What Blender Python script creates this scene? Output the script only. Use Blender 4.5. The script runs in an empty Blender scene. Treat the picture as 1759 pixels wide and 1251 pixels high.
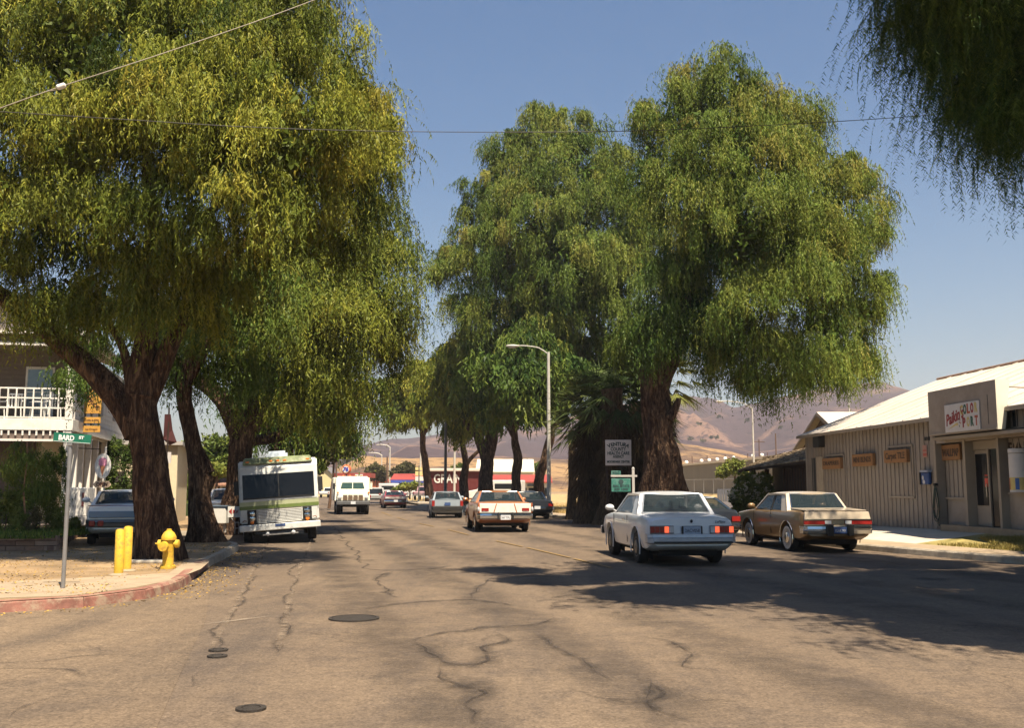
import bpy, bmesh, math, random
import numpy as np
from mathutils import Vector, Matrix, noise as mnoise

random.seed(7)
R = math.radians
scene = bpy.context.scene
COL = scene.collection

# ------------------------------------------------------------------ camera
EYE = 1.6
FPX = 1750.0
PITCH = math.atan(212.5 / FPX)
cam_d = bpy.data.cameras.new('camera')
cam = bpy.data.objects.new('camera', cam_d)
COL.objects.link(cam)
cam.location = (0, 0, EYE)
cam.rotation_euler = (math.pi / 2 + PITCH, 0, 0)
cam_d.sensor_width = 36
cam_d.lens = 36 * FPX / 1759
cam_d.clip_start = 0.1
cam_d.clip_end = 9000
scene.camera = cam

# ------------------------------------------------------------------ light
SUN_DIR = Vector((0.20, -0.41, 0.92)).normalized()      # towards the sun
world = bpy.data.worlds.new("World")
scene.world = world
world.use_nodes = True
wn = world.node_tree
bgn = wn.nodes['Background']
sky = wn.nodes.new('ShaderNodeTexSky')
sky.sky_type = 'NISHITA'
sky.sun_disc = False
sky.sun_elevation = math.asin(SUN_DIR.z)
sky.sun_rotation = math.atan2(SUN_DIR.x, SUN_DIR.y)
sky.altitude = 0
sky.air_density = 1.1
sky.dust_density = 1.2
sky.ozone_density = 1.2
SKY_STRENGTH = 0.052
bgn.inputs['Strength'].default_value = SKY_STRENGTH
hs = wn.nodes.new('ShaderNodeHueSaturation')
hs.inputs['Saturation'].default_value = 1.45
wn.links.new(sky.outputs[0], hs.inputs['Color'])
wn.links.new(hs.outputs[0], bgn.inputs['Color'])
sd = bpy.data.lights.new('sun', 'SUN')
sd.energy = 5.0
sd.angle = R(0.55)
sd.color = (1.0, 0.88, 0.70)
sun = bpy.data.objects.new('sun', sd)
COL.objects.link(sun)
sun.rotation_euler = SUN_DIR.to_track_quat('Z', 'Y').to_euler()
scene.view_settings.view_transform = 'Standard'
scene.view_settings.look = 'None'
scene.view_settings.exposure = 1.18
scene.view_settings.gamma = 1.0
scene.view_settings.use_curve_mapping = False
scene.cycles.max_bounces = 6
scene.cycles.diffuse_bounces = 1
scene.cycles.glossy_bounces = 3
scene.cycles.transmission_bounces = 4
scene.cycles.transparent_max_bounces = 12
scene.cycles.volume_bounces = 0
scene.cycles.caustics_reflective = False
scene.cycles.caustics_refractive = False

# ------------------------------------------------------------------ placement helpers
_F = Vector((0, math.cos(PITCH), math.sin(PITCH)))
_U = Vector((0, -math.sin(PITCH), math.cos(PITCH)))
def ray(px, py):
    return Vector((1, 0, 0)) * ((px - 879.5) / FPX) + _U * (-(py - 625.5) / FPX) + _F
def at(px, py, d):
    """world point seen in direction (px,py) of the photograph at ground distance d in front of the camera"""
    r = ray(px, py)
    r = r * (d / r.y)
    return Vector((r.x, r.y, r.z + EYE))
def gr(px, py, z=0.0):
    """world point on the level z seen in direction (px,py)"""
    r = ray(px, py)
    t = (z - EYE) / r.z
    return Vector((r.x * t, r.y * t, z))

# ------------------------------------------------------------------ materials
MATS = {}
def nmat(name, color, rough=0.7, metal=0.0, var=0.12, scale=6.0, bump=0.0, bscale=None, spec=0.4, dirt=None, dirt_amt=0.0,
         dscale=1.2, coat=0.0, stretch=(1, 1, 1), emis=None):
    if name in MATS:
        return MATS[name]
    m = bpy.data.materials.new(name)
    m.use_nodes = True
    nt = m.node_tree
    b = nt.nodes['Principled BSDF']
    tc = nt.nodes.new('ShaderNodeTexCoord')
    mp = nt.nodes.new('ShaderNodeMapping')
    mp.inputs['Scale'].default_value = stretch
    nt.links.new(tc.outputs['Object'], mp.inputs['Vector'])
    nz = nt.nodes.new('ShaderNodeTexNoise')
    nz.inputs['Scale'].default_value = scale
    nz.inputs['Detail'].default_value = 6
    nz.inputs['Roughness'].default_value = 0.62
    nt.links.new(mp.outputs[0], nz.inputs['Vector'])
    mr = nt.nodes.new('ShaderNodeMapRange')
    mr.inputs['From Min'].default_value = 0.3
    mr.inputs['From Max'].default_value = 0.7
    mr.inputs['To Min'].default_value = 1 - var
    mr.inputs['To Max'].default_value = 1 + var
    nt.links.new(nz.outputs['Fac'], mr.inputs['Value'])
    mx = nt.nodes.new('ShaderNodeMix')
    mx.data_type = 'RGBA'
    mx.blend_type = 'MULTIPLY'
    mx.inputs['Factor'].default_value = 1.0
    mx.inputs['A'].default_value = (*color, 1)
    nt.links.new(mr.outputs[0], mx.inputs['B'])
    out = mx.outputs['Result']
    if dirt is not None:
        n2 = nt.nodes.new('ShaderNodeTexNoise')
        n2.inputs['Scale'].default_value = dscale
        n2.inputs['Detail'].default_value = 8
        n2.inputs['Roughness'].default_value = 0.7
        nt.links.new(mp.outputs[0], n2.inputs['Vector'])
        m2 = nt.nodes.new('ShaderNodeMapRange')
        m2.inputs['From Min'].default_value = 0.48
        m2.inputs['From Max'].default_value = 0.62
        m2.inputs['To Min'].default_value = 0
        m2.inputs['To Max'].default_value = dirt_amt
        nt.links.new(n2.outputs['Fac'], m2.inputs['Value'])
        x2 = nt.nodes.new('ShaderNodeMix')
        x2.data_type = 'RGBA'
        nt.links.new(m2.outputs[0], x2.inputs['Factor'])
        nt.links.new(out, x2.inputs['A'])
        x2.inputs['B'].default_value = (*dirt, 1)
        out = x2.outputs['Result']
    nt.links.new(out, b.inputs['Base Color'])
    b.inputs['Roughness'].default_value = rough
    b.inputs['Metallic'].default_value = metal
    b.inputs['Specular IOR Level'].default_value = spec
    if coat:
        b.inputs['Coat Weight'].default_value = coat
        b.inputs['Coat Roughness'].default_value = 0.06
    if bump:
        n3 = nt.nodes.new('ShaderNodeTexNoise')
        n3.inputs['Scale'].default_value = bscale or scale * 4
        n3.inputs['Detail'].default_value = 8
        nt.links.new(mp.outputs[0], n3.inputs['Vector'])
        bp = nt.nodes.new('ShaderNodeBump')
        bp.inputs['Strength'].default_value = bump
        bp.inputs['Distance'].default_value = 0.03
        nt.links.new(n3.outputs['Fac'], bp.inputs['Height'])
        nt.links.new(bp.outputs[0], b.inputs['Normal'])
    MATS[name] = m
    return m

def glass_mat(name, tint=(0.03, 0.05, 0.05), alpha=0.62):
    if name in MATS:
        return MATS[name]
    m = nmat(name, tint, rough=0.05, var=0.05, spec=0.45)
    m.node_tree.nodes['Principled BSDF'].inputs['Alpha'].default_value = alpha
    return m

def leaf_mat(name, cols, trans=0.3):
    """leaf colour runs through cols by the 'tint' attribute every leaf carries"""
    if name in MATS:
        return MATS[name]
    m = bpy.data.materials.new(name)
    m.use_nodes = True
    nt = m.node_tree
    nt.nodes.clear()
    o = nt.nodes.new('ShaderNodeOutputMaterial')
    a = nt.nodes.new('ShaderNodeAttribute')
    a.attribute_name = 'tint'
    cr = nt.nodes.new('ShaderNodeValToRGB')
    el = cr.color_ramp.elements
    el[0].color = (*cols[0], 1)
    el[1].color = (*cols[-1], 1)
    for i, c in enumerate(cols[1:-1]):
        e = el.new((i + 1) / (len(cols) - 1))
        e.color = (*c, 1)
    nt.links.new(a.outputs['Fac'], cr.inputs[0])
    tc = nt.nodes.new('ShaderNodeTexCoord')
    nz = nt.nodes.new('ShaderNodeTexNoise')
    nz.inputs['Scale'].default_value = 1.1
    nz.inputs['Detail'].default_value = 3
    nt.links.new(tc.outputs['Object'], nz.inputs['Vector'])
    mr = nt.nodes.new('ShaderNodeMapRange')
    mr.inputs['From Min'].default_value = 0.35
    mr.inputs['From Max'].default_value = 0.65
    mr.inputs['To Min'].default_value = 0.72
    mr.inputs['To Max'].default_value = 1.25
    nt.links.new(nz.outputs['Fac'], mr.inputs['Value'])
    mx = nt.nodes.new('ShaderNodeMix')
    mx.data_type = 'RGBA'
    mx.blend_type = 'MULTIPLY'
    mx.inputs['Factor'].default_value = 1
    nt.links.new(cr.outputs[0], mx.inputs['A'])
    nt.links.new(mr.outputs[0], mx.inputs['B'])
    d = nt.nodes.new('ShaderNodeBsdfDiffuse')
    t = nt.nodes.new('ShaderNodeBsdfTranslucent')
    g = nt.nodes.new('ShaderNodeBsdfGlossy')
    g.inputs['Roughness'].default_value = 0.45
    g.inputs['Color'].default_value = (0.6, 0.6, 0.6, 1)
    ms = nt.nodes.new('ShaderNodeMixShader')
    ms.inputs[0].default_value = trans * 0.5
    m2 = nt.nodes.new('ShaderNodeMixShader')
    m2.inputs[0].default_value = 0.012
    nt.links.new(mx.outputs['Result'], d.inputs['Color'])
    nt.links.new(mx.outputs['Result'], t.inputs['Color'])
    nt.links.new(d.outputs[0], ms.inputs[1])
    nt.links.new(t.outputs[0], ms.inputs[2])
    nt.links.new(ms.outputs[0], m2.inputs[1])
    nt.links.new(g.outputs[0], m2.inputs[2])
    nt.links.new(m2.outputs[0], o.inputs['Surface'])
    MATS[name] = m
    return m

# ------------------------------------------------------------------ object helpers
def tag(o, label=None, cat=None, group=None, kind=None):
    if label: o['label'] = label
    if cat: o['category'] = cat
    if group: o['group'] = group
    if kind: o['kind'] = kind
    return o

def thing(name, label, cat, loc=(0, 0, 0), rz=0.0, group=None):
    o = bpy.data.objects.new(name, None)
    COL.objects.link(o)
    o.location = loc
    o.rotation_euler = (0, 0, rz)
    return tag(o, label, cat, group)

def link(name, me, mat, parent=None, loc=None, rot=None):
    o = bpy.data.objects.new(name, me)
    COL.objects.link(o)
    if mat is not None and len(me.materials) == 0:
        me.materials.append(mat)
    if parent is not None:
        o.parent = parent
    if loc is not None:
        o.location = loc
    if rot is not None:
        o.rotation_euler = rot
    return o

def copy_tree(o, parent=None):
    c = o.copy()
    COL.objects.link(c)
    c.parent = parent
    for ch in o.children:
        copy_tree(ch, c)
    return c

class MB:
    """collects simple shapes into one mesh"""
    def __init__(s):
        s.v = []; s.f = []
    def add(s, vs, fs):
        n = len(s.v)
        s.v += [tuple(p) for p in vs]
        s.f += [tuple(i + n for i in f) for f in fs]
        return s
    def box(s, x0, x1, y0, y1, z0, z1):
        return s.add([(x0, y0, z0), (x1, y0, z0), (x1, y1, z0), (x0, y1, z0), (x0, y0, z1), (x1, y0, z1), (x1, y1, z1), (x0, y1, z1)],
                     [(3, 2, 1, 0), (4, 5, 6, 7), (0, 1, 5, 4), (1, 2, 6, 5), (2, 3, 7, 6), (3, 0, 4, 7)])
    def hexa(s, b, t):
        """b, t: 4 bottom and 4 top points, counter-clockwise from above"""
        return s.add(list(b) + list(t), [(3, 2, 1, 0), (4, 5, 6, 7), (0, 1, 5, 4), (1, 2, 6, 5), (2, 3, 7, 6), (3, 0, 4, 7)])
    def quad(s, *p):
        return s.add(p, [tuple(range(len(p)))])
    def slab(s, pts, off):
        """polygon thickened by the vector off"""
        off = Vector(off); n = len(pts)
        a = [Vector(p) for p in pts]; b = [p + off for p in a]
        return s.add(a + b, [tuple(range(n))[::-1], tuple(range(n, 2 * n))] + [(i, (i + 1) % n, n + (i + 1) % n, n + i) for i in range(n)])
    def tube(s, path, radii, n=10, cap=True, jig=None):
        path = [Vector(p) for p in path]
        if not hasattr(radii, '__len__'): radii = [radii] * len(path)
        rings = []
        t0 = (path[1] - path[0]).normalized()
        ref = Vector((0, 0, 1)) if abs(t0.z) < 0.9 else Vector((1, 0, 0))
        for i, p in enumerate(path):
            t = (path[min(i + 1, len(path) - 1)] - path[max(i - 1, 0)]).normalized()
            u = t.cross(ref).normalized(); w = u.cross(t).normalized()
            ring = []
            for k in range(n):
                a = 2 * math.pi * k / n
                r = radii[i] * (jig(i, a, p) if jig else 1.0)
                ring.append(p + (u * math.cos(a) + w * math.sin(a)) * r)
            rings.append(ring)
        vs = [q for r_ in rings for q in r_]
        fs = []
        for i in range(len(path) - 1):
            for k in range(n):
                a = i * n + k; b = i * n + (k + 1) % n
                fs.append((a, b, b + n, a + n))
        if cap:
            fs.append(tuple(range(n))[::-1]); fs.append(tuple((len(path) - 1) * n + k for k in range(n)))
        return s.add(vs, fs)
    def bar(s, a, b, r, n=8):
        return s.tube([a, b], [r, r], n)
    def lathe(s, prof, n=20, axis='z', c=(0, 0, 0)):
        """prof: (radius, height) pairs"""
        vs = []
        for r, h in prof:
            for k in range(n):
                a = 2 * math.pi * k / n
                x, y, z = r * math.cos(a), r * math.sin(a), h
                if axis == 'y': x, y, z = x, z, y
                if axis == 'x': x, y, z = z, x, y
                vs.append((x + c[0], y + c[1], z + c[2]))
        fs = []
        for i in range(len(prof) - 1):
            for k in range(n):
                a = i * n + k; b = i * n + (k + 1) % n
                fs.append((a, b, b + n, a + n))
        fs.append(tuple(range(n))[::-1]); fs.append(tuple((len(prof) - 1) * n + k for k in range(n)))
        return s.add(vs, fs)
    def sphere(s, c, rx, ry=None, rz=None, n=12, m=8):
        ry = ry or rx; rz = rz or rx
        pr = []
        vs = []; fs = []
        for i in range(1, m):
            th = math.pi * i / m
            for k in range(n):
                a = 2 * math.pi * k / n
                vs.append((c[0] + rx * math.sin(th) * math.cos(a), c[1] + ry * math.sin(th) * math.sin(a), c[2] + rz * math.cos(th)))
        for i in range(m - 2):
            for k in range(n):
                a = i * n + k; b = i * n + (k + 1) % n
                fs.append((a, a + n, b + n, b))
        vs.append((c[0], c[1], c[2] + rz)); vs.append((c[0], c[1], c[2] - rz))
        t = len(vs) - 2
        for k in range(n):
            fs.append((t, k, (k + 1) % n))
            fs.append((t + 1, (m - 2) * n + (k + 1) % n, (m - 2) * n + k))
        return s.add(vs, fs)
    def mesh(s, name, mat=None, smooth=False, bevel=0.0, seg=1, fix=True):
        me = bpy.data.meshes.new(name)
        me.from_pydata(s.v, [], s.f)
        if fix or bevel:
            bm = bmesh.new(); bm.from_mesh(me)
            if bevel:
                ed = [e for e in bm.edges if e.is_manifold and e.calc_face_angle(0) > 0.5]
                bmesh.ops.bevel(bm, geom=ed, offset=bevel, segments=seg, affect='EDGES', clamp_overlap=True)
            if fix:
                bmesh.ops.recalc_face_normals(bm, faces=bm.faces)
            bm.to_mesh(me); bm.free()
        if smooth:
            me.polygons.foreach_set('use_smooth', [True] * len(me.polygons))
            me.set_sharp_from_angle(angle=R(38))
        if mat: me.materials.append(mat)
        return me
    def build(s, name, mat, parent=None, smooth=False, bevel=0.0, seg=1, loc=None, rot=None, fix=True):
        return link(name, s.mesh(name, mat, smooth, bevel, seg, fix), mat, parent, loc, rot)

def structure(o):
    o['kind'] = 'structure'
    return o

_text_cache = {}
def text(name, body, size, mat, parent, loc, rot, width=None, depth=0.004, shear=0.0, bold=0.0, align='CENTER'):
    """lettering as thin real letters; x right, y up in its own plane"""
    cu = bpy.data.curves.new(name, 'FONT')
    cu.body = body; cu.size = size; cu.extrude = depth; cu.offset = bold
    cu.align_x = align; cu.align_y = 'CENTER'; cu.shear = shear; cu.resolution_u = 3
    tmp = bpy.data.objects.new(name, cu)
    COL.objects.link(tmp)
    dg = bpy.context.evaluated_depsgraph_get()
    me = bpy.data.meshes.new_from_object(tmp.evaluated_get(dg))
    bpy.data.objects.remove(tmp)
    bpy.data.curves.remove(cu)
    if width:
        xs = [v.co.x for v in me.vertices]
        w = max(xs) - min(xs)
        k = width / w; c0 = (max(xs) + min(xs)) / 2 if align == 'CENTER' else 0
        for v in me.vertices: v.co.x = (v.co.x - c0) * k
    me.materials.clear()
    return link(name, me, mat, parent, loc, rot)

# ------------------------------------------------------------------ foliage
def leaf_mesh(name, V, tint, mat, n=3):
    """V: (N, n, 3) corners of N leaves; tint (N,)"""
    N = V.shape[0]
    me = bpy.data.meshes.new(name)
    me.vertices.add(N * n)
    me.vertices.foreach_set('co', V.reshape(-1).astype(np.float32))
    me.loops.add(N * n)
    me.loops.foreach_set('vertex_index', np.arange(N * n, dtype=np.int32))
    me.polygons.add(N)
    me.polygons.foreach_set('loop_start', np.arange(0, N * n, n, dtype=np.int32))
    at_ = me.attributes.new('tint', 'FLOAT', 'FACE')
    at_.data.foreach_set('value', tint.astype(np.float32))
    me.update(calc_edges=True)
    me.materials.append(mat)
    return me

def unit(a):
    return a / np.maximum(np.linalg.norm(a, axis=-1, keepdims=True), 1e-9)

def weeping(lobes, seed, cl=1.0, strands=34, leaves=14, leaf=0.16, wid=0.035, hang=1.2, fill=60, tintb=0.4, clump_r=0.45, pinnate=False, low=-0.35):
    """hanging foliage: each lobe (centre, (rx,ry,rz), tint) carries clumps that arch out and hang as strands of narrow leaves"""
    rng = np.random.default_rng(seed)
    Vs = []; Ts = []
    for (c, r, tn) in lobes:
        c = np.array(c); r = np.array(r)
        area = 4 * math.pi * (((r[0] * r[1]) ** 1.6 + (r[0] * r[2]) ** 1.6 + (r[1] * r[2]) ** 1.6) / 3) ** (1 / 1.6)
        nc = max(5, int(area * cl))
        u = unit(rng.normal(size=(nc * 3, 3)))
        u = u[u[:, 2] > low][:nc]; nc = len(u)
        o = c + u * r * rng.uniform(0.60, 1.14, (nc, 1))
        ct = tintb + tn + rng.normal(0, 0.17, nc)
        cr_ = clump_r * rng.uniform(0.45, 1.5, nc)
        ch = hang * rng.uniform(0.35, 1.3, nc)
        # strands
        S = strands
        hz = u.copy(); hz[:, 2] = 0
        root = o[:, None, :] + rng.normal(size=(nc, S, 3)) * (cr_ * 0.5)[:, None, None] * np.array([1, 1, 0.6])
        out = unit(hz[:, None, :] * 0.7 + rng.normal(size=(nc, S, 3)) * np.array([0.6, 0.6, 0.1])) * (cr_[:, None, None] * rng.uniform(0.15, 1.0, (nc, S, 1)))
        L = ch[:, None] * rng.uniform(0.55, 1.1, (nc, S))
        st = ct[:, None] + rng.normal(0, 0.09, (nc, S))
        root = root.reshape(-1, 3); out = out.reshape(-1, 3); L = L.reshape(-1); st = st.reshape(-1)
        K = leaves; M = len(root)
        t = (np.arange(K)[None, :] + rng.uniform(0, 1, (M, K))) / K
        pos = root[:, None, :] + out[:, None, :] * (1 - (1 - t[..., None]) ** 2.0)
        pos[..., 2] += (0.12 * t - t ** 1.5 * 1.0) * L[:, None] + 0.05
        sway = rng.normal(0, 0.05, (M, 1, 3)); sway[..., 2] = 0
        pos = pos + sway * (t[..., None] ** 2) * 2
        if pinnate:
            side = unit(np.stack([np.cos(st * 97), np.sin(st * 97), 0 * st], -1))[:, None, :]
            sg = np.where(np.arange(K)[None, :, None] % 2 == 0, 1.0, -1.0)
            d = unit(side * sg * 0.75 + np.array([0, 0, -0.75]) + rng.normal(size=(M, K, 3)) * 0.12)
        else:
            d = unit(rng.normal(size=(M, K, 3)) * np.array([0.42, 0.42, 0.3]) + np.array([0, 0, -0.85]))
        nrm = np.repeat(u, S, axis=0)[:, None, :] * 0.8 + np.array([0, 0, 0.45]) + rng.normal(size=(M, K, 3)) * 0.55
        s_ = unit(np.cross(d, nrm))
        ll = leaf * rng.uniform(0.55, 1.25, (M, K, 1)); ww = wid * rng.uniform(0.6, 1.3, (M, K, 1))
        V = np.stack([pos - s_ * ww / 2, pos + s_ * ww / 2, pos + d * ll], 2).reshape(-1, 3, 3)
        T = (st[:, None] + rng.normal(0, 0.06, (M, K))).reshape(-1)
        Vs.append(V); Ts.append(T)
        # inner leaves: the tangle of twigs and leaves that keeps the crown dense
        nf = int(fill * 2.4 * r[0] * r[1] * r[2])
        if nf > 0:
            p = unit(rng.normal(size=(nf, 3))) * rng.uniform(0, 1, (nf, 1)) ** 0.4 * r * 0.82 + c
            d = unit(rng.normal(size=(nf, 3)) * 0.6 + np.array([0, 0, -0.6])); s_ = unit(np.cross(d, rng.normal(size=(nf, 3))))
            V = np.stack([p - s_ * wid * 1.9, p + s_ * wid * 1.9, p + d * leaf * 2.0], 1)
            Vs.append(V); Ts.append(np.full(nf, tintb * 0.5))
    V = np.concatenate(Vs); T = np.clip(np.concatenate(Ts), 0, 1)
    return V, T

def bushy(lobes, seed, n=1500, leaf=0.07, wid=0.05, tintb=0.4, up=0.25):
    """upright leaf clumps for shrubs and distant broad crowns"""
    rng = np.random.default_rng(seed)
    Vs = []; Ts = []
    for (c, r, tn) in lobes:
        c = np.array(c); r = np.array(r)
        nc = max(6, n // 45)
        cc = unit(rng.normal(size=(nc, 3))) * rng.uniform(0.25, 1, (nc, 1)) ** 0.5 * r + c
        k = n // nc
        p = cc[:, None, :] + rng.normal(size=(nc, k, 3)) * r * 0.17
        tt = (tintb + tn + rng.normal(0, 0.14, (nc, 1)) + rng.normal(0, 0.07, (nc, k))).reshape(-1)
        p = p.reshape(-1, 3)
        d = unit(rng.normal(size=p.shape) + np.array([0, 0, up])); s_ = unit(np.cross(d, rng.normal(size=p.shape)))
        l = leaf * rng.uniform(0.6, 1.3, (len(p), 1)); w = wid * rng.uniform(0.6, 1.2, (len(p), 1))
        Vs.append(np.stack([p - s_ * w / 2, p + d * l * 0.5 + s_ * w * 0.5, p + d * l, p + d * l * 0.4 - s_ * w * 0.5], 1)); Ts.append(tt)
    return np.concatenate(Vs), np.clip(np.concatenate(Ts), 0, 1)
# ================================================================== THE SETTING
# ------------------------------------------------------------------ asphalt
def asphalt(name, base, light, dark):
    m = bpy.data.materials.new(name); m.use_nodes = True
    nt = m.node_tree; b = nt.nodes['Principled BSDF']; L = nt.links.new
    tc = nt.nodes.new('ShaderNodeTexCoord')
    def nz(scale, detail=5, rough=0.6, vec=None, dist=0.0):
        n = nt.nodes.new('ShaderNodeTexNoise'); n.inputs['Scale'].default_value = scale; n.inputs['Detail'].default_value = detail
        n.inputs['Roughness'].default_value = rough; n.inputs['Distortion'].default_value = dist
        L(vec if vec else tc.outputs['Object'], n.inputs['Vector']); return n.outputs['Fac']
    def ramp(v, a, c, lo=0.0, hi=1.0):
        r = nt.nodes.new('ShaderNodeMapRange'); r.inputs['From Min'].default_value = a; r.inputs['From Max'].default_value = c
        r.inputs['To Min'].default_value = lo; r.inputs['To Max'].default_value = hi; L(v, r.inputs['Value']); return r.outputs[0]
    def mix(f, A, B, mode='MIX'):
        x = nt.nodes.new('ShaderNodeMix'); x.data_type = 'RGBA'; x.blend_type = mode
        if hasattr(f, 'node'): L(f, x.inputs['Factor'])
        else: x.inputs['Factor'].default_value = f
        for s_, v in (('A', A), ('B', B)):
            if hasattr(v, 'node'): L(v, x.inputs[s_])
            else: x.inputs[s_].default_value = (*v, 1)
        return x.outputs['Result']
    mp = nt.nodes.new('ShaderNodeMapping'); mp.inputs['Rotation'].default_value = (0, 0, R(-12.8)); mp.inputs['Scale'].default_value = (1, 0.12, 1)
    L(tc.outputs['Object'], mp.inputs['Vector'])
    big = nz(0.22, 4, 0.6); streak = nz(0.9, 5, 0.65, mp.outputs[0]); med = nz(1.7, 7, 0.7, None, 0.6)
    grit = nz(38, 3, 0.7); peb = nz(11, 6, 0.85)
    c = mix(ramp(big, 0.35, 0.65), base, light)
    c = mix(ramp(streak, 0.46, 0.66, 0, 0.75), c, dark)
    c = mix(ramp(med, 0.5, 0.68, 0, 0.6), c, dark)
    c = mix(ramp(med, 0.5, 0.28, 0, 0.35), c, light)
    c = mix(1.0, c, ramp(peb, 0.3, 0.7, 0.62, 1.38), 'MULTIPLY')
    c = mix(1.0, c, ramp(grit, 0.3, 0.7, 0.6, 1.4), 'MULTIPLY')
    # fine crazing
    vo = nt.nodes.new('ShaderNodeTexVoronoi'); vo.feature = 'DISTANCE_TO_EDGE'; vo.inputs['Scale'].default_value = 0.42
    wv = nt.nodes.new('ShaderNodeTexNoise'); wv.inputs['Scale'].default_value = 1.6; wv.inputs['Detail'].default_value = 7; L(tc.outputs['Object'], wv.inputs['Vector'])
    ma = nt.nodes.new('ShaderNodeVectorMath'); ma.operation = 'MULTIPLY_ADD'; ma.inputs[1].default_value = (1.5, 1.5, 0)
    L(wv.outputs['Color'], ma.inputs[0]); L(tc.outputs['Object'], ma.inputs[2]); L(ma.outputs[0], vo.inputs['Vector'])
    crk = ramp(vo.outputs['Distance'], 0.0, 0.012, 1, 0)
    msk = ramp(nz(0.35, 3), 0.5, 0.6, 0, 0.55)
    mm = nt.nodes.new('ShaderNodeMath'); mm.operation = 'MULTIPLY'; L(crk, mm.inputs[0]); L(msk, mm.inputs[1])
    c = mix(mm.outputs[0], c, tuple(x * 0.35 for x in base))
    L(c, b.inputs['Base Color'])
    b.inputs['Roughness'].default_value = 0.85
    b.inputs['Specular IOR Level'].default_value = 0.25
    bp = nt.nodes.new('ShaderNodeBump'); bp.inputs['Strength'].default_value = 0.5; bp.inputs['Distance'].default_value = 0.012
    L(grit, bp.inputs['Height']); L(bp.outputs[0], b.inputs['Normal'])
    MATS[name] = m
    return m

ASPH = asphalt('asphalt', (0.125, 0.091, 0.063), (0.172, 0.125, 0.083), (0.080, 0.062, 0.049))
ASPH2 = asphalt('old_asphalt', (0.138, 0.099, 0.066), (0.182, 0.131, 0.084), (0.090, 0.068, 0.050))
DIRT = nmat('dry_dirt', (0.27, 0.18, 0.095), 0.95, var=0.35, scale=0.9, bump=0.3, bscale=20, dirt=(0.17, 0.12, 0.06), dirt_amt=0.6, dscale=2.0)
CONC = nmat('pale_concrete', (0.33, 0.25, 0.165), 0.9, var=0.18, scale=2.5, bump=0.15, bscale=40, dirt=(0.28, 0.21, 0.13), dirt_amt=0.6, dscale=0.8)
CONCB = nmat('bright_concrete', (0.50, 0.44, 0.35), 0.9, var=0.12, scale=2.5, bump=0.12, bscale=40, dirt=(0.42, 0.36, 0.27), dirt_amt=0.4, dscale=0.6)
KERB = nmat('kerb_concrete', (0.34, 0.29, 0.22), 0.9, var=0.25, scale=4, bump=0.2, dirt=(0.17, 0.13, 0.09), dirt_amt=0.6)
KRED = nmat('worn_red_kerb_paint', (0.24, 0.105, 0.075), 0.8, var=0.35, scale=5, bump=0.2, dirt=(0.34, 0.25, 0.17), dirt_amt=0.95, dscale=3.4)
LAWN = nmat('dry_lawn_soil', (0.30, 0.235, 0.08), 0.95, var=0.4, scale=2.5, bump=0.4, dirt=(0.12, 0.11, 0.03), dirt_amt=0.7, dscale=1.2)
TAR = nmat('crack_sealer', (0.082, 0.060, 0.042), 0.85, var=0.3, scale=8, dirt=(0.13, 0.093, 0.060), dirt_amt=1.0, dscale=2.2)
WPAINT = nmat('worn_white_road_paint', (0.28, 0.22, 0.16), 0.8, var=0.2, scale=12, dirt=(0.20, 0.155, 0.105), dirt_amt=0.9, dscale=9)
YPAINT = nmat('worn_yellow_road_paint', (0.25, 0.155, 0.05), 0.8, var=0.2, scale=12, dirt=(0.15, 0.105, 0.065), dirt_amt=1.0, dscale=6)
IRON = nmat('cast_iron', (0.035, 0.028, 0.022), 0.6, var=0.3, scale=20, bump=0.4, bscale=60)

def sheet(name, pts, mat, kind='structure', z=None, grid=False):
    vs = [(p[0], p[1], p[2] if z is None else z) for p in pts]
    me = bpy.data.meshes.new(name); me.from_pydata(vs, [], [tuple(range(len(vs)))])
    me.update()
    if me.polygons[0].normal.z < 0: me.flip_normals()
    o = link(name, me, mat)
    if kind: o['kind'] = kind
    return o

structure(MB().quad((-2500, -60, -0.02), (2500, -60, -0.02), (2500, 3200, -0.02), (-2500, 3200, -0.02)).build('ground', DIRT))

KR = [(22, -20), (15.5, 3), (12.9, 14), (10.8, 21.3), (8.9, 27), (6.9, 36), (4.9, 45.6), (1.9, 56), (-3.0, 74), (-8.5, 93), (-15, 125), (-34, 240)]
KLc = [(-60, 4.5), (-30, 9.0), (-14, 11.9), (-9.5, 12.7), (-6.75, 13.25), (-5.75, 13.95), (-5.3, 15.0), (-5.3, 16.6), (-5.7, 18.6), (-6.15, 20.9), (-6.6, 24), (-7.05, 26.6), (-7.35, 27.6), (-8.0, 28.6), (-9.2, 31.0), (-11.3, 31.6)]
KLd = [(-12.0, 34.5), (-10.3, 34.9), (-10.4, 37), (-12.4, 46), (-15.6, 60), (-24.6, 100), (-40, 165), (-58, 245)]
main_road = sheet('main_road', [(-60, 4.7)] + KLc[1:] + KLd + [(-34, 240)] + KR[::-1][1:] + [(-60, -20)], ASPH, z=0.0)
sheet('side_street', [gr(-700, 1150), gr(0, 1052), gr(200, 1036), gr(330, 1006), gr(365, 985), gr(352, 1070), gr(300, 1180), gr(240, 1320), gr(-500, 1500)], ASPH2, z=0.004)
LEFT = KLc + KLd + [(-90, 245), (-90, 4)]
sheet('left_pavement', [(p[0] - 0.0, p[1]) for p in LEFT], DIRT, z=0.146)

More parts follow.
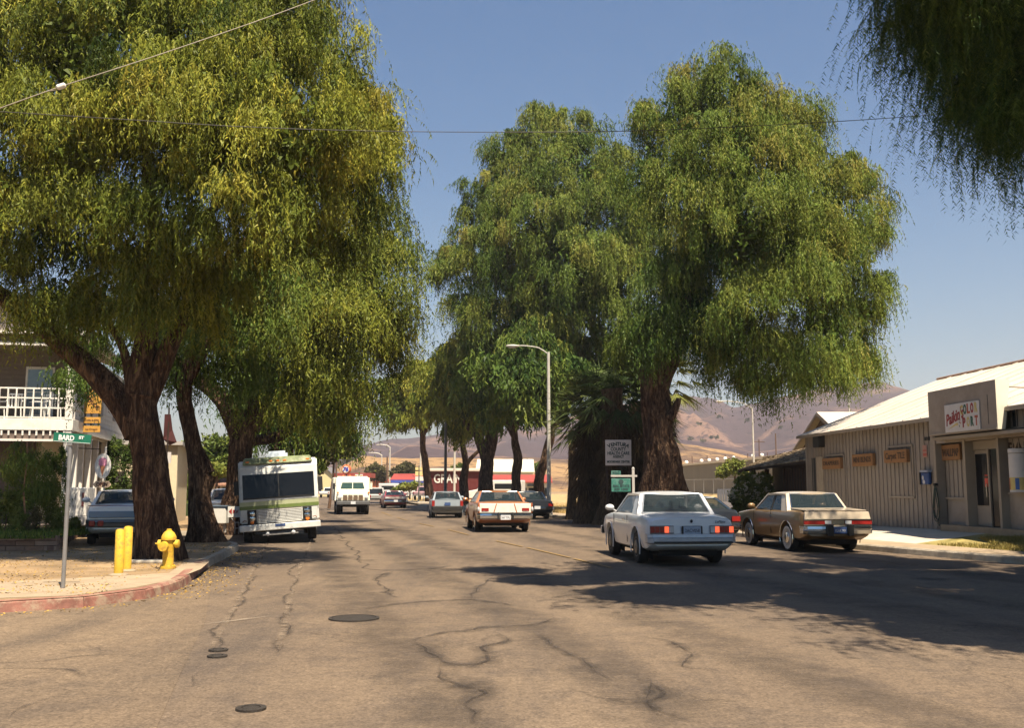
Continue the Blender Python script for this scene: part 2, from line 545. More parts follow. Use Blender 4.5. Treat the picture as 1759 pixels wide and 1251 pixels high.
def catmull(pts, step):
    out = []
    P = [Vector((p[0], p[1], 0)) for p in pts]
    for i in range(len(P) - 1):
        a = P[max(i - 1, 0)]; b = P[i]; c = P[i + 1]; d = P[min(i + 2, len(P) - 1)]
        n = max(1, int(round((c - b).length / step)))
        for k in range(n):
            t = k / n
            out.append(0.5 * ((2 * b) + (c - a) * t + (2 * a - 5 * b + 4 * c - d) * t * t + (3 * b - a - 3 * c + d) * t ** 3))
    out.append(P[-1])
    return out

def kerb(name, pts, side, step, matf, w=0.16, h=0.152, smooth=True):
    """kerb of separate stones; side = +1 when the pavement lies left of the walking direction"""
    root = bpy.data.objects.new(name, None); COL.objects.link(root); structure(root)
    P = catmull(pts, step) if smooth else [Vector((p[0], p[1], 0)) for p in pts]
    nr = []
    for i in range(len(P)):
        t = (P[min(i + 1, len(P) - 1)] - P[max(i - 1, 0)]).normalized()
        nr.append(Vector((-t.y, t.x, 0)) * side)
    for i in range(len(P) - 1):
        a, b = P[i], P[i + 1]
        t = (b - a).normalized() * 0.004
        dz = random.uniform(-0.004, 0.004)
        def prof(p, n):
            return [p - n * 0.025, p - n * 0.008 + Vector((0, 0, h - 0.03)), p + n * 0.02 + Vector((0, 0, h + dz)), p + n * w + Vector((0, 0, h + dz)), p + n * w]
        A = prof(a + t, nr[i]); B = prof(b - t, nr[i + 1])
        m = MB().add(A + B, [(0, 1, 6, 5), (1, 2, 7, 6), (2, 3, 8, 7), (3, 4, 9, 8), (0, 4, 3, 2, 1), (5, 6, 7, 8, 9)])
        m.build('kerb_stone', matf(a), root)
    return root
kerb('corner_kerb', KLc[2:12], 1, 0.9, lambda p: KRED if p.y < 20.6 else KERB)
kerb('bay_kerb', KLc[11:16], 1, 1.6, lambda p: KERB)
kerb('left_kerb', KLd[:6], 1, 3.5, lambda p: KERB)
kerb('right_kerb', KR[1:10], -1, 2.4, lambda p: KERB)
# gutter pans
sheet('corner_concrete', [gr(-300, 1040, .15), gr(0, 1028, .15), gr(120, 1024, .15), gr(230, 1010, .15), gr(300, 996, .15), gr(345, 978, .15), gr(360, 965, .15), gr(330, 958, .15), gr(290, 985, .15), gr(140, 993, .15), gr(0, 1000, .15), gr(-300, 1008, .15)], CONC, z=0.150)
MB().box(-0.42, 0.42, -0.18, 0.18, 0, 0.05).build('concrete_stub', CONCB, None, bevel=0.01, loc=gr(247, 967, .15), rot=(0, 0, 0.05))
tag(bpy.data.objects['concrete_stub'], 'low pale concrete block in the dirt between yellow posts and hydrant', 'block')

# right side: sidewalk, driveway, lawn, lot
def zb(y): return 0.28 + (40 - y) * 0.0147
def xf(y): return 11.53 + 0.074 * (40 - y)
def inner(i, w):
    a = Vector(KR[max(i - 1, 0)]); b = Vector(KR[min(i + 1, len(KR) - 1)]); t = (b - a).normalized()
    return (KR[i][0] + t.y * w, KR[i][1] - t.x * w)
SW = [inner(i, 1.5) for i in range(len(KR))]
KI = [inner(i, 0.12) for i in range(len(KR))]
def kerb_x(y, K=SW):
    for i in range(len(K) - 1):
        if K[i][1] <= y <= K[i + 1][1]:
            t = (y - K[i][1]) / (K[i + 1][1] - K[i][1]); return K[i][0] * (1 - t) + K[i + 1][0] * t
    return K[-1][0]
m = MB()
for i in range(len(KR) - 1):
    m.quad((*KI[i], .150), (*SW[i], .150), (*SW[i + 1], .150), (*KI[i + 1], .150))
structure(m.build('right_sidewalk', CONC))
def ramp_sheet(name, ys, mat, far=False):
    m = MB()
    for a, b in zip(ys[:-1], ys[1:]):
        if far:
            m.quad((kerb_x(a), a, .148), (60, a, .148), (60, b, .148), (kerb_x(b), b, .148))
        else:
            m.quad((kerb_x(a), a, .148), (xf(a) + 0.3, a, zb(a)), (xf(b) + 0.3, b, zb(b)), (kerb_x(b), b, .148))
    return structure(m.build(name, mat))
ramp_sheet('lawn_soil', [14, 18, 22, 24.5, 26.9], LAWN)
ramp_sheet('driveway', [26.9, 30, 34, 38, 41.5], CONCB)
DRYG = nmat('dry_grass_ground', (0.40, 0.28, 0.125), 0.95, var=0.35, scale=0.6, bump=0.4, dirt=(0.25, 0.17, 0.08), dirt_amt=0.6, dscale=0.5)
ramp_sheet('dry_verge', [41.5, 46, 56, 74, 93, 120, 236], DRYG, far=True)
LOT = nmat('grey_gravel_lot', (0.21, 0.17, 0.14), 0.95, var=0.25, scale=1.2, bump=0.2)
sheet('gravel_lot', [(9.5, 55), (40, 48), (60, 75), (17, 88), (11, 70)], LOT, z=0.153)

# ------------------------------------------------------------------ cracks, seams, paint, covers
def soft(name, color, amt, nscale=5.0):
    """stain or sealer whose coverage thins out towards its edge by the 'fade' attribute of the mesh"""
    m = nmat(name, color, 0.85, var=0.3, scale=8)
    nt = m.node_tree; b_ = nt.nodes['Principled BSDF']
    a = nt.nodes.new('ShaderNodeAttribute'); a.attribute_name = 'fade'
    n = nt.nodes.new('ShaderNodeTexNoise'); n.inputs['Scale'].default_value = nscale; n.inputs['Detail'].default_value = 7; n.inputs['Roughness'].default_value = .7
    tc = nt.nodes.new('ShaderNodeTexCoord'); nt.links.new(tc.outputs['Object'], n.inputs['Vector'])
    r = nt.nodes.new('ShaderNodeMapRange'); r.inputs['From Min'].default_value = .36; r.inputs['From Max'].default_value = .62; nt.links.new(n.outputs['Fac'], r.inputs['Value'])
    mu = nt.nodes.new('ShaderNodeMath'); mu.operation = 'MULTIPLY'; nt.links.new(a.outputs['Fac'], mu.inputs[0]); nt.links.new(r.outputs[0], mu.inputs[1])
    m2 = nt.nodes.new('ShaderNodeMath'); m2.operation = 'MULTIPLY'; nt.links.new(mu.outputs[0], m2.inputs[0]); m2.inputs[1].default_value = amt
    nt.links.new(m2.outputs[0], b_.inputs['Alpha'])
    return m
STAIN = soft('tar_stain', (0.055, 0.044, 0.036), 0.55)
CORE = soft('crack_line', (0.040, 0.030, 0.023), 0.85, 3.0)
LANE = soft('tyre_darkened_lane', (0.055, 0.044, 0.036), 0.42, 0.9)
def ribbon(px, w0, w1, mat, name, z, seed, wig=.16, world=False, step=.12):
    P = [Vector(q) for q in px] if world else [gr(x, y) for x, y in px]
    P = [q for q, r_ in limb_pts(P, step)]
    vs = []; fade = []
    for i, p in enumerate(P):
        t = (P[min(i + 1, len(P) - 1)] - P[max(i - 1, 0)]).normalized()
        n = Vector((-t.y, t.x, 0))
        s1 = mnoise.noise(Vector((p.x * .9, p.y * .9, seed))) + .5 * mnoise.noise(Vector((p.x * 3.1, p.y * 3.1, seed + 4)))
        s2 = mnoise.noise(Vector((p.x * 1.3, p.y * 1.3, seed * 7.7)))
        e = min(1, i / 5, (len(P) - 1 - i) / 5)
        w = max(.004, (w0 + (w1 - w0) * (0.5 + s2))) * (0.2 + 0.8 * e)
        c = p + n * (s1 * wig) * e
        for k, f in ((-1, 0), (-.35, .9), (.35, .9), (1, 0)):
            vs.append((c.x + n.x * w * k, c.y + n.y * w * k, z + len(vs) * 2e-6)); fade.append(f * e)
    me = bpy.data.meshes.new(name)
    me.from_pydata(vs, [], [(4 * i + k, 4 * i + k + 1, 4 * i + k + 5, 4 * i + k + 4) for i in range(len(P) - 1) for k in range(3)])
    me.update()
    if me.polygons[0].normal.z < 0: me.flip_normals()
    at_ = me.attributes.new('fade', 'FLOAT', 'POINT'); at_.data.foreach_set('value', fade)
    return link(name, me, mat, main_road)
def limb_pts(pts, step):
    out = []
    for i in range(len(pts) - 1):
        a = pts[max(i - 1, 0)]; b = pts[i]; c = pts[i + 1]; d = pts[min(i + 2, len(pts) - 1)]
        n = max(2, int((c - b).length / step))
        for k in range(n):
            t = k / n
            out.append((0.5 * ((2 * b) + (c - a) * t + (2 * a - 5 * b + 4 * c - d) * t * t + (3 * b - a - 3 * c + d) * t ** 3), 0))
    out.append((pts[-1], 0))
    return out
def r5(L_): return [(560 + x / 2.932, 900 + y / 2.932) for x, y in L_]
def r6(L_): return [(1100 + x / 2.669, 900 + y / 2.669) for x, y in L_]
def r4(L_): return [(x / 2.932, 960 + y / 2.932) for x, y in L_]
cr = [
 (r5([(30, 0), (45, 20), (80, 75), (150, 150), (195, 215), (280, 235), (460, 232), (570, 225), (650, 210)]), .03, .07),
 (r5([(350, 240), (265, 270), (255, 295), (300, 325), (310, 350), (375, 378)]), .04, .10),
 (r5([(340, 610), (450, 590), (520, 565), (640, 545), (740, 540), (800, 520), (1050, 515), (1160, 470)]), .05, .10),
 (r5([(450, 590), (475, 635), (520, 670), (580, 700), (700, 716), (820, 700), (845, 650), (810, 625), (895, 595), (870, 560), (825, 545)]), .06, .14),
 (r5([(580, 700), (590, 745), (615, 790), (680, 825), (755, 858), (700, 885), (690, 915), (750, 940), (800, 960), (770, 1010), (800, 1040)]), .05, .13),
 (r5([(590, 748), (720, 725), (820, 700)]), .04, .08),
 (r5([(735, 375), (760, 330), (830, 270)]), .03, .08),
 (r5([(120, 440), (320, 410), (520, 395), (740, 385), (930, 415), (1030, 430)]), .03, .10),
 (r5([(1050, 550), (1160, 620), (1300, 720), (1450, 800)]), .03, .08),
 (r5([(1510, 770), (1600, 800), (1660, 860), (1610, 910), (1660, 960), (1759, 1000)]), .06, .16),
 (r6([(0, 520), (100, 540), (180, 575), (265, 605), (215, 655), (330, 668), (430, 700)]), .04, .09),
 (r6([(0, 465), (150, 455), (330, 448)]), .02, .04),
 (r6([(0, 700), (70, 745), (40, 805), (70, 860), (150, 890), (250, 930)]), .05, .12),
 (r6([(850, 450), (1000, 490), (1150, 530), (1350, 570), (1550, 600)]), .03, .07),
 (r4([(-60, 530), (0, 526), (200, 522), (400, 502), (700, 495), (950, 482)]), .02, .05),
 (r4([(-60, 560), (120, 555), (350, 560), (400, 578), (440, 597), (630, 585)]), .02, .06),
 (r4([(1490, 0), (1465, 120), (1450, 200), (1425, 320), (1395, 490)]), .02, .05),
 (r4([(1300, 80), (1240, 150), (1130, 330), (1080, 445), (1055, 480)]), .02, .04),
 (r4([(1010, 560), (960, 665)]), .01, .03),
 (r4([(30, 830), (120, 760), (300, 690)]), .02, .05),
]
for i, (pp, a, b) in enumerate(cr):
    ribbon(pp, a * 1.1, b * 1.5, STAIN, 'tar_stain', 0.0055 + i * .00018, i + 1)
    ribbon(pp, a * .16, b * .26, CORE, 'road_crack', 0.0095 + i * .00012, i + 1)
PATCH = nmat('lighter_asphalt_patch', (0.158, 0.114, 0.073), 0.9, var=0.25, scale=3, dirt=(0.125, 0.09, 0.058), dirt_amt=0.8, dscale=1.4, bump=0.2, bscale=40)
pp = [gr(*q) for q in ([(536, 930), (505, 1005), (478, 1122), (360, 1122), (405, 1040), (463, 930)])]
TP = soft('trench_seam', (0.215, 0.160, 0.110), .8, 2.0)
for a_, b_ in (((536, 925), (505, 1005)), ((505, 1005), (478, 1122)), ((463, 925), (405, 1040)), ((405, 1040), (360, 1122)), ((478, 1122), (360, 1122))):
    ribbon([a_, ((a_[0] + b_[0]) / 2, (a_[1] + b_[1]) / 2), b_], .03, .06, TP, 'trench_seam', .0148 + a_[1] * 4e-7, 90 + a_[0], .02)
WSOFT = soft('worn_white_line', (0.34, 0.28, 0.21), 1.0, 6.0)
for k, pts in enumerate(([(182, 1090), (235, 1086), (294, 1081)], [(326, 1078), (400, 1069), (480, 1059)])):
    ribbon(pts, .05, .07, WSOFT, 'stop_line', .0163 + k * .0002, 130 + k, .03)
for k, (v0, w_) in enumerate(((-5.2, .45), (-3.5, .45), (-1.9, .5), (1.6, .5), (3.4, .45), (6.2, .6))):
    q = [Vector((6.57 - .222 * u + .975 * v0, .975 * u + .222 * v0, 0)) for u in (3, 12, 25, 45, 70, 110)]
    ribbon(q, w_, w_ * 1.3, LANE, 'tyre_lane', 0.0047 + k * .0001, 40 + k, .25, True, .6)
for k in range(26):
    rr_ = random.Random(k * 7 + 1); u = rr_.uniform(7, 60); v0 = rr_.choice((-5.5, -4.3, -2.7, 2.5, 4.6)) + rr_.gauss(0, .5); L_ = rr_.uniform(.15, .5)
    q = [Vector((6.57 - .222 * (u + a * L_) + .975 * v0, .975 * (u + a * L_) + .222 * v0, 0)) for a in (-1, 0, 1)]
    ribbon(q, L_ * .5, L_ * .8, STAIN, 'oil_stain', 0.0122 + k * .00009, 60 + k, .05, True, .08)
def ystripe(a, b, w=0.085):
    A = gr(*a); B = gr(*b); t = (B - A).normalized(); n = Vector((-t.y, t.x, 0)) * w / 2
    o = sheet('centre_line', [A - n, A + n, B + n, B - n], YPAINT, kind=None, z=0.0165); o.parent = main_road
for a, b in (((1050, 977), (985, 961)), ((980, 959.5), (905, 942)), ((898, 940.5), (852, 930.5)), ((805, 920), (770, 911)), ((745, 905.5), (720, 900)), ((700, 895), (682, 890)), ((672, 887), (655, 880.5))):
    ystripe(a, b)
def cover(px, py, r, label):
    t = thing('manhole_cover', label, 'manhole cover', gr(px, py), 0)
    MB().lathe([(r + .04, 0.0), (r + .04, 0.018), (r, 0.019), (r, 0.012)], 28).build('rim', IRON, t)
    MB().lathe([(r - .01, 0.01), (r - .01, 0.0175), (r - .03, 0.019), (0.02, 0.019)], 28).build('lid', IRON, t)
cover(608, 1064, 0.27, 'large dark iron manhole cover in the road ahead of the red kerb corner')
cover(375, 1119, 0.055, 'small round iron valve cover, upper one of the pair at the trench patch')
cover(373, 1129.5, 0.055, 'small round iron valve cover, lower one of the pair at the trench patch')
cover(431, 1220, 0.07, 'small iron valve cover alone in the asphalt nearest the camera')

# litter in the gutter and dead leaves on the pavement
rng = np.random.default_rng(5)
def scatter_flat(name, pts, mat, size, label, cat):
    n = len(pts); a = rng.uniform(0, 6.28, n); s_ = size * rng.uniform(0.5, 1.4, n)
    d = np.stack([np.cos(a), np.sin(a), rng.uniform(0, .5, n)], 1) * s_[:, None]; e = np.stack([-np.sin(a), np.cos(a), rng.uniform(0, .4, n)], 1) * s_[:, None] * 0.4
    V = np.stack([pts, pts + d * .5 + e, pts + d, pts + d * .5 - e], 1)
    o = link(name, leaf_mesh(name, V, rng.uniform(0, 1, n), mat, 4), None)
    return tag(o, label, cat, kind='stuff')
LIT = leaf_mat('dead_leaves', [(0.30, 0.19, 0.05), (0.42, 0.27, 0.07), (0.22, 0.12, 0.04)], 0.1)
K = catmull(KLc[3:12], 0.3); P = []
for p in K:
    n_ = 26 if p.y > 15 else 10
    for k in range(n_):
        P.append((p.x + abs(random.gauss(0, .22 if p.y < 15 else .45)) + .03, p.y - (0.12 if p.y < 14.5 else 0) + random.gauss(0, .15), 0.006))
P = np.array([q for q in P])
scatter_flat('gutter_litter', P, LIT, 0.035, 'thin drift of tan dead leaves in the gutter along the red kerb', 'litter')
P = np.stack([rng.uniform(-12, -5.6, 9000), rng.uniform(14.2, 27, 9000), np.full(9000, .150)], 1)
keep = (P[:, 0] < -5.75 - 0.1 * (P[:, 1] - 15)) & (rng.uniform(0, 1, 9000) < 0.25 + 0.75 * (np.sin(P[:, 0] * 1.7) * np.cos(P[:, 1] * 1.3) > 0))
scatter_flat('leaf_litter', P[keep], LIT, 0.032, 'dry leaves scattered over the dirt of the corner', 'litter')

def grass(name, region, n, h, mat, label, zf, clump=0.0):
    p = region(n); n = len(p)
    a = rng.uniform(0, 6.28, n); hh = h * rng.uniform(0.4, 1.3, n)
    base = np.stack([p[:, 0], p[:, 1], zf(p)], 1)
    w = np.stack([np.cos(a), np.sin(a), 0 * a], 1) * 0.012 * (h / 0.1) ** .5
    tip = base + np.stack([rng.normal(0, .35, n) * hh, rng.normal(0, .35, n) * hh, hh], 1)
    V = np.stack([base - w, base + w, tip], 1)
    return tag(link(name, leaf_mesh(name, V, rng.uniform(0, 1, n), mat), None), label, 'grass', kind='stuff')
GR1 = leaf_mat('dry_lawn_grass', [(0.26, 0.21, 0.06), (0.40, 0.30, 0.10), (0.18, 0.17, 0.04)], 0.2)
GR2 = leaf_mat('golden_dry_grass', [(0.44, 0.30, 0.11), (0.52, 0.38, 0.16), (0.32, 0.21, 0.08)], 0.2)
def reg(n):
    y = rng.uniform(17, 27.2, n); t = rng.uniform(0, 1, n)
    x0 = np.array([kerb_x(v) for v in y]); x1 = xf(y)
    q = np.stack([x0 + t * (x1 - x0), y], 1)
    k = (y < 26.2 - 1.2 * np.sin(t * 5) ** 2)
    return q[k]
def zlawn(p):
    x0 = np.array([kerb_x(v) for v in p[:, 1]]); t = (p[:, 0] - x0) / (xf(p[:, 1]) + .3 - x0)
    return .148 + t * (zb(p[:, 1]) - .148)
grass('lawn_grass', reg, 26000, 0.07, GR1, 'patchy yellow green lawn in front of the store', zlawn)
def reg2(n):
    y = rng.uniform(44, 95, n); x0 = np.array([kerb_x(v) for v in y]); return np.stack([x0 + rng.exponential(3.0, n), y], 1)
grass('verge_grass', reg2, 22000, 0.16, GR2, 'tall straw coloured grass under the roadside trees', lambda p: np.full(len(p), .148))
def reg3(n):
    y = rng.uniform(75, 112, n); return np.stack([rng.uniform(14, 55, n), y], 1)

# ------------------------------------------------------------------ hills
def hill_mat(name, brush, tan, split=0.5, scale=0.006):
    m = bpy.data.materials.new(name); m.use_nodes = True
    nt = m.node_tree; b = nt.nodes['Principled BSDF']; L = nt.links.new
    tc = nt.nodes.new('ShaderNodeTexCoord')
    mp = nt.nodes.new('ShaderNodeMapping'); mp.inputs['Scale'].default_value = (1, 1, 2.2); L(tc.outputs['Object'], mp.inputs[0])
    def nz(s, d, ds=0.3):
        n = nt.nodes.new('ShaderNodeTexNoise'); n.inputs['Scale'].default_value = s; n.inputs['Detail'].default_value = d; n.inputs['Distortion'].default_value = ds
        n.inputs['Roughness'].default_value = 0.65; L(mp.outputs[0], n.inputs['Vector']); return n.outputs['Fac']
    r = nt.nodes.new('ShaderNodeMapRange'); r.inputs['From Min'].default_value = split - 0.04; r.inputs['From Max'].default_value = split + 0.05; L(nz(scale, 9), r.inputs['Value'])
    x = nt.nodes.new('ShaderNodeMix'); x.data_type = 'RGBA'; x.inputs['A'].default_value = (*brush, 1); x.inputs['B'].default_value = (*tan, 1); L(r.outputs[0], x.inputs['Factor'])
    r2 = nt.nodes.new('ShaderNodeMapRange'); r2.inputs['From Min'].default_value = 0.54; r2.inputs['From Max'].default_value = 0.6; r2.inputs['To Max'].default_value = 0.9; L(nz(scale * 14, 6), r2.inputs['Value'])
    y = nt.nodes.new('ShaderNodeMix'); y.data_type = 'RGBA'; L(x.outputs['Result'], y.inputs['A']); y.inputs['B'].default_value = tuple(c * 0.62 for c in brush) + (1,); L(r2.outputs[0], y.inputs['Factor'])
    L(y.outputs['Result'], b.inputs['Base Color']); b.inputs['Roughness'].default_value = 0.95; b.inputs['Specular IOR Level'].default_value = 0.05
    MATS[name] = m
    return m

def hill(name, prof, d, mat, fall, seed, dd=0.0):
    """terrain whose crest is seen along prof [(px,py)]; falls to the plain over the distance fall, both sides"""
    xs = np.linspace(prof[0][0], prof[-1][0], 150)
    ys = np.interp(xs, [p[0] for p in prof], [p[1] for p in prof])
    NV = 34; vs = []; fs = []
    for i, (x, y) in enumerate(zip(xs, ys)):
        dist = d + dd * (x - xs[0]) / (xs[-1] - xs[0])
        c = at(x, y + 1.2 * mnoise.noise(Vector((x * .03, seed, 0))), dist)
        for j in range(NV):
            s = j / (NV - 5)        # 0 foot, 1 crest, beyond = back slope
            yy = c.y - fall * (1 - s)
            k = math.sin(min(s, 1) * math.pi / 2) ** 1.25 if s <= 1 else 1 - (s - 1) * 1.6
            xx = c.x * (yy / c.y) if c.y else c.x
            n = mnoise.fractal(Vector((xx * .006, yy * .006, seed)), 0.9, 2.1, 6) * 0.16 * c.z * math.sin(min(s, 1) * math.pi) 
            g = -abs(mnoise.noise(Vector((xx * .012, yy * .0035, seed + 5)))) * 0.30 * c.z * math.sin(min(s, 1) * math.pi)
            vs.append((xx, yy, c.z * k + n + g - 0.5))
    for i in range(len(xs) - 1):
        for j in range(NV - 1):
            a = i * NV + j
            fs.append((a, a + NV, a + NV + 1, a + 1))
    me = bpy.data.meshes.new(name); me.from_pydata(vs, [], fs)
    me.polygons.foreach_set('use_smooth', [True] * len(fs)); me.update()
    return structure(link(name, me, mat))
HB = hill_mat('brushy_hill', (0.068, 0.044, 0.045), (0.20, 0.118, 0.082), 0.55, 0.0075)
HT = hill_mat('golden_hill', (0.095, 0.060, 0.042), (0.30, 0.185, 0.085), 0.47, 0.012)
hill('far_hills', [(-900, 760), (200, 770), (420, 800), (545, 792), (600, 772), (640, 761), (700, 757), (740, 751), (800, 742), (900, 738), (1000, 722), (1100, 700), (1150, 686), (1190, 683), (1225, 688), (1260, 701), (1300, 700), (1350, 686), (1400, 676), (1450, 671), (1510, 671), (1560, 678), (1620, 688), (1759, 700), (2600, 720)], 1500, HB, 760, 3.0)
hill('mid_hills', [(640, 812), (665, 786), (700, 770), (760, 768), (820, 775), (900, 790), (1000, 780), (1080, 762), (1150, 752), (1200, 758), (1290, 776), (1380, 768), (1500, 745), (1700, 740), (2400, 760)], 950, HB, 420, 9.0)
hill('golden_ridge', [(420, 835), (520, 828), (570, 812), (600, 797), (625, 786), (650, 789), (700, 790), (800, 789), (900, 786), (1000, 790), (1150, 760), (1190, 764), (1260, 777), (1340, 800), (1420, 812), (1700, 820), (2200, 826)], 620, HT, 260, 14.0)
# ================================================================== TREES
def bark_mat(name, a, b_, c, scale=4.5):
    m = bpy.data.materials.new(name); m.use_nodes = True
    nt = m.node_tree; b = nt.nodes['Principled BSDF']; L = nt.links.new
    tc = nt.nodes.new('ShaderNodeTexCoord')
    mp = nt.nodes.new('ShaderNodeMapping'); mp.inputs['Scale'].default_value = (2.2, 2.2, 0.5); L(tc.outputs['Object'], mp.inputs[0])
    n = nt.nodes.new('ShaderNodeTexNoise'); n.inputs['Scale'].default_value = scale; n.inputs['Detail'].default_value = 9; n.inputs['Roughness'].default_value = 0.7; n.inputs['Distortion'].default_value = 0.8; L(mp.outputs[0], n.inputs['Vector'])
    r = nt.nodes.new('ShaderNodeValToRGB'); r.color_ramp.elements[0].position = 0.36; r.color_ramp.elements[1].position = 0.64
    r.color_ramp.elements[0].color = (*a, 1); r.color_ramp.elements[1].color = (*c, 1); e = r.color_ramp.elements.new(0.5); e.color = (*b_, 1)
    L(n.outputs['Fac'], r.inputs[0]); L(r.outputs[0], b.inputs['Base Color'])
    b.inputs['Roughness'].default_value = 0.95; b.inputs['Specular IOR Level'].default_value = 0.1
    v = nt.nodes.new('ShaderNodeTexVoronoi'); v.inputs['Scale'].default_value = scale * 3; L(mp.outputs[0], v.inputs['Vector'])
    ad = nt.nodes.new('ShaderNodeMath'); ad.operation = 'ADD'; L(n.outputs['Fac'], ad.inputs[0]); L(v.outputs['Distance'], ad.inputs[1])
    bp = nt.nodes.new('ShaderNodeBump'); bp.inputs['Strength'].default_value = 0.9; bp.inputs['Distance'].default_value = 0.08
    L(ad.outputs[0], bp.inputs['Height']); L(bp.outputs[0], b.inputs['Normal'])
    MATS[name] = m
    return m
BARK = bark_mat('pepper_tree_bark', (0.022, 0.013, 0.010), (0.070, 0.041, 0.027), (0.22, 0.14, 0.085))
BARK2 = bark_mat('dark_bark', (0.035, 0.022, 0.016), (0.09, 0.055, 0.036), (0.20, 0.125, 0.075))
PALMB = bark_mat('palm_skirt_fibre', (0.04, 0.026, 0.016), (0.10, 0.068, 0.04), (0.20, 0.14, 0.08), 5)
LEAF_A = leaf_mat('pepper_leaves_yellowing', [(0.030, 0.054, 0.012), (0.108, 0.136, 0.020), (0.215, 0.225, 0.030), (0.34, 0.295, 0.042)], 0.25)
LEAF_B = leaf_mat('pepper_leaves_green', [(0.028, 0.060, 0.014), (0.092, 0.140, 0.024), (0.175, 0.205, 0.036), (0.27, 0.24, 0.05)], 0.25)
LEAF_C = leaf_mat('shrub_leaves', [(0.045, 0.075, 0.018), (0.10, 0.145, 0.028), (0.19, 0.22, 0.045), (0.27, 0.27, 0.065)], 0.25)
LEAF_D = leaf_mat('dusty_leaves', [(0.055, 0.055, 0.022), (0.095, 0.085, 0.035), (0.15, 0.125, 0.05), (0.20, 0.16, 0.07)], 0.2)
TWIG = nmat('twig_bark', (0.13, 0.075, 0.045), 0.9, var=0.3, scale=9)

def limb_path(pts, step=0.35, seed=0, wob=0.06):
    """pts: (Vector, radius); resampled smoothly"""
    out = []
    for i in range(len(pts) - 1):
        a = pts[max(i - 1, 0)]; b = pts[i]; c = pts[i + 1]; d = pts[min(i + 2, len(pts) - 1)]
        n = max(2, int((c[0] - b[0]).length / step))
        for k in range(n):
            t = k / n
            p = 0.5 * ((2 * b[0]) + (c[0] - a[0]) * t + (2 * a[0] - 5 * b[0] + 4 * c[0] - d[0]) * t * t + (3 * b[0] - a[0] - 3 * c[0] + d[0]) * t ** 3)
            r = (b[1] + (c[1] - b[1]) * t) * .92
            w = mnoise.noise_vector(p * 0.8 + Vector((seed, 0, 0))) * wob * (1 if r < .3 else 1.3)
            out.append((p + w, r))
    out.append(pts[-1])
    return out

def limb(name, pts, parent, mat, seed=0, n=18, flare=0.0, knob=0.18, step=0.12):
    base = parent.location
    q = limb_path(pts, step, seed)
    path = [p - base for p, r in q]; rad = [r for p, r in q]
    def jig(i, a, p):
        z = p.z
        f = 1 + knob * mnoise.fractal(Vector((math.cos(a) * 1.6 + seed, math.sin(a) * 1.6, z * 0.75)), 0.8, 2.0, 4)
        f += 0.05 * math.sin(a * 7 + z * 1.3 + seed) + 0.07 * mnoise.noise(Vector((math.cos(a) * 4.5 + seed, math.sin(a) * 4.5, z * 1.1))) + 0.05 * abs(mnoise.noise(Vector((math.cos(a) * 10, math.sin(a) * 10, z * 1.6 + seed))))
        if flare and z < 1.1:
            f += flare * (1 - max(z, 0) / 1.1) ** 2 * (0.55 + 0.45 * math.sin(a * 5 + seed * 2.1)) 
        return f
    m = MB().tube(path, rad, n, jig=jig)
    return m.build(name, mat, parent, smooth=True, fix=False)

def tree(label, loc, limbs, lobes, leafm, seed, d, group='pepper trees along the street', leaf=0.16, wid=0.034, cl=0.9, strands=36, leaves=14, hang=1.2, fill=45, tintb=0.4, clump_r=0.45, bark=None, flare=0.5, pinnate=False, dz=1.0, low=-0.35, cat='tree'):
    bark = bark or BARK
    t = thing('pepper_tree', label, cat, loc, 0, group)
    for i, L_ in enumerate(limbs):
        limb('trunk' if i == 0 else 'limb', L_, t, bark, seed + i * 3.3, n=(64 if d < 45 else 34) if i == 0 else 16, flare=flare if i == 0 else 0, knob=0.15 if i == 0 else 0.12)
    V, T = weeping(lobes, seed, cl, strands, leaves, leaf, wid, hang, fill, tintb, clump_r, pinnate, low)
    V = V - np.array(loc)
    link('crown', leaf_mesh('crown', V, T, leafm), None, t)
    return t

def PX(lst, d, dz=1.0):
    """lobes (px, py, r_px, depth offset, tint) of a crown standing at distance d"""
    out = []
    for q in lst:
        px, py, r = q[:3]; off = q[3] if len(q) > 3 else 0; tn = q[4] if len(q) > 4 else 0
        c = at(px, py, d + off); rr = r * (d + off) / FPX
        out.append((tuple(c), (rr, rr * 0.95, rr * dz), tn))
    return out
def LP(lst, d):
    """limb points (px, py, radius in m, depth offset)"""
    return [(at(q[0], q[1], d + (q[3] if len(q) > 3 else 0)), q[2]) for q in lst]

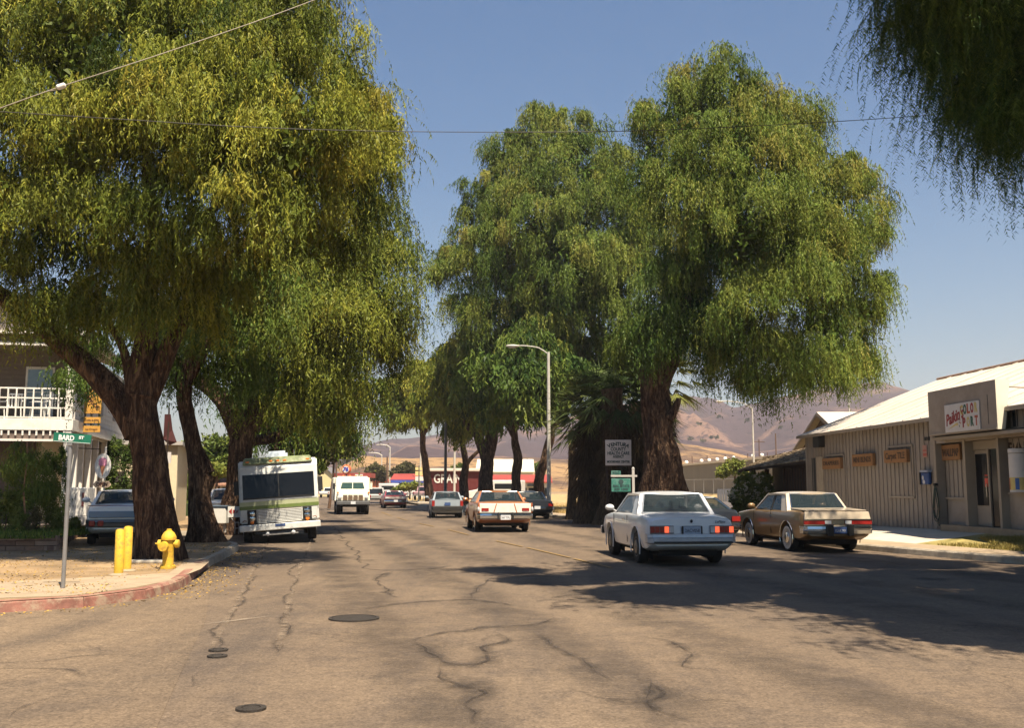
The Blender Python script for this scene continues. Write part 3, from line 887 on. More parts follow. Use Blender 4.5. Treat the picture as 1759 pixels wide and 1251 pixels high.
# ---- the big tree at the corner
dA = 20.9
baseA = gr(277, 962, .146)
tree('massive pepper tree with forked trunk and golden green crown behind the yellow hydrant', baseA,
     [[(baseA + Vector((0, 0, -.2)), .52)] + LP([(273, 935, .47), (266, 880, .41), (256, 800, .36), (247, 730, .34), (243, 680, .34)], dA),
      LP([(238, 745, .30), (205, 690, .30), (160, 640, .25), (105, 592, .23), (50, 545, .20), (0, 507, .18), (-70, 470, .14), (-140, 400, .08)], dA),
      LP([(240, 720, .30), (243, 640, .28), (248, 560, .25), (256, 470, .21), (262, 380, .16), (250, 280, .10), (240, 150, .05)], dA),
      LP([(250, 690, .22), (280, 620, .20), (310, 560, .17), (350, 490, .15), (420, 420, .11), (520, 340, .06)], dA),
      LP([(225, 660, .12), (212, 600, .10), (190, 560, .08), (150, 520, .06), (110, 480, .04)], dA + .6),
      LP([(250, 500, .14), (330, 400, .11), (420, 300, .08), (520, 200, .05)], dA + .8),
      LP([(250, 470, .14), (170, 380, .11), (90, 290, .08), (10, 200, .05)], dA + .9)],
     PX([(60, 90, 140, 0, .05), (190, 60, 140, -1.2, .05), (330, 20, 150, -.5, .05), (440, 90, 120, -1.5, .08), (510, 60, 80, 1, 0), (560, 130, 95, .5, .1), (605, 165, 60, 0, .05), (622, 235, 60, .4, .08),
         (590, 235, 95, -1, .1), (480, 230, 120, -2.3, .12), (340, 190, 125, -2.8, .1), (612, 310, 55, .5, 0), (575, 340, 80, -.8, 0), (635, 285, 36, -.6, .05), (470, 350, 90, -1.8, 0), (380, 300, 95, -2.6, .05),
         (255, 160, 100, -2.5, .05), (120, 190, 120, -2, .05), (20, 260, 110, -1.2, .0), (-60, 150, 110, 0, 0), (-50, 330, 75, -.5, 0), (60, 350, 85, -1.6, 0), (170, 370, 80, -2.3, -.05), (30, 430, 65, -1, -.05),
         (330, 400, 55, -2.0, -.05), (540, 420, 55, 0.6, -.1), (440, 420, 60, 0, -.12), (110, 430, 60, -.2, -.1), (300, 230, 130, 1.8, -.1), (150, 280, 120, 1.6, -.1), (430, 250, 120, 2.2, -.1), (300, -90, 200, .5, 0), (80, -60, 150, 1, 0), (480, -40, 90, .5, .05), (210, 440, 45, 1.5, -.2), (350, 480, 40, 1.5, -.2), (15, 470, 45, 0, -.1), (70, 520, 26, -1, .0), (250, 430, 60, -1.6, -.1), (300, 470, 50, -1.4, -.12), (190, 480, 55, -1.2, -.15), (240, 520, 34, -1.0, -.2), (120, 500, 48, -.6, -.15), (380, 470, 55, -.6, -.1), (160, 530, 35, -.4, -.2), (330, 530, 40, -.3, -.2), (280, 350, 80, -2.6, -.02)], dA),
     LEAF_A, 11, dA, leaf=0.115, wid=0.026, cl=1.0, strands=58, leaves=17, hang=1.15, fill=60, low=-.45, tintb=0.48, clump_r=0.36, flare=0.25)

# ---- second and third on the left
dB = 27.8
baseB = gr(352, 931, .146)
tree('slimmer pepper tree with leaning split trunk, second along the left kerb', baseB,
     [[(baseB + Vector((0, 0, -.2)), .52)] + LP([(350, 905, .36), (345, 860, .30), (345, 820, .30), (335, 780, .22), (322, 710, .21), (318, 670, .20), (330, 600, .16)], dB),
      LP([(345, 850, .2), (360, 820, .17), (350, 790, .12), (335, 760, .1)], dB),
      LP([(318, 680, .15), (290, 630, .12), (250, 580, .09), (200, 560, .06)], dB), LP([(322, 660, .15), (360, 590, .12), (400, 520, .08)], dB)],
     PX([(320, 560, 70, 0, -.1), (400, 520, 70, -.5, -.05), (260, 560, 60, .5, -.15), (350, 620, 50, .5, -.1), (430, 580, 65, -.4, 0), (240, 630, 45, 0, -.2), (470, 500, 70, 0, 0), (400, 620, 40, .4, -.1), (300, 640, 34, .4, -.2), (150, 560, 60, 1.5, -.2), (120, 640, 30, 1.0, -.2)], dB),
     LEAF_B, 21, dB, leaf=0.13, wid=0.034, cl=1.0, strands=38, leaves=15, hang=1.3, low=-.4, fill=34, tintb=0.42)
dC = 35.5
baseC = Vector((-9.75, 35.5, .146))
tree('broad pepper tree standing behind the green striped motorhome', baseC,
     [[(baseC + Vector((0, 0, -.2)), .52), (at(406, 850, dC), .42)] + LP([(410, 790, .40), (420, 740, .44), (430, 710, .38)], dC),
      LP([(415, 745, .42), (385, 695, .34), (350, 660, .26), (320, 640, .2), (290, 600, .12)], dC), LP([(425, 740, .36), (440, 680, .30), (450, 600, .22), (470, 520, .14)], dC),
      LP([(430, 730, .3), (475, 680, .22), (520, 610, .16), (590, 530, .1)], dC), LP([(435, 760, .22), (490, 745, .2), (540, 690, .14), (600, 620, .08)], dC + 2)],
     PX([(520, 470, 90, 0, .05), (590, 440, 80, 1, .05), (650, 400, 50, 2, .1), (660, 450, 52, 0, .1), (600, 530, 90, -1.2, .08), (670, 520, 52, 0, .12), (500, 570, 85, -1.5, .05), (640, 590, 60, .5, .1), (560, 640, 70, -.8, .05), (610, 680, 45, .4, .05),
         (440, 640, 50, -1, -.1), (490, 680, 45, -.8, -.05), (680, 590, 26, 0, .1), (420, 560, 70, 1, -.1), (540, 540, 90, 3, -.1), (470, 480, 70, 2, 0), (550, 700, 38, .5, 0), (655, 355, 35, 2, .1), (690, 560, 24, .5, .1), (500, 690, 42, -.4, -.05), (460, 670, 40, -.6, -.1), (570, 700, 36, 0, 0)], dC),
     LEAF_A, 31, dC, leaf=0.16, wid=0.042, cl=0.85, strands=38, leaves=14, hang=1.6, low=-.4, fill=20, tintb=0.40, clump_r=0.55)
dD = 47.0
baseD = Vector((-12.6, 47, .146))
tree('pepper tree farther back whose limbs show above the motorhome roof', baseD,
     [[(baseD + Vector((0, 0, -.2)), .6), (at(470, 800, dD), .45)] + LP([(480, 760, .38), (492, 720, .33), (500, 680, .25)], dD),
      LP([(480, 770, .3), (455, 740, .25), (440, 700, .2)], dD), LP([(490, 780, .25), (525, 750, .22), (550, 710, .15), (570, 660, .1)], dD)],
     PX([(540, 690, 50, 0, 0), (590, 700, 44, -.5, .05), (500, 670, 55, 1, -.1), (615, 650, 40, 0, .05), (450, 680, 50, 0, -.1), (560, 740, 30, 0, 0), (598, 742, 20, 0, .05), (480, 720, 40, 2, -.15), (520, 730, 30, 2, -.15), (530, 620, 60, 1, 0), (430, 720, 30, 3, -.15), (505, 748, 26, 0, -.1), (545, 762, 20, 0, -.05), (465, 742, 24, .5, -.1), (575, 725, 24, 0, 0)], dD),
     LEAF_B, 41, dD, leaf=0.26, wid=0.062, cl=0.6, strands=26, leaves=11, hang=1.5, fill=12, tintb=0.42, clump_r=0.6)

# ---- right side: the two great crowns
dE = 39.8
baseE = Vector((6.0, 39.8, .148))
tree('huge pepper tree with swollen flared trunk beside the palm trees, right hand crown', baseE,
     [[(baseE + Vector((0, 0, -.3)), 1.15), (at(1145, 885, dE), 1.08)] + LP([(1142, 850, 1.0), (1138, 800, .78), (1133, 750, .58), (1128, 700, .60), (1122, 650, .56), (1125, 620, .5)], dE),
      LP([(1125, 690, .42), (1142, 640, .40), (1165, 590, .36), (1180, 540, .30), (1200, 470, .24), (1230, 380, .18), (1250, 280, .1), (1240, 180, .05)], dE),
      LP([(1120, 680, .42), (1108, 640, .32, .8), (1100, 610, .2, 2.0), (1095, 590, .1, 3.0)], dE), LP([(1150, 720, .2), (1160, 700, .16), (1166, 685, .1)], dE - .5),
      LP([(1180, 560, .2), (1260, 500, .16), (1350, 450, .12), (1430, 420, .06)], dE), LP([(1175, 580, .16), (1250, 590, .12), (1330, 600, .08), (1420, 590, .05)], dE)],
     PX([(1195, 130, 38, 0, .05), (1245, 140, 55, 0, .05), (1285, 190, 60, 0, .1), (1175, 200, 65, 0, .05), (1120, 215, 40, 1, 0), (1350, 200, 52, 0, .08), (1390, 200, 26, .5, .08), (1230, 260, 90, -2, .08), (1330, 280, 85, -1.5, .08), (1400, 300, 65, 0, .05),
         (1130, 290, 60, 0, 0), (1180, 350, 80, -1.6, .03), (1280, 370, 90, -3, .06), (1380, 390, 80, -2, .05), (1450, 370, 60, 0, .05), (1490, 330, 32, 0, .05), (1470, 290, 24, .4, .05), (1440, 450, 65, -1, .03), (1490, 400, 28, 0, .03), (1380, 490, 75, -2.6, .03), (1290, 520, 62, -2.8, .02),
         (1460, 530, 60, 0, .05), (1500, 530, 26, .5, .05), (1400, 590, 60, -1.5, .0), (1320, 600, 50, -2, -.05), (1460, 600, 42, 0, 0), (1270, 600, 45, -.5, -.1), (1230, 420, 70, 1, -.15), (1215, 540, 40, 1.5, -.2), (1330, 450, 90, 2, -.1), (1225, 590, 28, 0, -.1), (1120, 560, 36, -1.0, -.22), (1145, 590, 30, -1.0, -.22), (1090, 590, 30, -.6, -.22), (1190, 560, 36, -1.2, -.2), (1250, 560, 46, -1.4, -.15), (1170, 470, 46, -1.2, -.2), (1205, 430, 55, -1.6, -.12), (1160, 540, 34, -.9, -.2), (1225, 590, 40, -.8, -.12), (1250, 625, 30, -.5, -.1), (1345, 642, 24, -.3, -.05), (1405, 640, 28, -.4, 0), (1470, 620, 30, 0, 0), (1195, 500, 50, .8, -.25), (1290, 640, 22, 0, -.1), (1300, 655, 16, -.5, -.1), (1360, 625, 36, -.5, -.05), (1440, 630, 30, 0, -.05), (1505, 480, 22, .4, .05)], dE),
     LEAF_B, 51, dE, leaf=0.155, wid=0.038, cl=0.78, strands=52, leaves=15, hang=1.55, low=-.45, fill=24, tintb=0.50, clump_r=0.55, flare=0.35)
dG = 66.0
baseG = Vector((7.0, 66.0, .148))
tree('tall pepper tree half hidden by the palms, its crown hanging over the street lamp', baseG,
     [[(baseG + Vector((0, 0, -.2)), .9), (at(1062, 860, dG), .7)] + LP([(1060, 780, .5), (1050, 700, .42), (1035, 620, .34), (1000, 500, .25), (960, 380, .15), (940, 250, .07)], dG),
      LP([(1050, 690, .3), (980, 600, .2), (900, 520, .12), (830, 440, .06)], dG)],
     PX([(925, 200, 26, 0, .05), (945, 225, 45, 0, .05), (1000, 235, 45, 0, .05), (890, 275, 55, 0, .05), (975, 300, 80, -1.5, .05), (1050, 290, 48, 0, 0), (850, 330, 55, 0, .05), (930, 370, 85, -2.5, .06), (1040, 380, 80, -2, .03), (1110, 400, 60, -1, 0), (820, 400, 55, 0, .05),
         (870, 440, 70, -2, .06), (800, 460, 45, .5, .05), (980, 460, 85, -3, .04), (1080, 480, 80, -2.5, .03), (1140, 480, 50, -1, 0), (805, 520, 40, 0, 0), (860, 540, 65, -1.5, .02), (940, 560, 70, -2.2, 0), (1030, 560, 70, -2.6, 0), (1100, 570, 60, -2, .02), (1150, 550, 40, -1, -.05),
         (840, 600, 40, 0, 0), (900, 620, 40, 0, -.05), (980, 620, 50, -.5, -.08), (1050, 620, 42, 0, -.1), (960, 480, 90, 2.5, -.1), (800, 590, 32, 0, -.05), (835, 640, 26, 0, -.05), (1000, 650, 34, 0, -.15), (940, 655, 30, 0, -.1), (1080, 640, 34, 0, -.15), (755, 465, 14, 0, .0), (775, 440, 20, .3, .05), (860, 260, 24, .5, 0), (1070, 330, 30, .3, 0)], dG),
     LEAF_B, 61, dG, leaf=0.215, wid=0.055, cl=0.42, strands=54, leaves=14, hang=2.0, low=-.45, fill=9, tintb=0.44, clump_r=0.62)

# ---- receding row on the right kerb
far = [
 ('dark leaning pepper tree trunk just left of the street lamp pole', 938, 60.0, [(930, 875, .55), (925, 830, .45), (938, 780, .38), (945, 740, .34), (925, 700, .28), (905, 670, .2)],
  [[(940, 750, .25), (965, 715, .2), (985, 680, .14)], [(930, 730, .2), (905, 690, .14), (890, 650, .1)]],
  [(930, 650, 40, 0), (880, 660, 36, 0), (970, 640, 40, 0), (850, 640, 30, 0), (910, 610, 44, 1), (905, 700, 22, 0), (960, 680, 20, 0)], 0.24),
 ('straight knobbly pepper tree trunk above the dark car by the kerb', 885, 68.0, [(885, 875, .5), (886, 830, .46), (890, 790, .44), (884, 760, .36), (880, 720, .3), (876, 680, .2)],
  [[(884, 750, .2), (862, 715, .15), (850, 690, .1)], [(883, 740, .2), (905, 710, .15), (920, 690, .1)]],
  [(870, 660, 40, 0), (830, 650, 36, 0), (900, 690, 26, 0), (850, 700, 24, 0), (860, 620, 40, 1)], 0.26),
 ('thick dark double trunked pepper tree right behind the orange coupe', 833, 76.0, [(833, 872, .85), (835, 830, .80), (836, 790, .72), (828, 765, .6), (815, 735, .4), (805, 705, .28)],
  [[(835, 790, .55), (845, 755, .5), (848, 720, .35), (855, 690, .2)], [(820, 750, .3), (798, 725, .22), (790, 700, .12)]],
  [(800, 640, 44, 0, .05), (840, 650, 40, 0, .05), (800, 690, 34, -.5, .08), (850, 700, 30, 0, 0), (780, 610, 26, 0, .05), (810, 590, 22, 0, .05), (830, 610, 38, 0, .05), (770, 660, 30, 0, .05), (830, 720, 18, 0)], 0.46),
 ('sunlit pale pepper tree trunk in front of the red grain barn', 797, 84.0, [(797, 868, .62), (797, 830, .5), (800, 800, .42), (797, 775, .36), (790, 745, .28)],
  [[(800, 800, .2), (812, 785, .16), (826, 770, .12)], [(795, 760, .2), (783, 745, .16), (778, 720, .1)]],
  [(790, 700, 30, 0, .05), (760, 690, 32, 0, .05), (815, 720, 22, 0, 0), (750, 650, 32, 0, .05), (780, 735, 14, 0), (740, 690, 24, 0, .05)], 0.5),
 ('farthest pepper tree of the right kerb, bent dark trunk beside the sign stack', 733, 104.0, [(741, 862, .75), (736, 835, .62), (732, 805, .55), (727, 775, .46), (726, 745, .4), (724, 715, .3)],
  [[(726, 750, .25), (740, 725, .2), (755, 700, .12)], [(725, 740, .2), (708, 715, .15), (695, 695, .1)]],
  [(700, 670, 28, 0, .05), (725, 650, 28, 0, .05), (690, 695, 24, 0, .05), (735, 690, 28, 0, .05), (675, 660, 14, 0, .05), (712, 635, 16, 0, .05), (690, 725, 16, 0, 0), (755, 700, 22, 0, 0), (715, 715, 18, 0, 0)], 0.5),
]
for i, (lab, px, d, tr, lm, lo, tb) in enumerate(far):
    b = Vector((*at(tr[0][0], 838, d)[:2], .146))
    tr = [(q[0], q[1], q[2] * .72) for q in tr]
    tr2 = [(b + Vector((0, 0, -.2)), tr[0][2] * 1.15)] + LP(tr[1:], d)
    tree(lab, b, [tr2] + [LP(q, d) for q in lm], PX([(q[0], q[1], q[2] * 1.12, q[3], q[4] if len(q) > 4 else 0) for q in lo] + [(q[0], q[1] - 4, q[2] * .9, q[3] - 3.2, 0) for q in lo] + [(q[0], q[1], q[2] * .9, q[3] + 2.5, 0) for q in lo], d), LEAF_A if tb > .45 else LEAF_B, 71 + i * 7, d, leaf=0.30 + d * .0012, wid=0.075 + d * .0004, cl=0.5, strands=24, leaves=10, hang=1.6, fill=7, tintb=tb, clump_r=0.65, flare=0.2)

# ---- the tree beside the camera on the right: its crown shades the road, its trunk stands outside the frame
bN = Vector((15.8, 13.2, .15))
lobN = []
rn = random.Random(4)
for x, y, z, r in [(3.8, 13.0, 10.5, 1.2), (3.0, 15.0, 10.7, 1.0), (5.2, 11.4, 9.8, 1.7), (5.6, 14.0, 10.8, 1.7), (5.8, 15.8, 11.4, 1.2), (6.8, 15.8, 11.1, 1.5), (8.0, 10.0, 9.6, 2.0), (7.8, 13.0, 10.8, 2.1), (8.4, 16.0, 11.8, 1.6), (8.6, 17.4, 12.6, 1.0),
                   (10.8, 10.0, 10.2, 2.2), (10.8, 13.4, 11.0, 2.3), (11.2, 17.0, 11.5, 2.0), (11.0, 19.0, 12.0, 1.3), (14, 11, 9.5, 2.3), (14, 15, 9.5, 2.3), (15.4, 18.6, 9.3, 1.9), (17, 12, 8.5, 2.2), (17, 16, 8.5, 2.3), (18.2, 19.4, 8, 1.8), (18, 9, 8, 2), (11, 7.5, 8.8, 1.9), (8, 7.6, 9, 1.6)]:
    lobN.append(((x - .6, y, z + (.9 if x < 9 and y > 12 else 0)), (r, r, r * .75), 0.0))
lobV = PX([(1600, -20, 85, 0), (1690, -10, 100, 0, .1), (1790, 20, 110, 0, -.1), (1640, 90, 60, 0), (1720, 120, 80, .4), (1800, 150, 90, 0), (1690, 190, 45, .3), (1770, 210, 70, 0), (1545, -40, 50, 0), (1660, 160, 45, .8), (1720, 230, 40, .5), (1600, 60, 50, .6), (1730, 40, 90, 1.2)], 13.2)
tN = tree('pepper tree reaching in from the upper right corner, dark fern like sprays hanging in shade', bN,
     [[(bN + Vector((0, 0, -.2)), .8), (bN + Vector((-.1, 0, 1.5)), .6), (bN + Vector((-.3, .2, 3.5)), .5), (bN + Vector((-.8, .3, 5.5)), .4)],
      [(bN + Vector((-.5, .3, 4.5)), .32), (bN + Vector((-3, .5, 7.5)), .26), (bN + Vector((-6, .8, 9.4)), .18), (bN + Vector((-10.5, .6, 10.4)), .07)],
      [(bN + Vector((-.5, .3, 4.5)), .30), (bN + Vector((-2, 3.5, 7.0)), .22), (bN + Vector((-5, 6, 10.2)), .12)],
      [(bN + Vector((-.5, .3, 4.5)), .30), (bN + Vector((1, 2.5, 7.0)), .22), (bN + Vector((2, 5, 8.2)), .12)]],
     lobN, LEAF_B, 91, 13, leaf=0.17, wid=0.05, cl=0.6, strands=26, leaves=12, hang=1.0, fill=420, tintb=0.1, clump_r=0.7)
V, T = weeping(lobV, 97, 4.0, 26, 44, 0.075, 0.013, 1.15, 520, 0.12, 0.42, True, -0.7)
link('hanging_sprays', leaf_mesh('hanging_sprays', V - np.array(bN), T, LEAF_B), None, tN)

# ---- shrubs, palms and background greenery
def shrub(name, label, cat, loc, lobes, leafm, seed, n, leaf, wid, tb, group=None, stem=None, up=.25):
    t = thing(name, label, cat, loc, 0, group)
    V, T = bushy(lobes, seed, n, leaf, wid, tb, up)
    link('foliage', leaf_mesh('foliage', V - np.array(loc), T, leafm, 4), None, t)
    if stem:
        m = MB()
        for p in stem: m.tube([Vector(q[0]) - Vector(loc) for q in p], [q[1] for q in p], 7)
        m.build('stem' if name != 'tree' else 'trunk', TWIG, t, smooth=True)
    return t
def pxl(lst, d): return [(tuple(at(q[0], q[1], d + (q[4] if len(q) > 4 else 0))), (q[2] * d / FPX, q[2] * d / FPX * .9, q[3] * d / FPX), 0.0) for q in lst]
def bg(name, label, cat, px, d, lst, leafm, seed, n, leaf, tb, group=None, base=0.1, tr=.12):
    b = Vector((*at(px, 838, d)[:2], base)); L_ = pxl(lst, d); top = Vector(L_[0][0])
    return shrub(name, label, cat, b, L_, leafm, seed, n, leaf, leaf * .75, tb, group, [[(b, tr), (b.lerp(top, .5) + Vector((.1, 0, 0)), tr * .8), (top, tr * .4)]])
gb = 'trees in the distance behind the street'
bg('background_tree', 'rounded green tree seen between the first two trunks on the left', 'tree', 312, 62, [(312, 790, 22, 26), (300, 815, 18, 20), (330, 780, 16, 22), (322, 830, 20, 16), (290, 790, 12, 20)], LEAF_C, 101, 1300, .28, .62, gb)
bg('background_tree', 'darker tall tree between the second trunk and the motorhome tree', 'tree', 375, 66, [(372, 770, 22, 24), (382, 800, 22, 18), (360, 790, 14, 22), (392, 780, 12, 26)], LEAF_C, 102, 1300, .28, .42, gb)
bg('background_tree', 'bright green low tree over the brown roofed house', 'tree', 368, 58, [(372, 808, 20, 9), (352, 806, 12, 10)], LEAF_C, 103, 900, .22, .75, gb)
bg('background_tree', 'brownish dry tree hanging over the far end of the motorhome', 'tree', 566, 74, [(575, 765, 24, 14), (590, 778, 16, 8), (556, 780, 22, 16), (600, 768, 10, 8), (545, 800, 16, 12), (560, 750, 18, 12)], LEAF_D, 104, 1500, .3, .45, gb)
bg('background_tree', 'green tree low at the end of the left row above the motorhome', 'tree', 535, 66, [(530, 775, 16, 18), (522, 790, 14, 12), (545, 770, 14, 16), (505, 785, 14, 14), (545, 800, 10, 10)], LEAF_C, 105, 1300, .28, .5, gb)
bg('background_tree', 'dusty green tree on the hill foot behind the nearer pair of street lamps', 'tree', 648, 190, [(645, 808, 14, 8), (640, 815, 12, 8), (655, 818, 12, 8)], LEAF_D, 106, 900, .6, .35, gb)
bg('background_tree', 'wide dusty olive tree behind the white and blue building', 'tree', 694, 185, [(690, 808, 16, 9), (706, 812, 12, 8), (680, 814, 10, 8), (700, 803, 9, 6)], LEAF_D, 107, 1100, .6, .25, gb)
bg('background_tree', 'small green tree over the right end of the red grain barn', 'tree', 787, 170, [(786, 806, 8, 5), (794, 803, 6, 6)], LEAF_C, 108, 500, .5, .5, gb)
bg('background_tree', 'olive tree between the trunks over the red roofed building', 'tree', 905, 180, [(902, 803, 9, 8), (912, 806, 8, 6)], LEAF_D, 109, 700, .6, .4, gb)
bg('background_tree', 'small dark round tree beyond the lamp pole by the red roof', 'tree', 922, 175, [(922, 805, 8, 6), (930, 803, 5, 6)], LEAF_C, 110, 500, .6, .35, gb)
bg('background_tree', 'young bright green tree in front of the long grey warehouse', 'tree', 1258, 76, [(1262, 800, 16, 12), (1248, 808, 14, 9), (1270, 808, 12, 8), (1240, 814, 9, 5)], LEAF_C, 111, 1300, .2, .75, gb)
ol = bg('oleander_bush', 'flowering oleander bush with pale blooms behind the shingled porch posts', 'bush', 1292, 45, [(1292, 850, 24, 26), (1275, 860, 18, 18), (1310, 855, 18, 20), (1295, 828, 18, 14), (1312, 830, 12, 14), (1280, 835, 14, 14)], LEAF_C, 112, 2600, .16, .55, base=.2, tr=.06)
FLW = leaf_mat('pale_blossom', [(0.62, 0.55, 0.36), (0.75, 0.68, 0.52)], .3)
V, T = bushy(pxl([(1292, 850, 26, 27), (1275, 858, 19, 19), (1310, 852, 19, 21), (1297, 828, 18, 14)], 44.8), 113, 130, .13, .12, .5)
link('blossom', leaf_mesh('blossom', V - np.array(ol.location), T, FLW, 4), None, ol)
lv = []
for px, py, r in [(1235, 716, 4), (1200, 728, 5), (1186, 754, 4), (1208, 757, 6), (1222, 753, 5), (1232, 752, 5), (1340, 734, 3), (1285, 722, 4), (622, 779, 5), (612, 783, 6), (602, 788, 6), (630, 774, 5), (594, 794, 5), (584, 796, 7)] + []:
    lv += pxl([(px, py, r, r * .6)], 860 if px > 700 else 610)
V, T = bushy(lv, 120, 110, 1.4, 1.1, .45)
tag(link('hill_scrub', leaf_mesh('hill_scrub', V, T, LEAF_D, 4), None), 'dark scrub dotted over the dry hillsides', 'scrub', kind='stuff')

# palms
FROND = leaf_mat('palm_fronds', [(0.030, 0.050, 0.016), (0.085, 0.11, 0.032), (0.20, 0.20, 0.055)], .2)
DEADF = leaf_mat('dead_palm_fronds', [(0.035, 0.022, 0.012), (0.08, 0.055, 0.03), (0.14, 0.10, 0.055)], .1)
def fan_fronds(c, n, rad, size, seed, lo, hi, tb, blades=16):
    rg = np.random.default_rng(seed); Vs = []; Ts = []
    for i in range(n):
        az = rg.uniform(0, 6.283); el = rg.uniform(lo, hi)
        d = np.array([math.cos(az) * math.cos(el), math.sin(az) * math.cos(el), math.sin(el)])
        root = np.array(c) + d * rad * rg.uniform(.5, 1.1) + np.array([0, 0, -0.25 * rad * (1 - el)])
        s_ = unit(np.cross(d, [0, 0, 1.0])[None])[0]; u_ = np.cross(s_, d)
        Vs.append(np.array([[np.array(c) - s_ * .02, np.array(c) + s_ * .02, root]])); Ts.append([tb])
        bl = []
        for k in range(blades):
            a = (k / (blades - 1) - .5) * 2.6
            bd = unit((d * math.cos(a) + s_ * math.sin(a) + np.array([0, 0, -.25]) + rg.normal(0, .05, 3))[None])[0]
            ln = size * rg.uniform(.75, 1.1) * (1 - .25 * abs(a))
            w = unit(np.cross(bd, u_ + rg.normal(0, .3, 3))[None])[0] * size * .055
            bl.append([root - w * .5, root + w * .5, root + bd * ln + np.array([0, 0, -.22 * ln])])
        Vs.append(np.array(bl)); Ts.append(np.full(blades, tb + rg.normal(0, .15)))
    return np.concatenate(Vs), np.clip(np.concatenate(Ts), 0, 1)
def palm(label, px, d, topy, r0, skirt, seed, n=46, base=.15, fr=1.35, grp='fan palms beside the big pepper tree', tb=.45):
    b = Vector((*at(px, 838, d)[:2], base)); top = at(px, topy, d)
    t = thing('fan_palm', label, 'palm tree', b, 0, grp)
    limb('trunk', [(b + Vector((0, 0, -.2)), r0 * 1.5), (b + Vector((0, 0, .8)), r0), (b.lerp(top, .5), r0 * .8), (top, r0 * .7)], t, PALMB, seed, n=14, knob=.2, step=.4)
    V, T = fan_fronds(top, n, fr * .95, fr, seed, -.55, 1.3, tb)
    link('crown', leaf_mesh('crown', V - np.array(b), T, FROND), None, t)
    if skirt:
        Vs = []; Ts = []
        z = top.z
        k = 0
        while z > b.z + skirt:
            V, T = fan_fronds((top.x + (b.x - top.x) * k * .02, top.y, z), 22, .5, 1.35, seed + 100 + k, -1.45, -.75, .35, 10); Vs.append(V); Ts.append(T); z -= .42; k += 1
        link('dead_frond_skirt', leaf_mesh('dead_frond_skirt', np.concatenate(Vs) - np.array(b), np.concatenate(Ts), DEADF), None, t)
    return t
palm('fan palm with shaggy skirt, leftmost of the palms right of the lamp pole', 1006, 46.0, 705, .42, 2.3, 3, 60, fr=1.25)
palm('fan palm standing in deep shade between the two front palms', 1030, 48.5, 690, .45, 1.0, 4, 50, fr=1.5, tb=.2)
palm('fan palm in deep shade right behind the swollen pepper trunk', 1092, 47.5, 690, .5, .8, 6, 50, fr=1.5, tb=.2)
palm('stout fan palm with dark skirt to the ground behind the health agency sign', 1052, 44.5, 668, .62, .5, 5, 54, fr=1.6, tb=.3)
palm('fan palm whose bright fronds show to the right of the swollen trunk', 1140, 52.0, 652, .4, 2.6, 7, 60, fr=1.55, tb=.85)
palm('short young fan palm low beside the lamp pole', 982, 52, 740, .25, 0, 9, 30, fr=1.1, tb=.5)
# ================================================================== VEHICLES
GLASS = glass_mat('car_glass', (0.02, 0.03, 0.032), 0.66)
DGLASS = glass_mat('dark_glass', (0.012, 0.015, 0.018), 0.93)
CHROME = nmat('chrome', (0.62, 0.62, 0.60), 0.16, 1.0, var=0.08)
RUBBER = nmat('tyre_rubber', (0.018, 0.017, 0.016), 0.85, var=0.3, scale=14)
WWALL = nmat('whitewall', (0.55, 0.52, 0.46), 0.8, var=0.1)
DTRIM = nmat('dark_trim', (0.022, 0.021, 0.02), 0.6, var=0.2)
SEATM = nmat('dark_blue_upholstery', (0.045, 0.06, 0.075), 0.85, var=0.2)
UNDER = nmat('underbody', (0.012, 0.011, 0.010), 0.9, var=0.2)
LRED = nmat('tail_lamp_red', (0.28, 0.018, 0.014), 0.25, var=0.2, scale=30)
LBRIGHT = nmat('lit_brake_lamp', (0.95, 0.10, 0.04), 0.3, var=0.1)
_b = LBRIGHT.node_tree.nodes['Principled BSDF']; _b.inputs['Emission Color'].default_value = (1, .13, .05, 1); _b.inputs['Emission Strength'].default_value = 0.55
LCLEAR = nmat('clear_lens', (0.5, 0.5, 0.5), 0.2, var=0.1)
LAMB = nmat('amber_lens', (0.75, 0.20, 0.03), 0.3, var=0.1)
PLATEM = nmat('plate_white', (0.62, 0.62, 0.62), 0.5, var=0.05)
PLATEB = nmat('plate_blue', (0.05, 0.09, 0.22), 0.5, var=0.05)
INK = nmat('dark_ink', (0.03, 0.03, 0.05), 0.6, var=0.05)

def paint(name, c, rough=0.3, metal=0.0):
    return nmat(name, c, rough, metal, var=0.06, scale=2.5, spec=0.5, coat=0.5, dirt=tuple(x * .72 + .03 for x in c), dirt_amt=0.3, dscale=3)

def boolean(me, cutter_mb):
    a = bpy.data.objects.new('tmp', me); COL.objects.link(a)
    b = bpy.data.objects.new('tmp_cut', cutter_mb.mesh('cut')); COL.objects.link(b)
    md = a.modifiers.new('b', 'BOOLEAN'); md.operation = 'DIFFERENCE'; md.object = b; md.solver = 'EXACT'
    dg = bpy.context.evaluated_depsgraph_get()
    res = bpy.data.meshes.new_from_object(a.evaluated_get(dg))
    bpy.data.objects.remove(a); bpy.data.objects.remove(b)
    return res

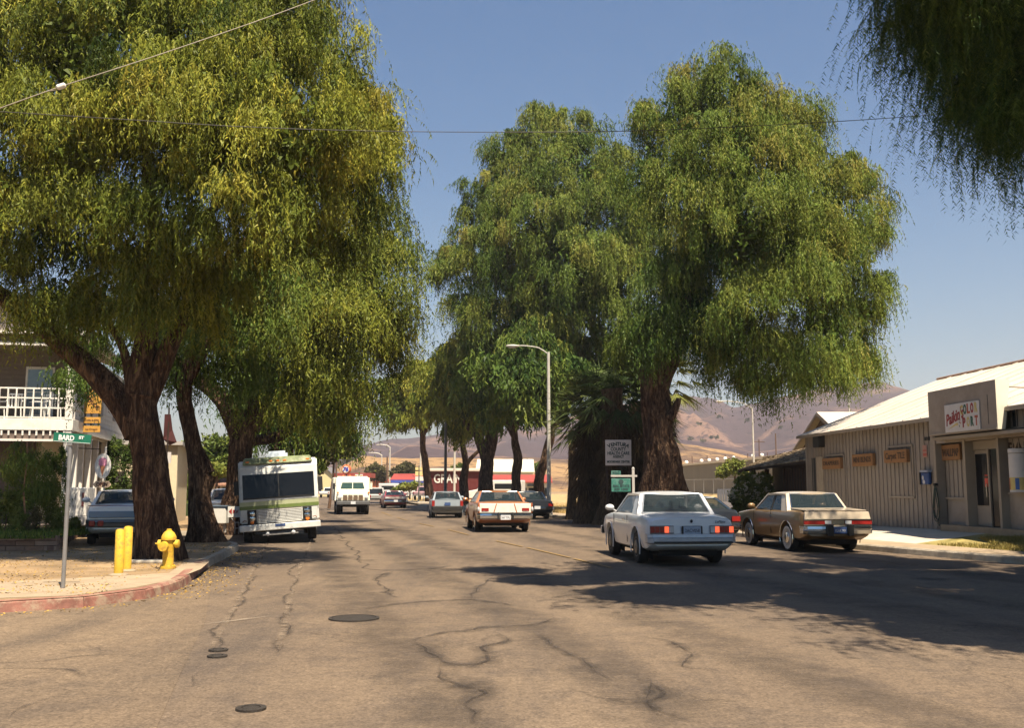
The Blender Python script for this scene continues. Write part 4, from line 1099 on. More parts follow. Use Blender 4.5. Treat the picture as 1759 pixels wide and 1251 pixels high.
def wheel(t, x, y, r, w, side, cap=CHROME, white=False):
    m = MB().lathe([(r * .62, -w / 2), (r * .93, -w / 2), (r, -w / 2 + .03), (r, w / 2 - .03), (r * .93, w / 2), (r * .62, w / 2)], 28, 'y')
    o = m.build('wheel', RUBBER, t, smooth=True, loc=(x, y, r))
    s = side
    h = MB().lathe([(r * .63, s * (w / 2 - .02)), (r * .60, s * (w / 2 + .004)), (r * .45, s * (w / 2 - .012)), (r * .40, s * (w / 2 + .012)), (r * .16, s * (w / 2 + .018)), (.01, s * (w / 2 + .03))], 24, 'y')
    h.build('hubcap', cap, o, smooth=True)
    if white:
        MB().lathe([(r * .86, s * (w / 2 + .002)), (r * .86, s * (w / 2 + .006)), (r * .70, s * (w / 2 + .006)), (r * .70, s * (w / 2 + .002))], 28, 'y').build('whitewall_band', WWALL, o)
    return o

def car(name, label, cat, loc, rz, L=5.0, W=1.85, H=1.4, body=None, roofm=None, belt=0.95, hood=0.92, deck=0.93, tail_z=0.86, clear=0.24, wb=2.8, rear_oh=1.15,
        xr_belt=None, xr_roof=None, xf_roof=None, xf_belt=None, coupe=False, wr=0.33, white=False, cap=CHROME, bumper=CHROME, lampfn=None, cpil=0.45, tail_slope=0.06, group=None, roof_w=0.75, hatch=False, front=False, glass=None):
    """local frame: +x forward, +y left, z up, origin on the ground under the middle of the rear bumper"""
    glass = glass or GLASS
    t = thing(name, label, cat, loc, rz, group)
    roofm = roofm or body
    ra = rear_oh; fa = rear_oh + wb
    xr_belt = xr_belt if xr_belt is not None else 0.95
    xr_roof = xr_roof if xr_roof is not None else xr_belt + 0.55
    xf_belt = xf_belt if xf_belt is not None else L - 1.55
    xf_roof = xf_roof if xf_roof is not None else xf_belt - 0.75
    hw = W / 2
    st = [(0.0, .92, clear + .12, tail_z - .02), (0.06, .965, clear + .08, tail_z), (0.35, .985, clear, tail_z + .03), (xr_belt * .75, 1.0, clear, deck), (xr_belt + .15, 1.0, clear, belt), (ra + .9, 1.0, clear - .02, belt), (L * .5, 1.0, clear - .02, belt - .01),
          (xf_belt - .1, .995, clear - .02, belt - .01), (xf_belt + .15, .99, clear, belt - .01), (L - .9, .98, clear, hood - .03), (L - .3, .965, clear + .02, hood - .09), (L - .06, .93, clear + .1, hood - .14), (L, .88, clear + .16, hood - .2)]
    st = sorted(st)
    rings = []
    for x, k, z0, z1 in st:
        h = hw * k; zm = z0 + (z1 - z0) * .52
        sec = [(0, z0), (h * .84, z0), (h * .94, z0 + .05), (h * .985, z0 + (zm - z0) * .6), (h, zm), (h * .985, z1 - .13), (h * .955, z1 - .045), (h * .90, z1 - .008), (h * .55, z1 + .022), (0, z1 + .032)]
        full = [(y, z) for y, z in sec] + [(-y, z) for y, z in sec[-2:0:-1]]
        sl = tail_slope if x < .2 else (-tail_slope if x > L - .2 else 0)
        rings.append([(x + sl * (z - z0) / max(z1 - z0, .1), y, z) for y, z in full])
    n = len(rings[0]); vs = [p for r_ in rings for p in r_]
    fs = [(i * n + k, i * n + (k + 1) % n, (i + 1) * n + (k + 1) % n, (i + 1) * n + k) for i in range(len(rings) - 1) for k in range(n)]
    fs += [tuple(range(n))[::-1], tuple((len(rings) - 1) * n + k for k in range(n))]
    me = MB().add(vs, fs).mesh('body')
    cut = MB()
    for x in (ra, fa):
        for s in (-1, 1):
            y0, y1 = (hw - .30, hw + .2) if s > 0 else (-hw - .2, -hw + .30)
            cut.lathe([(wr + .075, y0), (wr + .075, y1)], 26, 'y', (x, 0, wr + .015))
    me = boolean(me, cut)
    me.polygons.foreach_set('use_smooth', [True] * len(me.polygons)); me.set_sharp_from_angle(angle=R(32))
    me.materials.clear()
    me.name = 'body'
    link('body', me, body, t)
    MB().box(.3, L - .3, -hw * .66, hw * .66, clear - .10, clear + .2).build('underbody', UNDER, t)
    for x in (ra, fa):
        for s in (-1, 1):
            y = s * (hw - .29)
            MB().quad((x - wr - .07, y, .1), (x + wr + .07, y, .1), (x + wr + .07, y, wr * 2 + .05), (x - wr - .07, y, wr * 2 + .05)).build('wheel_well', UNDER, t)
        # arch trim
        for s in (-1, 1):
            pts = [(x + (wr + .082) * math.cos(a), s * (hw * .992), wr + .015 + (wr + .082) * math.sin(a)) for a in np.linspace(-.35, math.pi + .35, 15)]
            MB().tube(pts, .014, 5).build('arch_trim', bumper if white else body, t)
    for s in (-1, 1):
        for x in (ra, fa):
            wheel(t, x, s * (hw - .13), wr, .2, s, cap, white)
    # cabin
    wbt = hw * .93; wrf = hw * roof_w; zb_ = belt + .005; zr = H - .05
    def P(x, w, z, s): return Vector((x, w * s, z))
    m = MB()
    nx, ny = 8, 8
    g = []; g2 = []
    for i in range(nx + 1):
        u = i / nx; x = (xr_roof - .03) + (xf_roof - xr_roof + .06) * u
        for j in range(ny + 1):
            v = j / ny * 2 - 1
            z = zr + .05 * (1 - abs(v) ** 3.2) * (1 - .35 * abs(2 * u - 1) ** 3) - .02 * abs(2 * u - 1) ** 3
            yy = v * (wrf + .035)
            bow = .05 * (1 - v * v)
            xx = x + (bow if i == nx else (-bow if i == 0 else 0))
            g.append((xx, yy, z)); g2.append((xx, yy, z - .045))
    N = (nx + 1) * (ny + 1)
    fs = []
    for i in range(nx):
        for j in range(ny):
            a = i * (ny + 1) + j
            fs.append((a, a + 1, a + ny + 2, a + ny + 1)); fs.append((N + a, N + a + ny + 1, N + a + ny + 2, N + a + 1))
    for i in range(nx):
        a = i * (ny + 1); fs.append((a, a + ny + 1, N + a + ny + 1, N + a)); a += ny; fs.append((a + ny + 1, a, N + a, N + a + ny + 1))
    for j in range(ny):
        fs.append((j + 1, j, N + j, N + j + 1)); a = nx * (ny + 1) + j; fs.append((a, a + 1, N + a + 1, N + a))
    m.add(g + g2, fs).build('roof', roofm, t, smooth=True)
    def pillar(nm, xb0, xb1, xt0, xt1, mat, th=.05):
        for s in (-1, 1):
            q = [P(xb0, wbt, zb_ - .03, s), P(xb1, wbt, zb_ - .03, s), P(xt1, wrf + .01, zr, s), P(xt0, wrf + .01, zr, s)]
            MB().slab(q, (0, -th * s, 0)).build(nm, mat, t)
    pillar('windscreen_pillar', xf_belt - .05, xf_belt + .03, xf_roof - .04, xf_roof + .04, roofm)
    pillar('rear_pillar', xr_belt - .02, xr_belt + .02 + cpil, xr_roof - .02, xr_roof + cpil * .75, roofm)
    # corners closing the rear pillar towards the back glass
    for s in (-1, 1):
        MB().hexa([P(xr_belt - .02, wbt, zb_ - .03, s), P(xr_belt + .06, wbt, zb_ - .03, s), P(xr_belt + .06, wbt - .13, zb_ - .03, s), P(xr_belt - .05, wbt - .13, zb_ - .03, s)],
                [P(xr_roof - .02, wrf + .01, zr, s), P(xr_roof + .06, wrf + .01, zr, s), P(xr_roof + .06, wrf - .08, zr + .01, s), P(xr_roof - .05, wrf - .08, zr + .01, s)]).build('rear_pillar', roofm, t)
    xm = (xr_roof + xf_roof) / 2 + .1
    if not coupe:
        pillar('door_pillar', xm - .03, xm + .05, xm - .05, xm + .02, DTRIM, .03)
    # glass
    mm = MB().quad(P(xr_belt - .045, wbt - .12, zb_, -1), P(xr_belt - .045, wbt - .12, zb_, 1), P(xr_roof - .05, wrf - .07, zr, 1), P(xr_roof - .05, wrf - .07, zr, -1))
    mm.build('rear_window', glass, t)
    MB().quad(P(xf_belt + .02, wbt - .03, zb_, -1), P(xf_belt + .02, wbt - .03, zb_, 1), P(xf_roof + .03, wrf - .02, zr, 1), P(xf_roof + .03, wrf - .02, zr, -1)).build('windscreen', glass, t)
    for s in (-1, 1):
        MB().quad(P(xr_belt + cpil, wbt - .02, zb_, s), P(xf_belt - .04, wbt - .02, zb_, s), P(xf_roof - .03, wrf - .01, zr, s), P(xr_roof + cpil * .7, wrf - .01, zr, s)).build('side_window', glass, t)
    # chrome surround of the rear glass
    mm = MB()
    c4 = [P(xr_belt - .055, wbt - .12, zb_ + .005, -1), P(xr_belt - .055, wbt - .12, zb_ + .005, 1), P(xr_roof - .06, wrf - .07, zr - .005, 1), P(xr_roof - .06, wrf - .07, zr - .005, -1)]
    for i in range(4): mm.bar(c4[i], c4[(i + 1) % 4], .013, 5)
    mm.build('window_trim', bumper, t)
    # inside
    for x, w_ in ((xr_belt + .75, 1), (xm + .45, 0)):
        if w_: MB().box(x - .12, x + .1, -hw * .7, hw * .7, .45, belt + .10).build('rear_seat', SEATM, t, bevel=.04)
        else:
            for s in (-1, 1): MB().box(x - .1, x + .08, s * .38 - .26, s * .38 + .26, .4, belt + .12).box(x - .07, x + .05, s * .38 - .13, s * .38 + .13, belt + .12, belt + .27).build('front_seat', SEATM, t, bevel=.03)
    MB().box(xf_belt - .3, xf_belt + .1, -hw * .8, hw * .8, belt - .25, belt + .03).build('dashboard', DTRIM, t)
    MB().box(xr_belt - .02, xf_belt + .05, -hw * .86, hw * .86, .3, .42).build('cabin_floor', DTRIM, t)
    # door seams and handles
    mm = MB()
    for s in (-1, 1):
        for x in ((xf_belt - .05, xm - .1) if not coupe else (xf_belt - .05, xr_belt + cpil + .3)):
            mm.box(x - .006, x + .006, s * hw * .985 - .006, s * hw * .985 + .006, clear + .1, belt - .06)
    mm.build('door_seam', UNDER, t)
    for s in (-1, 1):
        MB().box(xr_belt + cpil + .5, xr_belt + cpil + .66, s * hw - .01, s * hw + .02, belt - .17, belt - .14).build('door_handle', CHROME, t)
        q = MB().sphere((xf_belt - .28, s * (hw + .13), belt + .09), .07, .11, .075, 12, 8); q.bar((xf_belt - .26, s * hw * .97, belt), (xf_belt - .28, s * (hw + .08), belt + .06), .02)
        q.build('door_mirror', body, t, smooth=True)
    # bumpers
    for x, sgn in ((0, -1), (L, 1)):
        bz0, bz1 = clear + .16, clear + .36
        pts = [(x - sgn * .22, hw * 1.0), (x - sgn * .02, hw * .99), (x + sgn * .07, hw * .90), (x + sgn * .10, hw * .5), (x + sgn * .105, 0)]
        full = pts + [(a, -b) for a, b in pts[-2::-1]]
        mm = MB(); vs = []; 
        for a, b in full: vs += [(a - sgn * .05, b * .96, bz0), (a - sgn * .005, b, bz0 + .02), (a, b, bz0 + .1), (a - sgn * .012, b, bz0 + .112), (a, b, bz0 + .13), (a - sgn * .01, b, bz1 - .01), (a - sgn * .07, b * .96, bz1)]
        k = 7; fs = [(i * k + j, i * k + j + 1, (i + 1) * k + j + 1, (i + 1) * k + j) for i in range(len(full) - 1) for j in range(k - 1)]
        mm.add(vs, fs).build('bumper', bumper, t, smooth=False)
    if lampfn: lampfn(t, L, W, clear, tail_z)
    return t

def plate(t, z, m=PLATEM, txt=None, y=0, x=-.13, w=.31, h=.155):
    o = MB().box(x - .012, x, y - w / 2, y + w / 2, z - h / 2, z + h / 2).build('licence_plate', m, t)
    if txt: text('plate_text', txt, .1, INK if m != PLATEB else PLATEM, t, (x - .014, y, z - .012), (math.pi / 2, 0, -math.pi / 2), width=w * .84, depth=.002)
    return o

HD = lambda h: math.atan2(1, h)         # heading whose x drifts by h per metre forward
def carloc(px, y_axle, rear_oh, h, z=0.0):
    """origin of a car whose rear axle touches the road on image row y_axle and whose rear bumper centre is seen at px"""
    d = gr(px, y_axle, z).y - rear_oh / math.sqrt(1 + h * h)
    p = at(px, 838, d); return Vector((p.x, p.y, z))

# ---- white two door coupe in the near lane
def lampsA(t, L, W, c, tz):
    for s in (-1, 1):
        y0, y1 = s * W * .47, s * W * .205
        MB().box(-.012, .02, min(y0, y1), max(y0, y1), .665, .825).build('lamp_frame', nmat('lamp_frame_grey', (0.12, 0.12, 0.13), .4), t)
        cells = [LRED, LRED, LRED, LBRIGHT, LCLEAR] if s > 0 else [LBRIGHT, LRED, LRED, LBRIGHT, LCLEAR]
        for i, mt in enumerate(cells):
            a = y0 + (y1 - y0) * (i + .06) / 5; b = y0 + (y1 - y0) * (i + .94) / 5
            MB().box(-.022, -.004, min(a, b), max(a, b), .685, .808).build('tail_lamp', mt, t)
    MB().box(-.020, .0, -.22, .22, .63, .82).build('plate_frame', DTRIM, t, bevel=.01)
    plate(t, .735, nmat('plate_pale_blue', (0.30, 0.36, 0.45), .5), '2ACV058', x=-.022, w=.36, h=.15)
    MB().sphere((.02, 0, .915), .02, .028, .035, 10, 6).build('boot_badge', DTRIM, t)
    text('boot_script', 'LeMans', .075, DTRIM, t, (.005, -.60, .90), (math.pi / 2 - .1, 0, -math.pi / 2), width=.22, shear=.4, depth=.004)
    MB().box(-.118, -.10, -W * .44, W * .44, c + .18, c + .21).build('bumper_strip', DTRIM, t)
PW = paint('aged_white_paint', (0.60, 0.60, 0.60), .32)
car('white_coupe', 'white two door coupe with lit red brake lamps driving away in the tree shade', 'car', carloc(1187, 967, 1.15, -.10), HD(-.105), L=5.05, W=1.86, H=1.52, body=PW, belt=1.05, hood=1.03, deck=1.03, tail_z=.96, clear=.30,
    wb=2.75, rear_oh=1.15, xr_belt=1.25, xr_roof=1.62, xf_roof=2.75, xf_belt=3.45, coupe=True, wr=.345, lampfn=lampsA, cpil=.42, bumper=nmat('painted_bumper', (0.42, 0.44, 0.47), .35, .3), cap=nmat('dark_wire_wheel', (0.10, 0.10, 0.10), .4, .7), roof_w=.74)

# ---- bronze sedan parked at the kerb
def lampsB(t, L, W, c, tz):
    for s in (-1, 1):
        y0, y1 = s * W * .485, s * W * .10
        MB().box(-.02, .03, min(y0, y1), max(y0, y1), .70, .80).build('tail_lamp', LRED, t)
        MB().box(-.026, -.018, min(s * W * .19, y1), max(s * W * .19, y1), .71, .79).build('reversing_lamp', LCLEAR, t)
        MB().box(-.030, .01, min(y0, y1), max(y0, y1), .80, .815).build('lamp_trim', CHROME, t)
        MB().box(-.030, .01, min(y0, y1), max(y0, y1), .685, .70).build('lamp_trim', CHROME, t)
        MB().box(-.19, -.08, s * .26 - .07, s * .26 + .07, c + .12, c + .40).build('bumper_guard', DTRIM, t, bevel=.015)
    MB().box(-.02, .02, -W * .09, W * .09, .70, .80).build('badge_panel', CHROME, t)
    PT_ = paint('sun_glare_tan', (0.50, 0.41, 0.30), .35)  # pale tan: sun glare on the bronze, painted in as colour
    MB().hexa([(-.012, -W * .475, .82), (.05, -W * .475, .82), (.05, W * .475, .82), (-.012, W * .475, .82)], [(.035, -W * .46, 1.005), (.08, -W * .46, 1.005), (.08, W * .46, 1.005), (.035, W * .46, 1.005)]).build('boot_rear_glare', PT_, t, bevel=.01)
    MB().hexa([(.07, -W * .44, 1.028), (1.05, -W * .44, 1.062), (1.05, W * .44, 1.062), (.07, W * .44, 1.028)], [(.07, -W * .44, 1.045), (1.05, -W * .44, 1.085), (1.05, W * .44, 1.085), (.07, W * .44, 1.045)]).build('boot_lid_glare', PT_, t, bevel=.006)  # sheet laid over the boot to carry the painted glare
    MB().box(-.015, .03, -W * .475, W * .475, .53, .683).build('lower_rear_glare', PT_, t)
    plate(t, c + .26, PLATEB, '1GAK 904', x=-.125, w=.33)
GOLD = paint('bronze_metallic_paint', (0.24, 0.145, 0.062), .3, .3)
CREAM = paint('sun_glare_cream_roof', (0.60, 0.52, 0.42), .4)
car('bronze_sedan', 'bronze four door sedan with whitewall tyres parked at the right kerb by the store', 'car', carloc(1437, 946, 1.15, -.12), HD(-.125), L=5.1, W=1.80, H=1.50, body=GOLD, roofm=paint('sun_glare_tan', (0.50, 0.41, 0.30), .35), belt=1.02, hood=1.0, deck=1.04, tail_z=1.0, clear=.30,  # pale roof colour paints sun glare over the bronze
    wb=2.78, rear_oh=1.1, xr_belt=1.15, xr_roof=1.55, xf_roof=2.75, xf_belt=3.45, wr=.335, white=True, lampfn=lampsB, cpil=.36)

# ---- orange and white hardtop farther on
def lampsC(t, L, W, c, tz):
    WV = nmat('white_vinyl_boot', (0.80, 0.74, 0.62), .5)
    MB().box(-.03, .02, -W * .46, W * .46, .70, 1.035).build('boot_panel', WV, t, bevel=.01)
    for s in (-1, 1):
        MB().slab([(-.036, s * .30, 1.03), (-.036, s * .335, 1.03), (-.036, s * .43, .71), (-.036, s * .395, .71)], (.01, 0, 0)).build('boot_stripe', nmat('burnt_orange_trim', (0.42, 0.12, 0.045), .4), t)
        MB().box(-.05, -.02, min(s * .60, s * .86), max(s * .60, s * .86), .76, .87).build('tail_lamp', LRED, t, bevel=.008)
        MB().box(-.04, .1, min(s * .925, s * .985), max(s * .925, s * .985), .70, 1.05).build('tail_fin', nmat('burnt_orange_trim', (0.42, 0.12, 0.045), .4), t, bevel=.01)
        MB().sphere((-.03, s * .97, .83), .05, .05, .09, 10, 6).build('side_lamp', LCLEAR, t)
        MB().box(-.17, -.09, s * .26 - .03, s * .26 + .03, c + .14, c + .40).build('bumper_guard', DTRIM, t, bevel=.01)
    plate(t, c + .22, PLATEM, '347 TPL', x=-.12, w=.36, h=.17)
ORG = paint('burnt_orange_paint', (0.40, 0.16, 0.065), .32, .2)
OLIV = paint('dark_olive_side', (0.20, 0.12, 0.05), .3, .4)
car('orange_coupe', 'burnt orange hardtop coupe with white boot panel driving away in the middle lane', 'car', carloc(868, 913, 1.2, -.13), HD(-.135), L=5.4, W=2.02, H=1.50, body=ORG, belt=1.06, hood=1.02, deck=1.08, tail_z=1.04, clear=.32,
    wb=2.9, rear_oh=1.2, xr_belt=1.35, xr_roof=1.8, xf_roof=2.9, xf_belt=3.6, coupe=True, wr=.35, lampfn=lampsC, cpil=.5, roof_w=.72)

# ---- small pale blue hatchback
def lampsD(t, L, W, c, tz):
    for s in (-1, 1):
        MB().box(-.02, .04, min(s * W * .40, s * W * .49), max(s * W * .40, s * W * .49), .62, .92).build('tail_lamp', LRED, t)
    plate(t, .74, PLATEB, x=-.01)
    MB().box(-.12, -.02, -W * .47, W * .47, c + .12, c + .34).build('bumper_cover', DTRIM, t, bevel=.02)
car('hatchback', 'small grey blue hatchback with dark bumper driving away left of the orange coupe', 'car', carloc(769, 890, .75, -.13), HD(-.13), L=4.0, W=1.68, H=1.40, body=paint('grey_blue_paint', (0.27, 0.31, 0.34), .35), belt=.98, hood=.95, deck=1.0, tail_z=.99, clear=.28,
    wb=2.35, rear_oh=.75, xr_belt=.12, xr_roof=.62, xf_roof=2.1, xf_belt=2.85, wr=.29, lampfn=lampsD, cpil=.25, bumper=DTRIM, cap=nmat('steel_wheel', (0.3, 0.3, 0.3), .5, .5))
# ---- distant red car
def lampsE(t, L, W, c, tz):
    MB().box(-.03, .02, -W * .45, W * .45, .74, .90).build('rear_garnish', nmat('silver_garnish', (0.62, 0.55, 0.50), .3, .5), t)
    for s in (-1, 1):
        MB().box(-.04, .0, min(s * .5, s * .8), max(s * .5, s * .8), .76, .88).build('tail_lamp', LCLEAR, t)
    plate(t, .58)
car('red_car', 'distant maroon fastback car with pale tail band, ahead of the white truck', 'car', carloc(680, 873.5, 1.0, -.2), HD(-.2), L=4.6, W=1.80, H=1.36, body=paint('maroon_paint', (0.25, 0.035, 0.032), .35), belt=.98, hood=.95, deck=.98, tail_z=.95, clear=.28,
    wb=2.6, rear_oh=1.0, xr_belt=.55, xr_roof=1.35, xf_roof=2.5, xf_belt=3.1, coupe=True, wr=.32, lampfn=lampsE, cpil=.3)
# ---- dark parked cars on the right
def lampsF(t, L, W, c, tz):
    for s in (-1, 1):
        MB().box(-.025, .02, min(s * W * .33, s * W * .47), max(s * W * .33, s * W * .47), .66, .80).build('tail_lamp', LRED, t)
        MB().box(-.03, .0, min(s * W * .32, s * W * .48), max(s * W * .32, s * W * .48), .58, .64).build('lamp_trim', CHROME, t)
    plate(t, .6, PLATEM)
NAVY = paint('near_black_blue_paint', (0.020, 0.024, 0.032), .3)
car('dark_fastback', 'near black fastback parked between the white coupe and the bronze sedan', 'car', carloc(1222, 934, 1.0, -.15), HD(-.16), L=4.6, W=1.75, H=1.36, body=NAVY, belt=.95, hood=.92, deck=.98, tail_z=.92, clear=.26,
    wb=2.6, rear_oh=1.0, xr_belt=.4, xr_roof=1.45, xf_roof=2.4, xf_belt=3.1, coupe=True, wr=.32, lampfn=lampsF, cpil=.2)
car('dark_sedan', 'dark navy sedan parked in shade at the right kerb beyond the orange coupe', 'car', carloc(922, 892, 1.1, -.22), HD(-.22), L=4.9, W=1.82, H=1.42, body=NAVY, belt=.98, hood=.95, deck=.97, tail_z=.93, clear=.28,
    wb=2.75, rear_oh=1.1, xr_belt=1.1, xr_roof=1.5, xf_roof=2.7, xf_belt=3.4, wr=.33, lampfn=lampsF)
# ---- blue and white sedan on the left forecourt
def lampsG(t, L, W, c, tz):
    for s in (-1, 1):
        for k in (0, 1):
            y = s * (W * .42 - k * .2)
            MB().box(-.135, -.09, y - .07, y + .07, c + .19, c + .33).build('tail_lamp', LRED, t, bevel=.02)
    MB().box(-.01, .015, -W * .475, W * .475, .99, 1.01).build('boot_line', nmat('maroon_line', (0.10, 0.03, 0.05), .5), t)
    MB().box(-.02, .01, -W * .46, W * .46, .70, .86).build('tail_panel', paint('blue_tail_paint', (0.10, 0.20, 0.32), .3, .2), t, bevel=.01)
car('old_sedan', 'old white sedan with blue tail panel parked behind the big trunk and yellow posts', 'car', carloc(222, 934, 1.15, -.36, .15), HD(-.37), L=5.3, W=1.98, H=1.40, body=paint('bright_white_paint', (0.84, 0.83, 0.80), .35), belt=1.02, hood=.98, deck=1.0, tail_z=.96, clear=.30,
    wb=3.0, rear_oh=1.2, xr_belt=1.2, xr_roof=1.75, xf_roof=2.9, xf_belt=3.6, wr=.35, lampfn=lampsG, bumper=nmat('dull_dark_chrome', (0.10, 0.11, 0.12), .35, .8))
car('white_sedan', 'white car parked beyond the second trunk, left of the motorhome', 'car', Vector((*at(392, 838, 40)[:2], .15)), HD(-.22), L=4.7, W=1.8, H=1.42, body=paint('cream_white_paint', (0.72, 0.70, 0.66), .35), wr=.32)

# ---- far vehicles
def far_vehicle(name, label, cat, px, d, kind, rz, z=0.0, mat=None, L=None):
    b = Vector((*at(px, 838, d)[:2], z))
    t = thing(name, label, cat, b, rz)
    W = 1.8; mat = mat or paint('cream_white_paint', (0.72, 0.70, 0.66), .35)
    if kind == 'van':
        L = L or 5.0; H = 2.2
        m = MB().slab([(0, -W / 2, .35), (0, -W / 2, H), (L * .72, -W / 2, H), (L * .84, -W / 2, 1.25), (L, -W / 2, 1.1), (L, -W / 2, .35)], (0, W, 0)); m.build('body', mat, t, bevel=.06)
        for s in (-1, 1):
            MB().box(L * .1, L * .5, s * W / 2 - .01, s * W / 2 + .01, 1.3, 1.85).build('side_window', DGLASS, t)
        MB().slab([(L * .735, -W * .42, 2.05), (L * .735, W * .42, 2.05), (L * .845, W * .42, 1.32), (L * .845, -W * .42, 1.32)], (.02, 0, .02)).build('windscreen', DGLASS, t)
    elif kind == 'pickup':
        L = L or 5.0
        MB().box(0, L, -W / 2, W / 2, .5, 1.0).build('body', mat, t, bevel=.08)
        MB().hexa([(L * .38, -W * .46, 1.0), (L * .72, -W * .46, 1.0), (L * .72, W * .46, 1.0), (L * .38, W * .46, 1.0)], [(L * .42, -W * .4, 1.6), (L * .60, -W * .4, 1.6), (L * .60, W * .4, 1.6), (L * .42, W * .4, 1.6)]).build('cab', mat, t, bevel=.04)
        MB().slab([(L * .375, -W * .36, 1.08), (L * .375, W * .36, 1.08), (L * .41, W * .33, 1.5), (L * .41, -W * .33, 1.5)], (-.02, 0, 0)).build('rear_window', DGLASS, t)
        for s in (-1, 1):
            MB().slab([(L * .41, s * W * .465, 1.06), (L * .69, s * W * .465, 1.06), (L * .60, s * W * .42, 1.5), (L * .44, s * W * .42, 1.5)], (0, s * .01, 0)).build('side_window', DGLASS, t)
        MB().box(-.06, 0, -W * .45, W * .45, .5, .65).build('bumper', CHROME, t)
        for s in (-1, 1): MB().box(-.02, .0, min(s * W * .40, s * W * .48), max(s * W * .40, s * W * .48), .7, .95).build('tail_lamp', LRED, t)
    elif kind == 'wagon':
        L = L or 4.8
        MB().box(0, L, -W / 2, W / 2, .35, .95).build('body', mat, t, bevel=.1)
        MB().hexa([(.1, -W * .47, .95), (L * .68, -W * .47, .95), (L * .68, W * .47, .95), (.1, W * .47, .95)], [(.35, -W * .4, 1.45), (L * .52, -W * .4, 1.45), (L * .52, W * .4, 1.45), (.35, W * .4, 1.45)]).build('cabin', mat, t, bevel=.04)
        for s in (-1, 1):
            for a, b_ in ((.06, .22), (.25, .40), (.43, .58)):
                MB().slab([(L * a + .1, s * W * .472, 1.0), (L * b_ + .1, s * W * .472, 1.0), (L * b_, s * W * .415, 1.38), (L * a + .2, s * W * .415, 1.38)], (0, s * .012, 0)).build('side_window', DGLASS, t)
        MB().slab([(.085, -W * .4, 1.0), (.085, W * .4, 1.0), (.30, W * .36, 1.4), (.30, -W * .36, 1.4)], (-.015, 0, 0)).build('rear_window', DGLASS, t)
    for s in (-1, 1):
        for x in (L * .2, L * .8): wheel(t, x, s * (W / 2 - .1), .32, .18, s)
    return t
far_vehicle('pickup_truck', 'silver pickup seen small between the white truck and the maroon car', 'pickup', 651, 92, 'pickup', HD(-.28), 0, paint('silver_paint', (0.42, 0.40, 0.37), .35, .3))
far_vehicle('parked_van', 'white van crossing far beyond the maroon car', 'van', 655, 150, 'van', -.35)
far_vehicle('pink_pickup', 'faded pink pickup parked behind the railing by the sign stack', 'pickup', 722, 118, 'pickup', HD(.1), .15, paint('faded_pink_paint', (0.42, 0.25, 0.25), .4))
far_vehicle('station_wagon', 'white station wagon seen side on between two dark trunks', 'station wagon', 846, 112, 'wagon', .03, .15)
far_vehicle('camper_van', 'white camper van side on with blue stripe between the trunks', 'camper van', 899, 105, 'van', 2.9, .15, L=5.6)
far_vehicle('small_truck', 'tiny white pickup parked before the yellow house at the far left', 'pickup', 556, 160, 'pickup', HD(.2), 0)

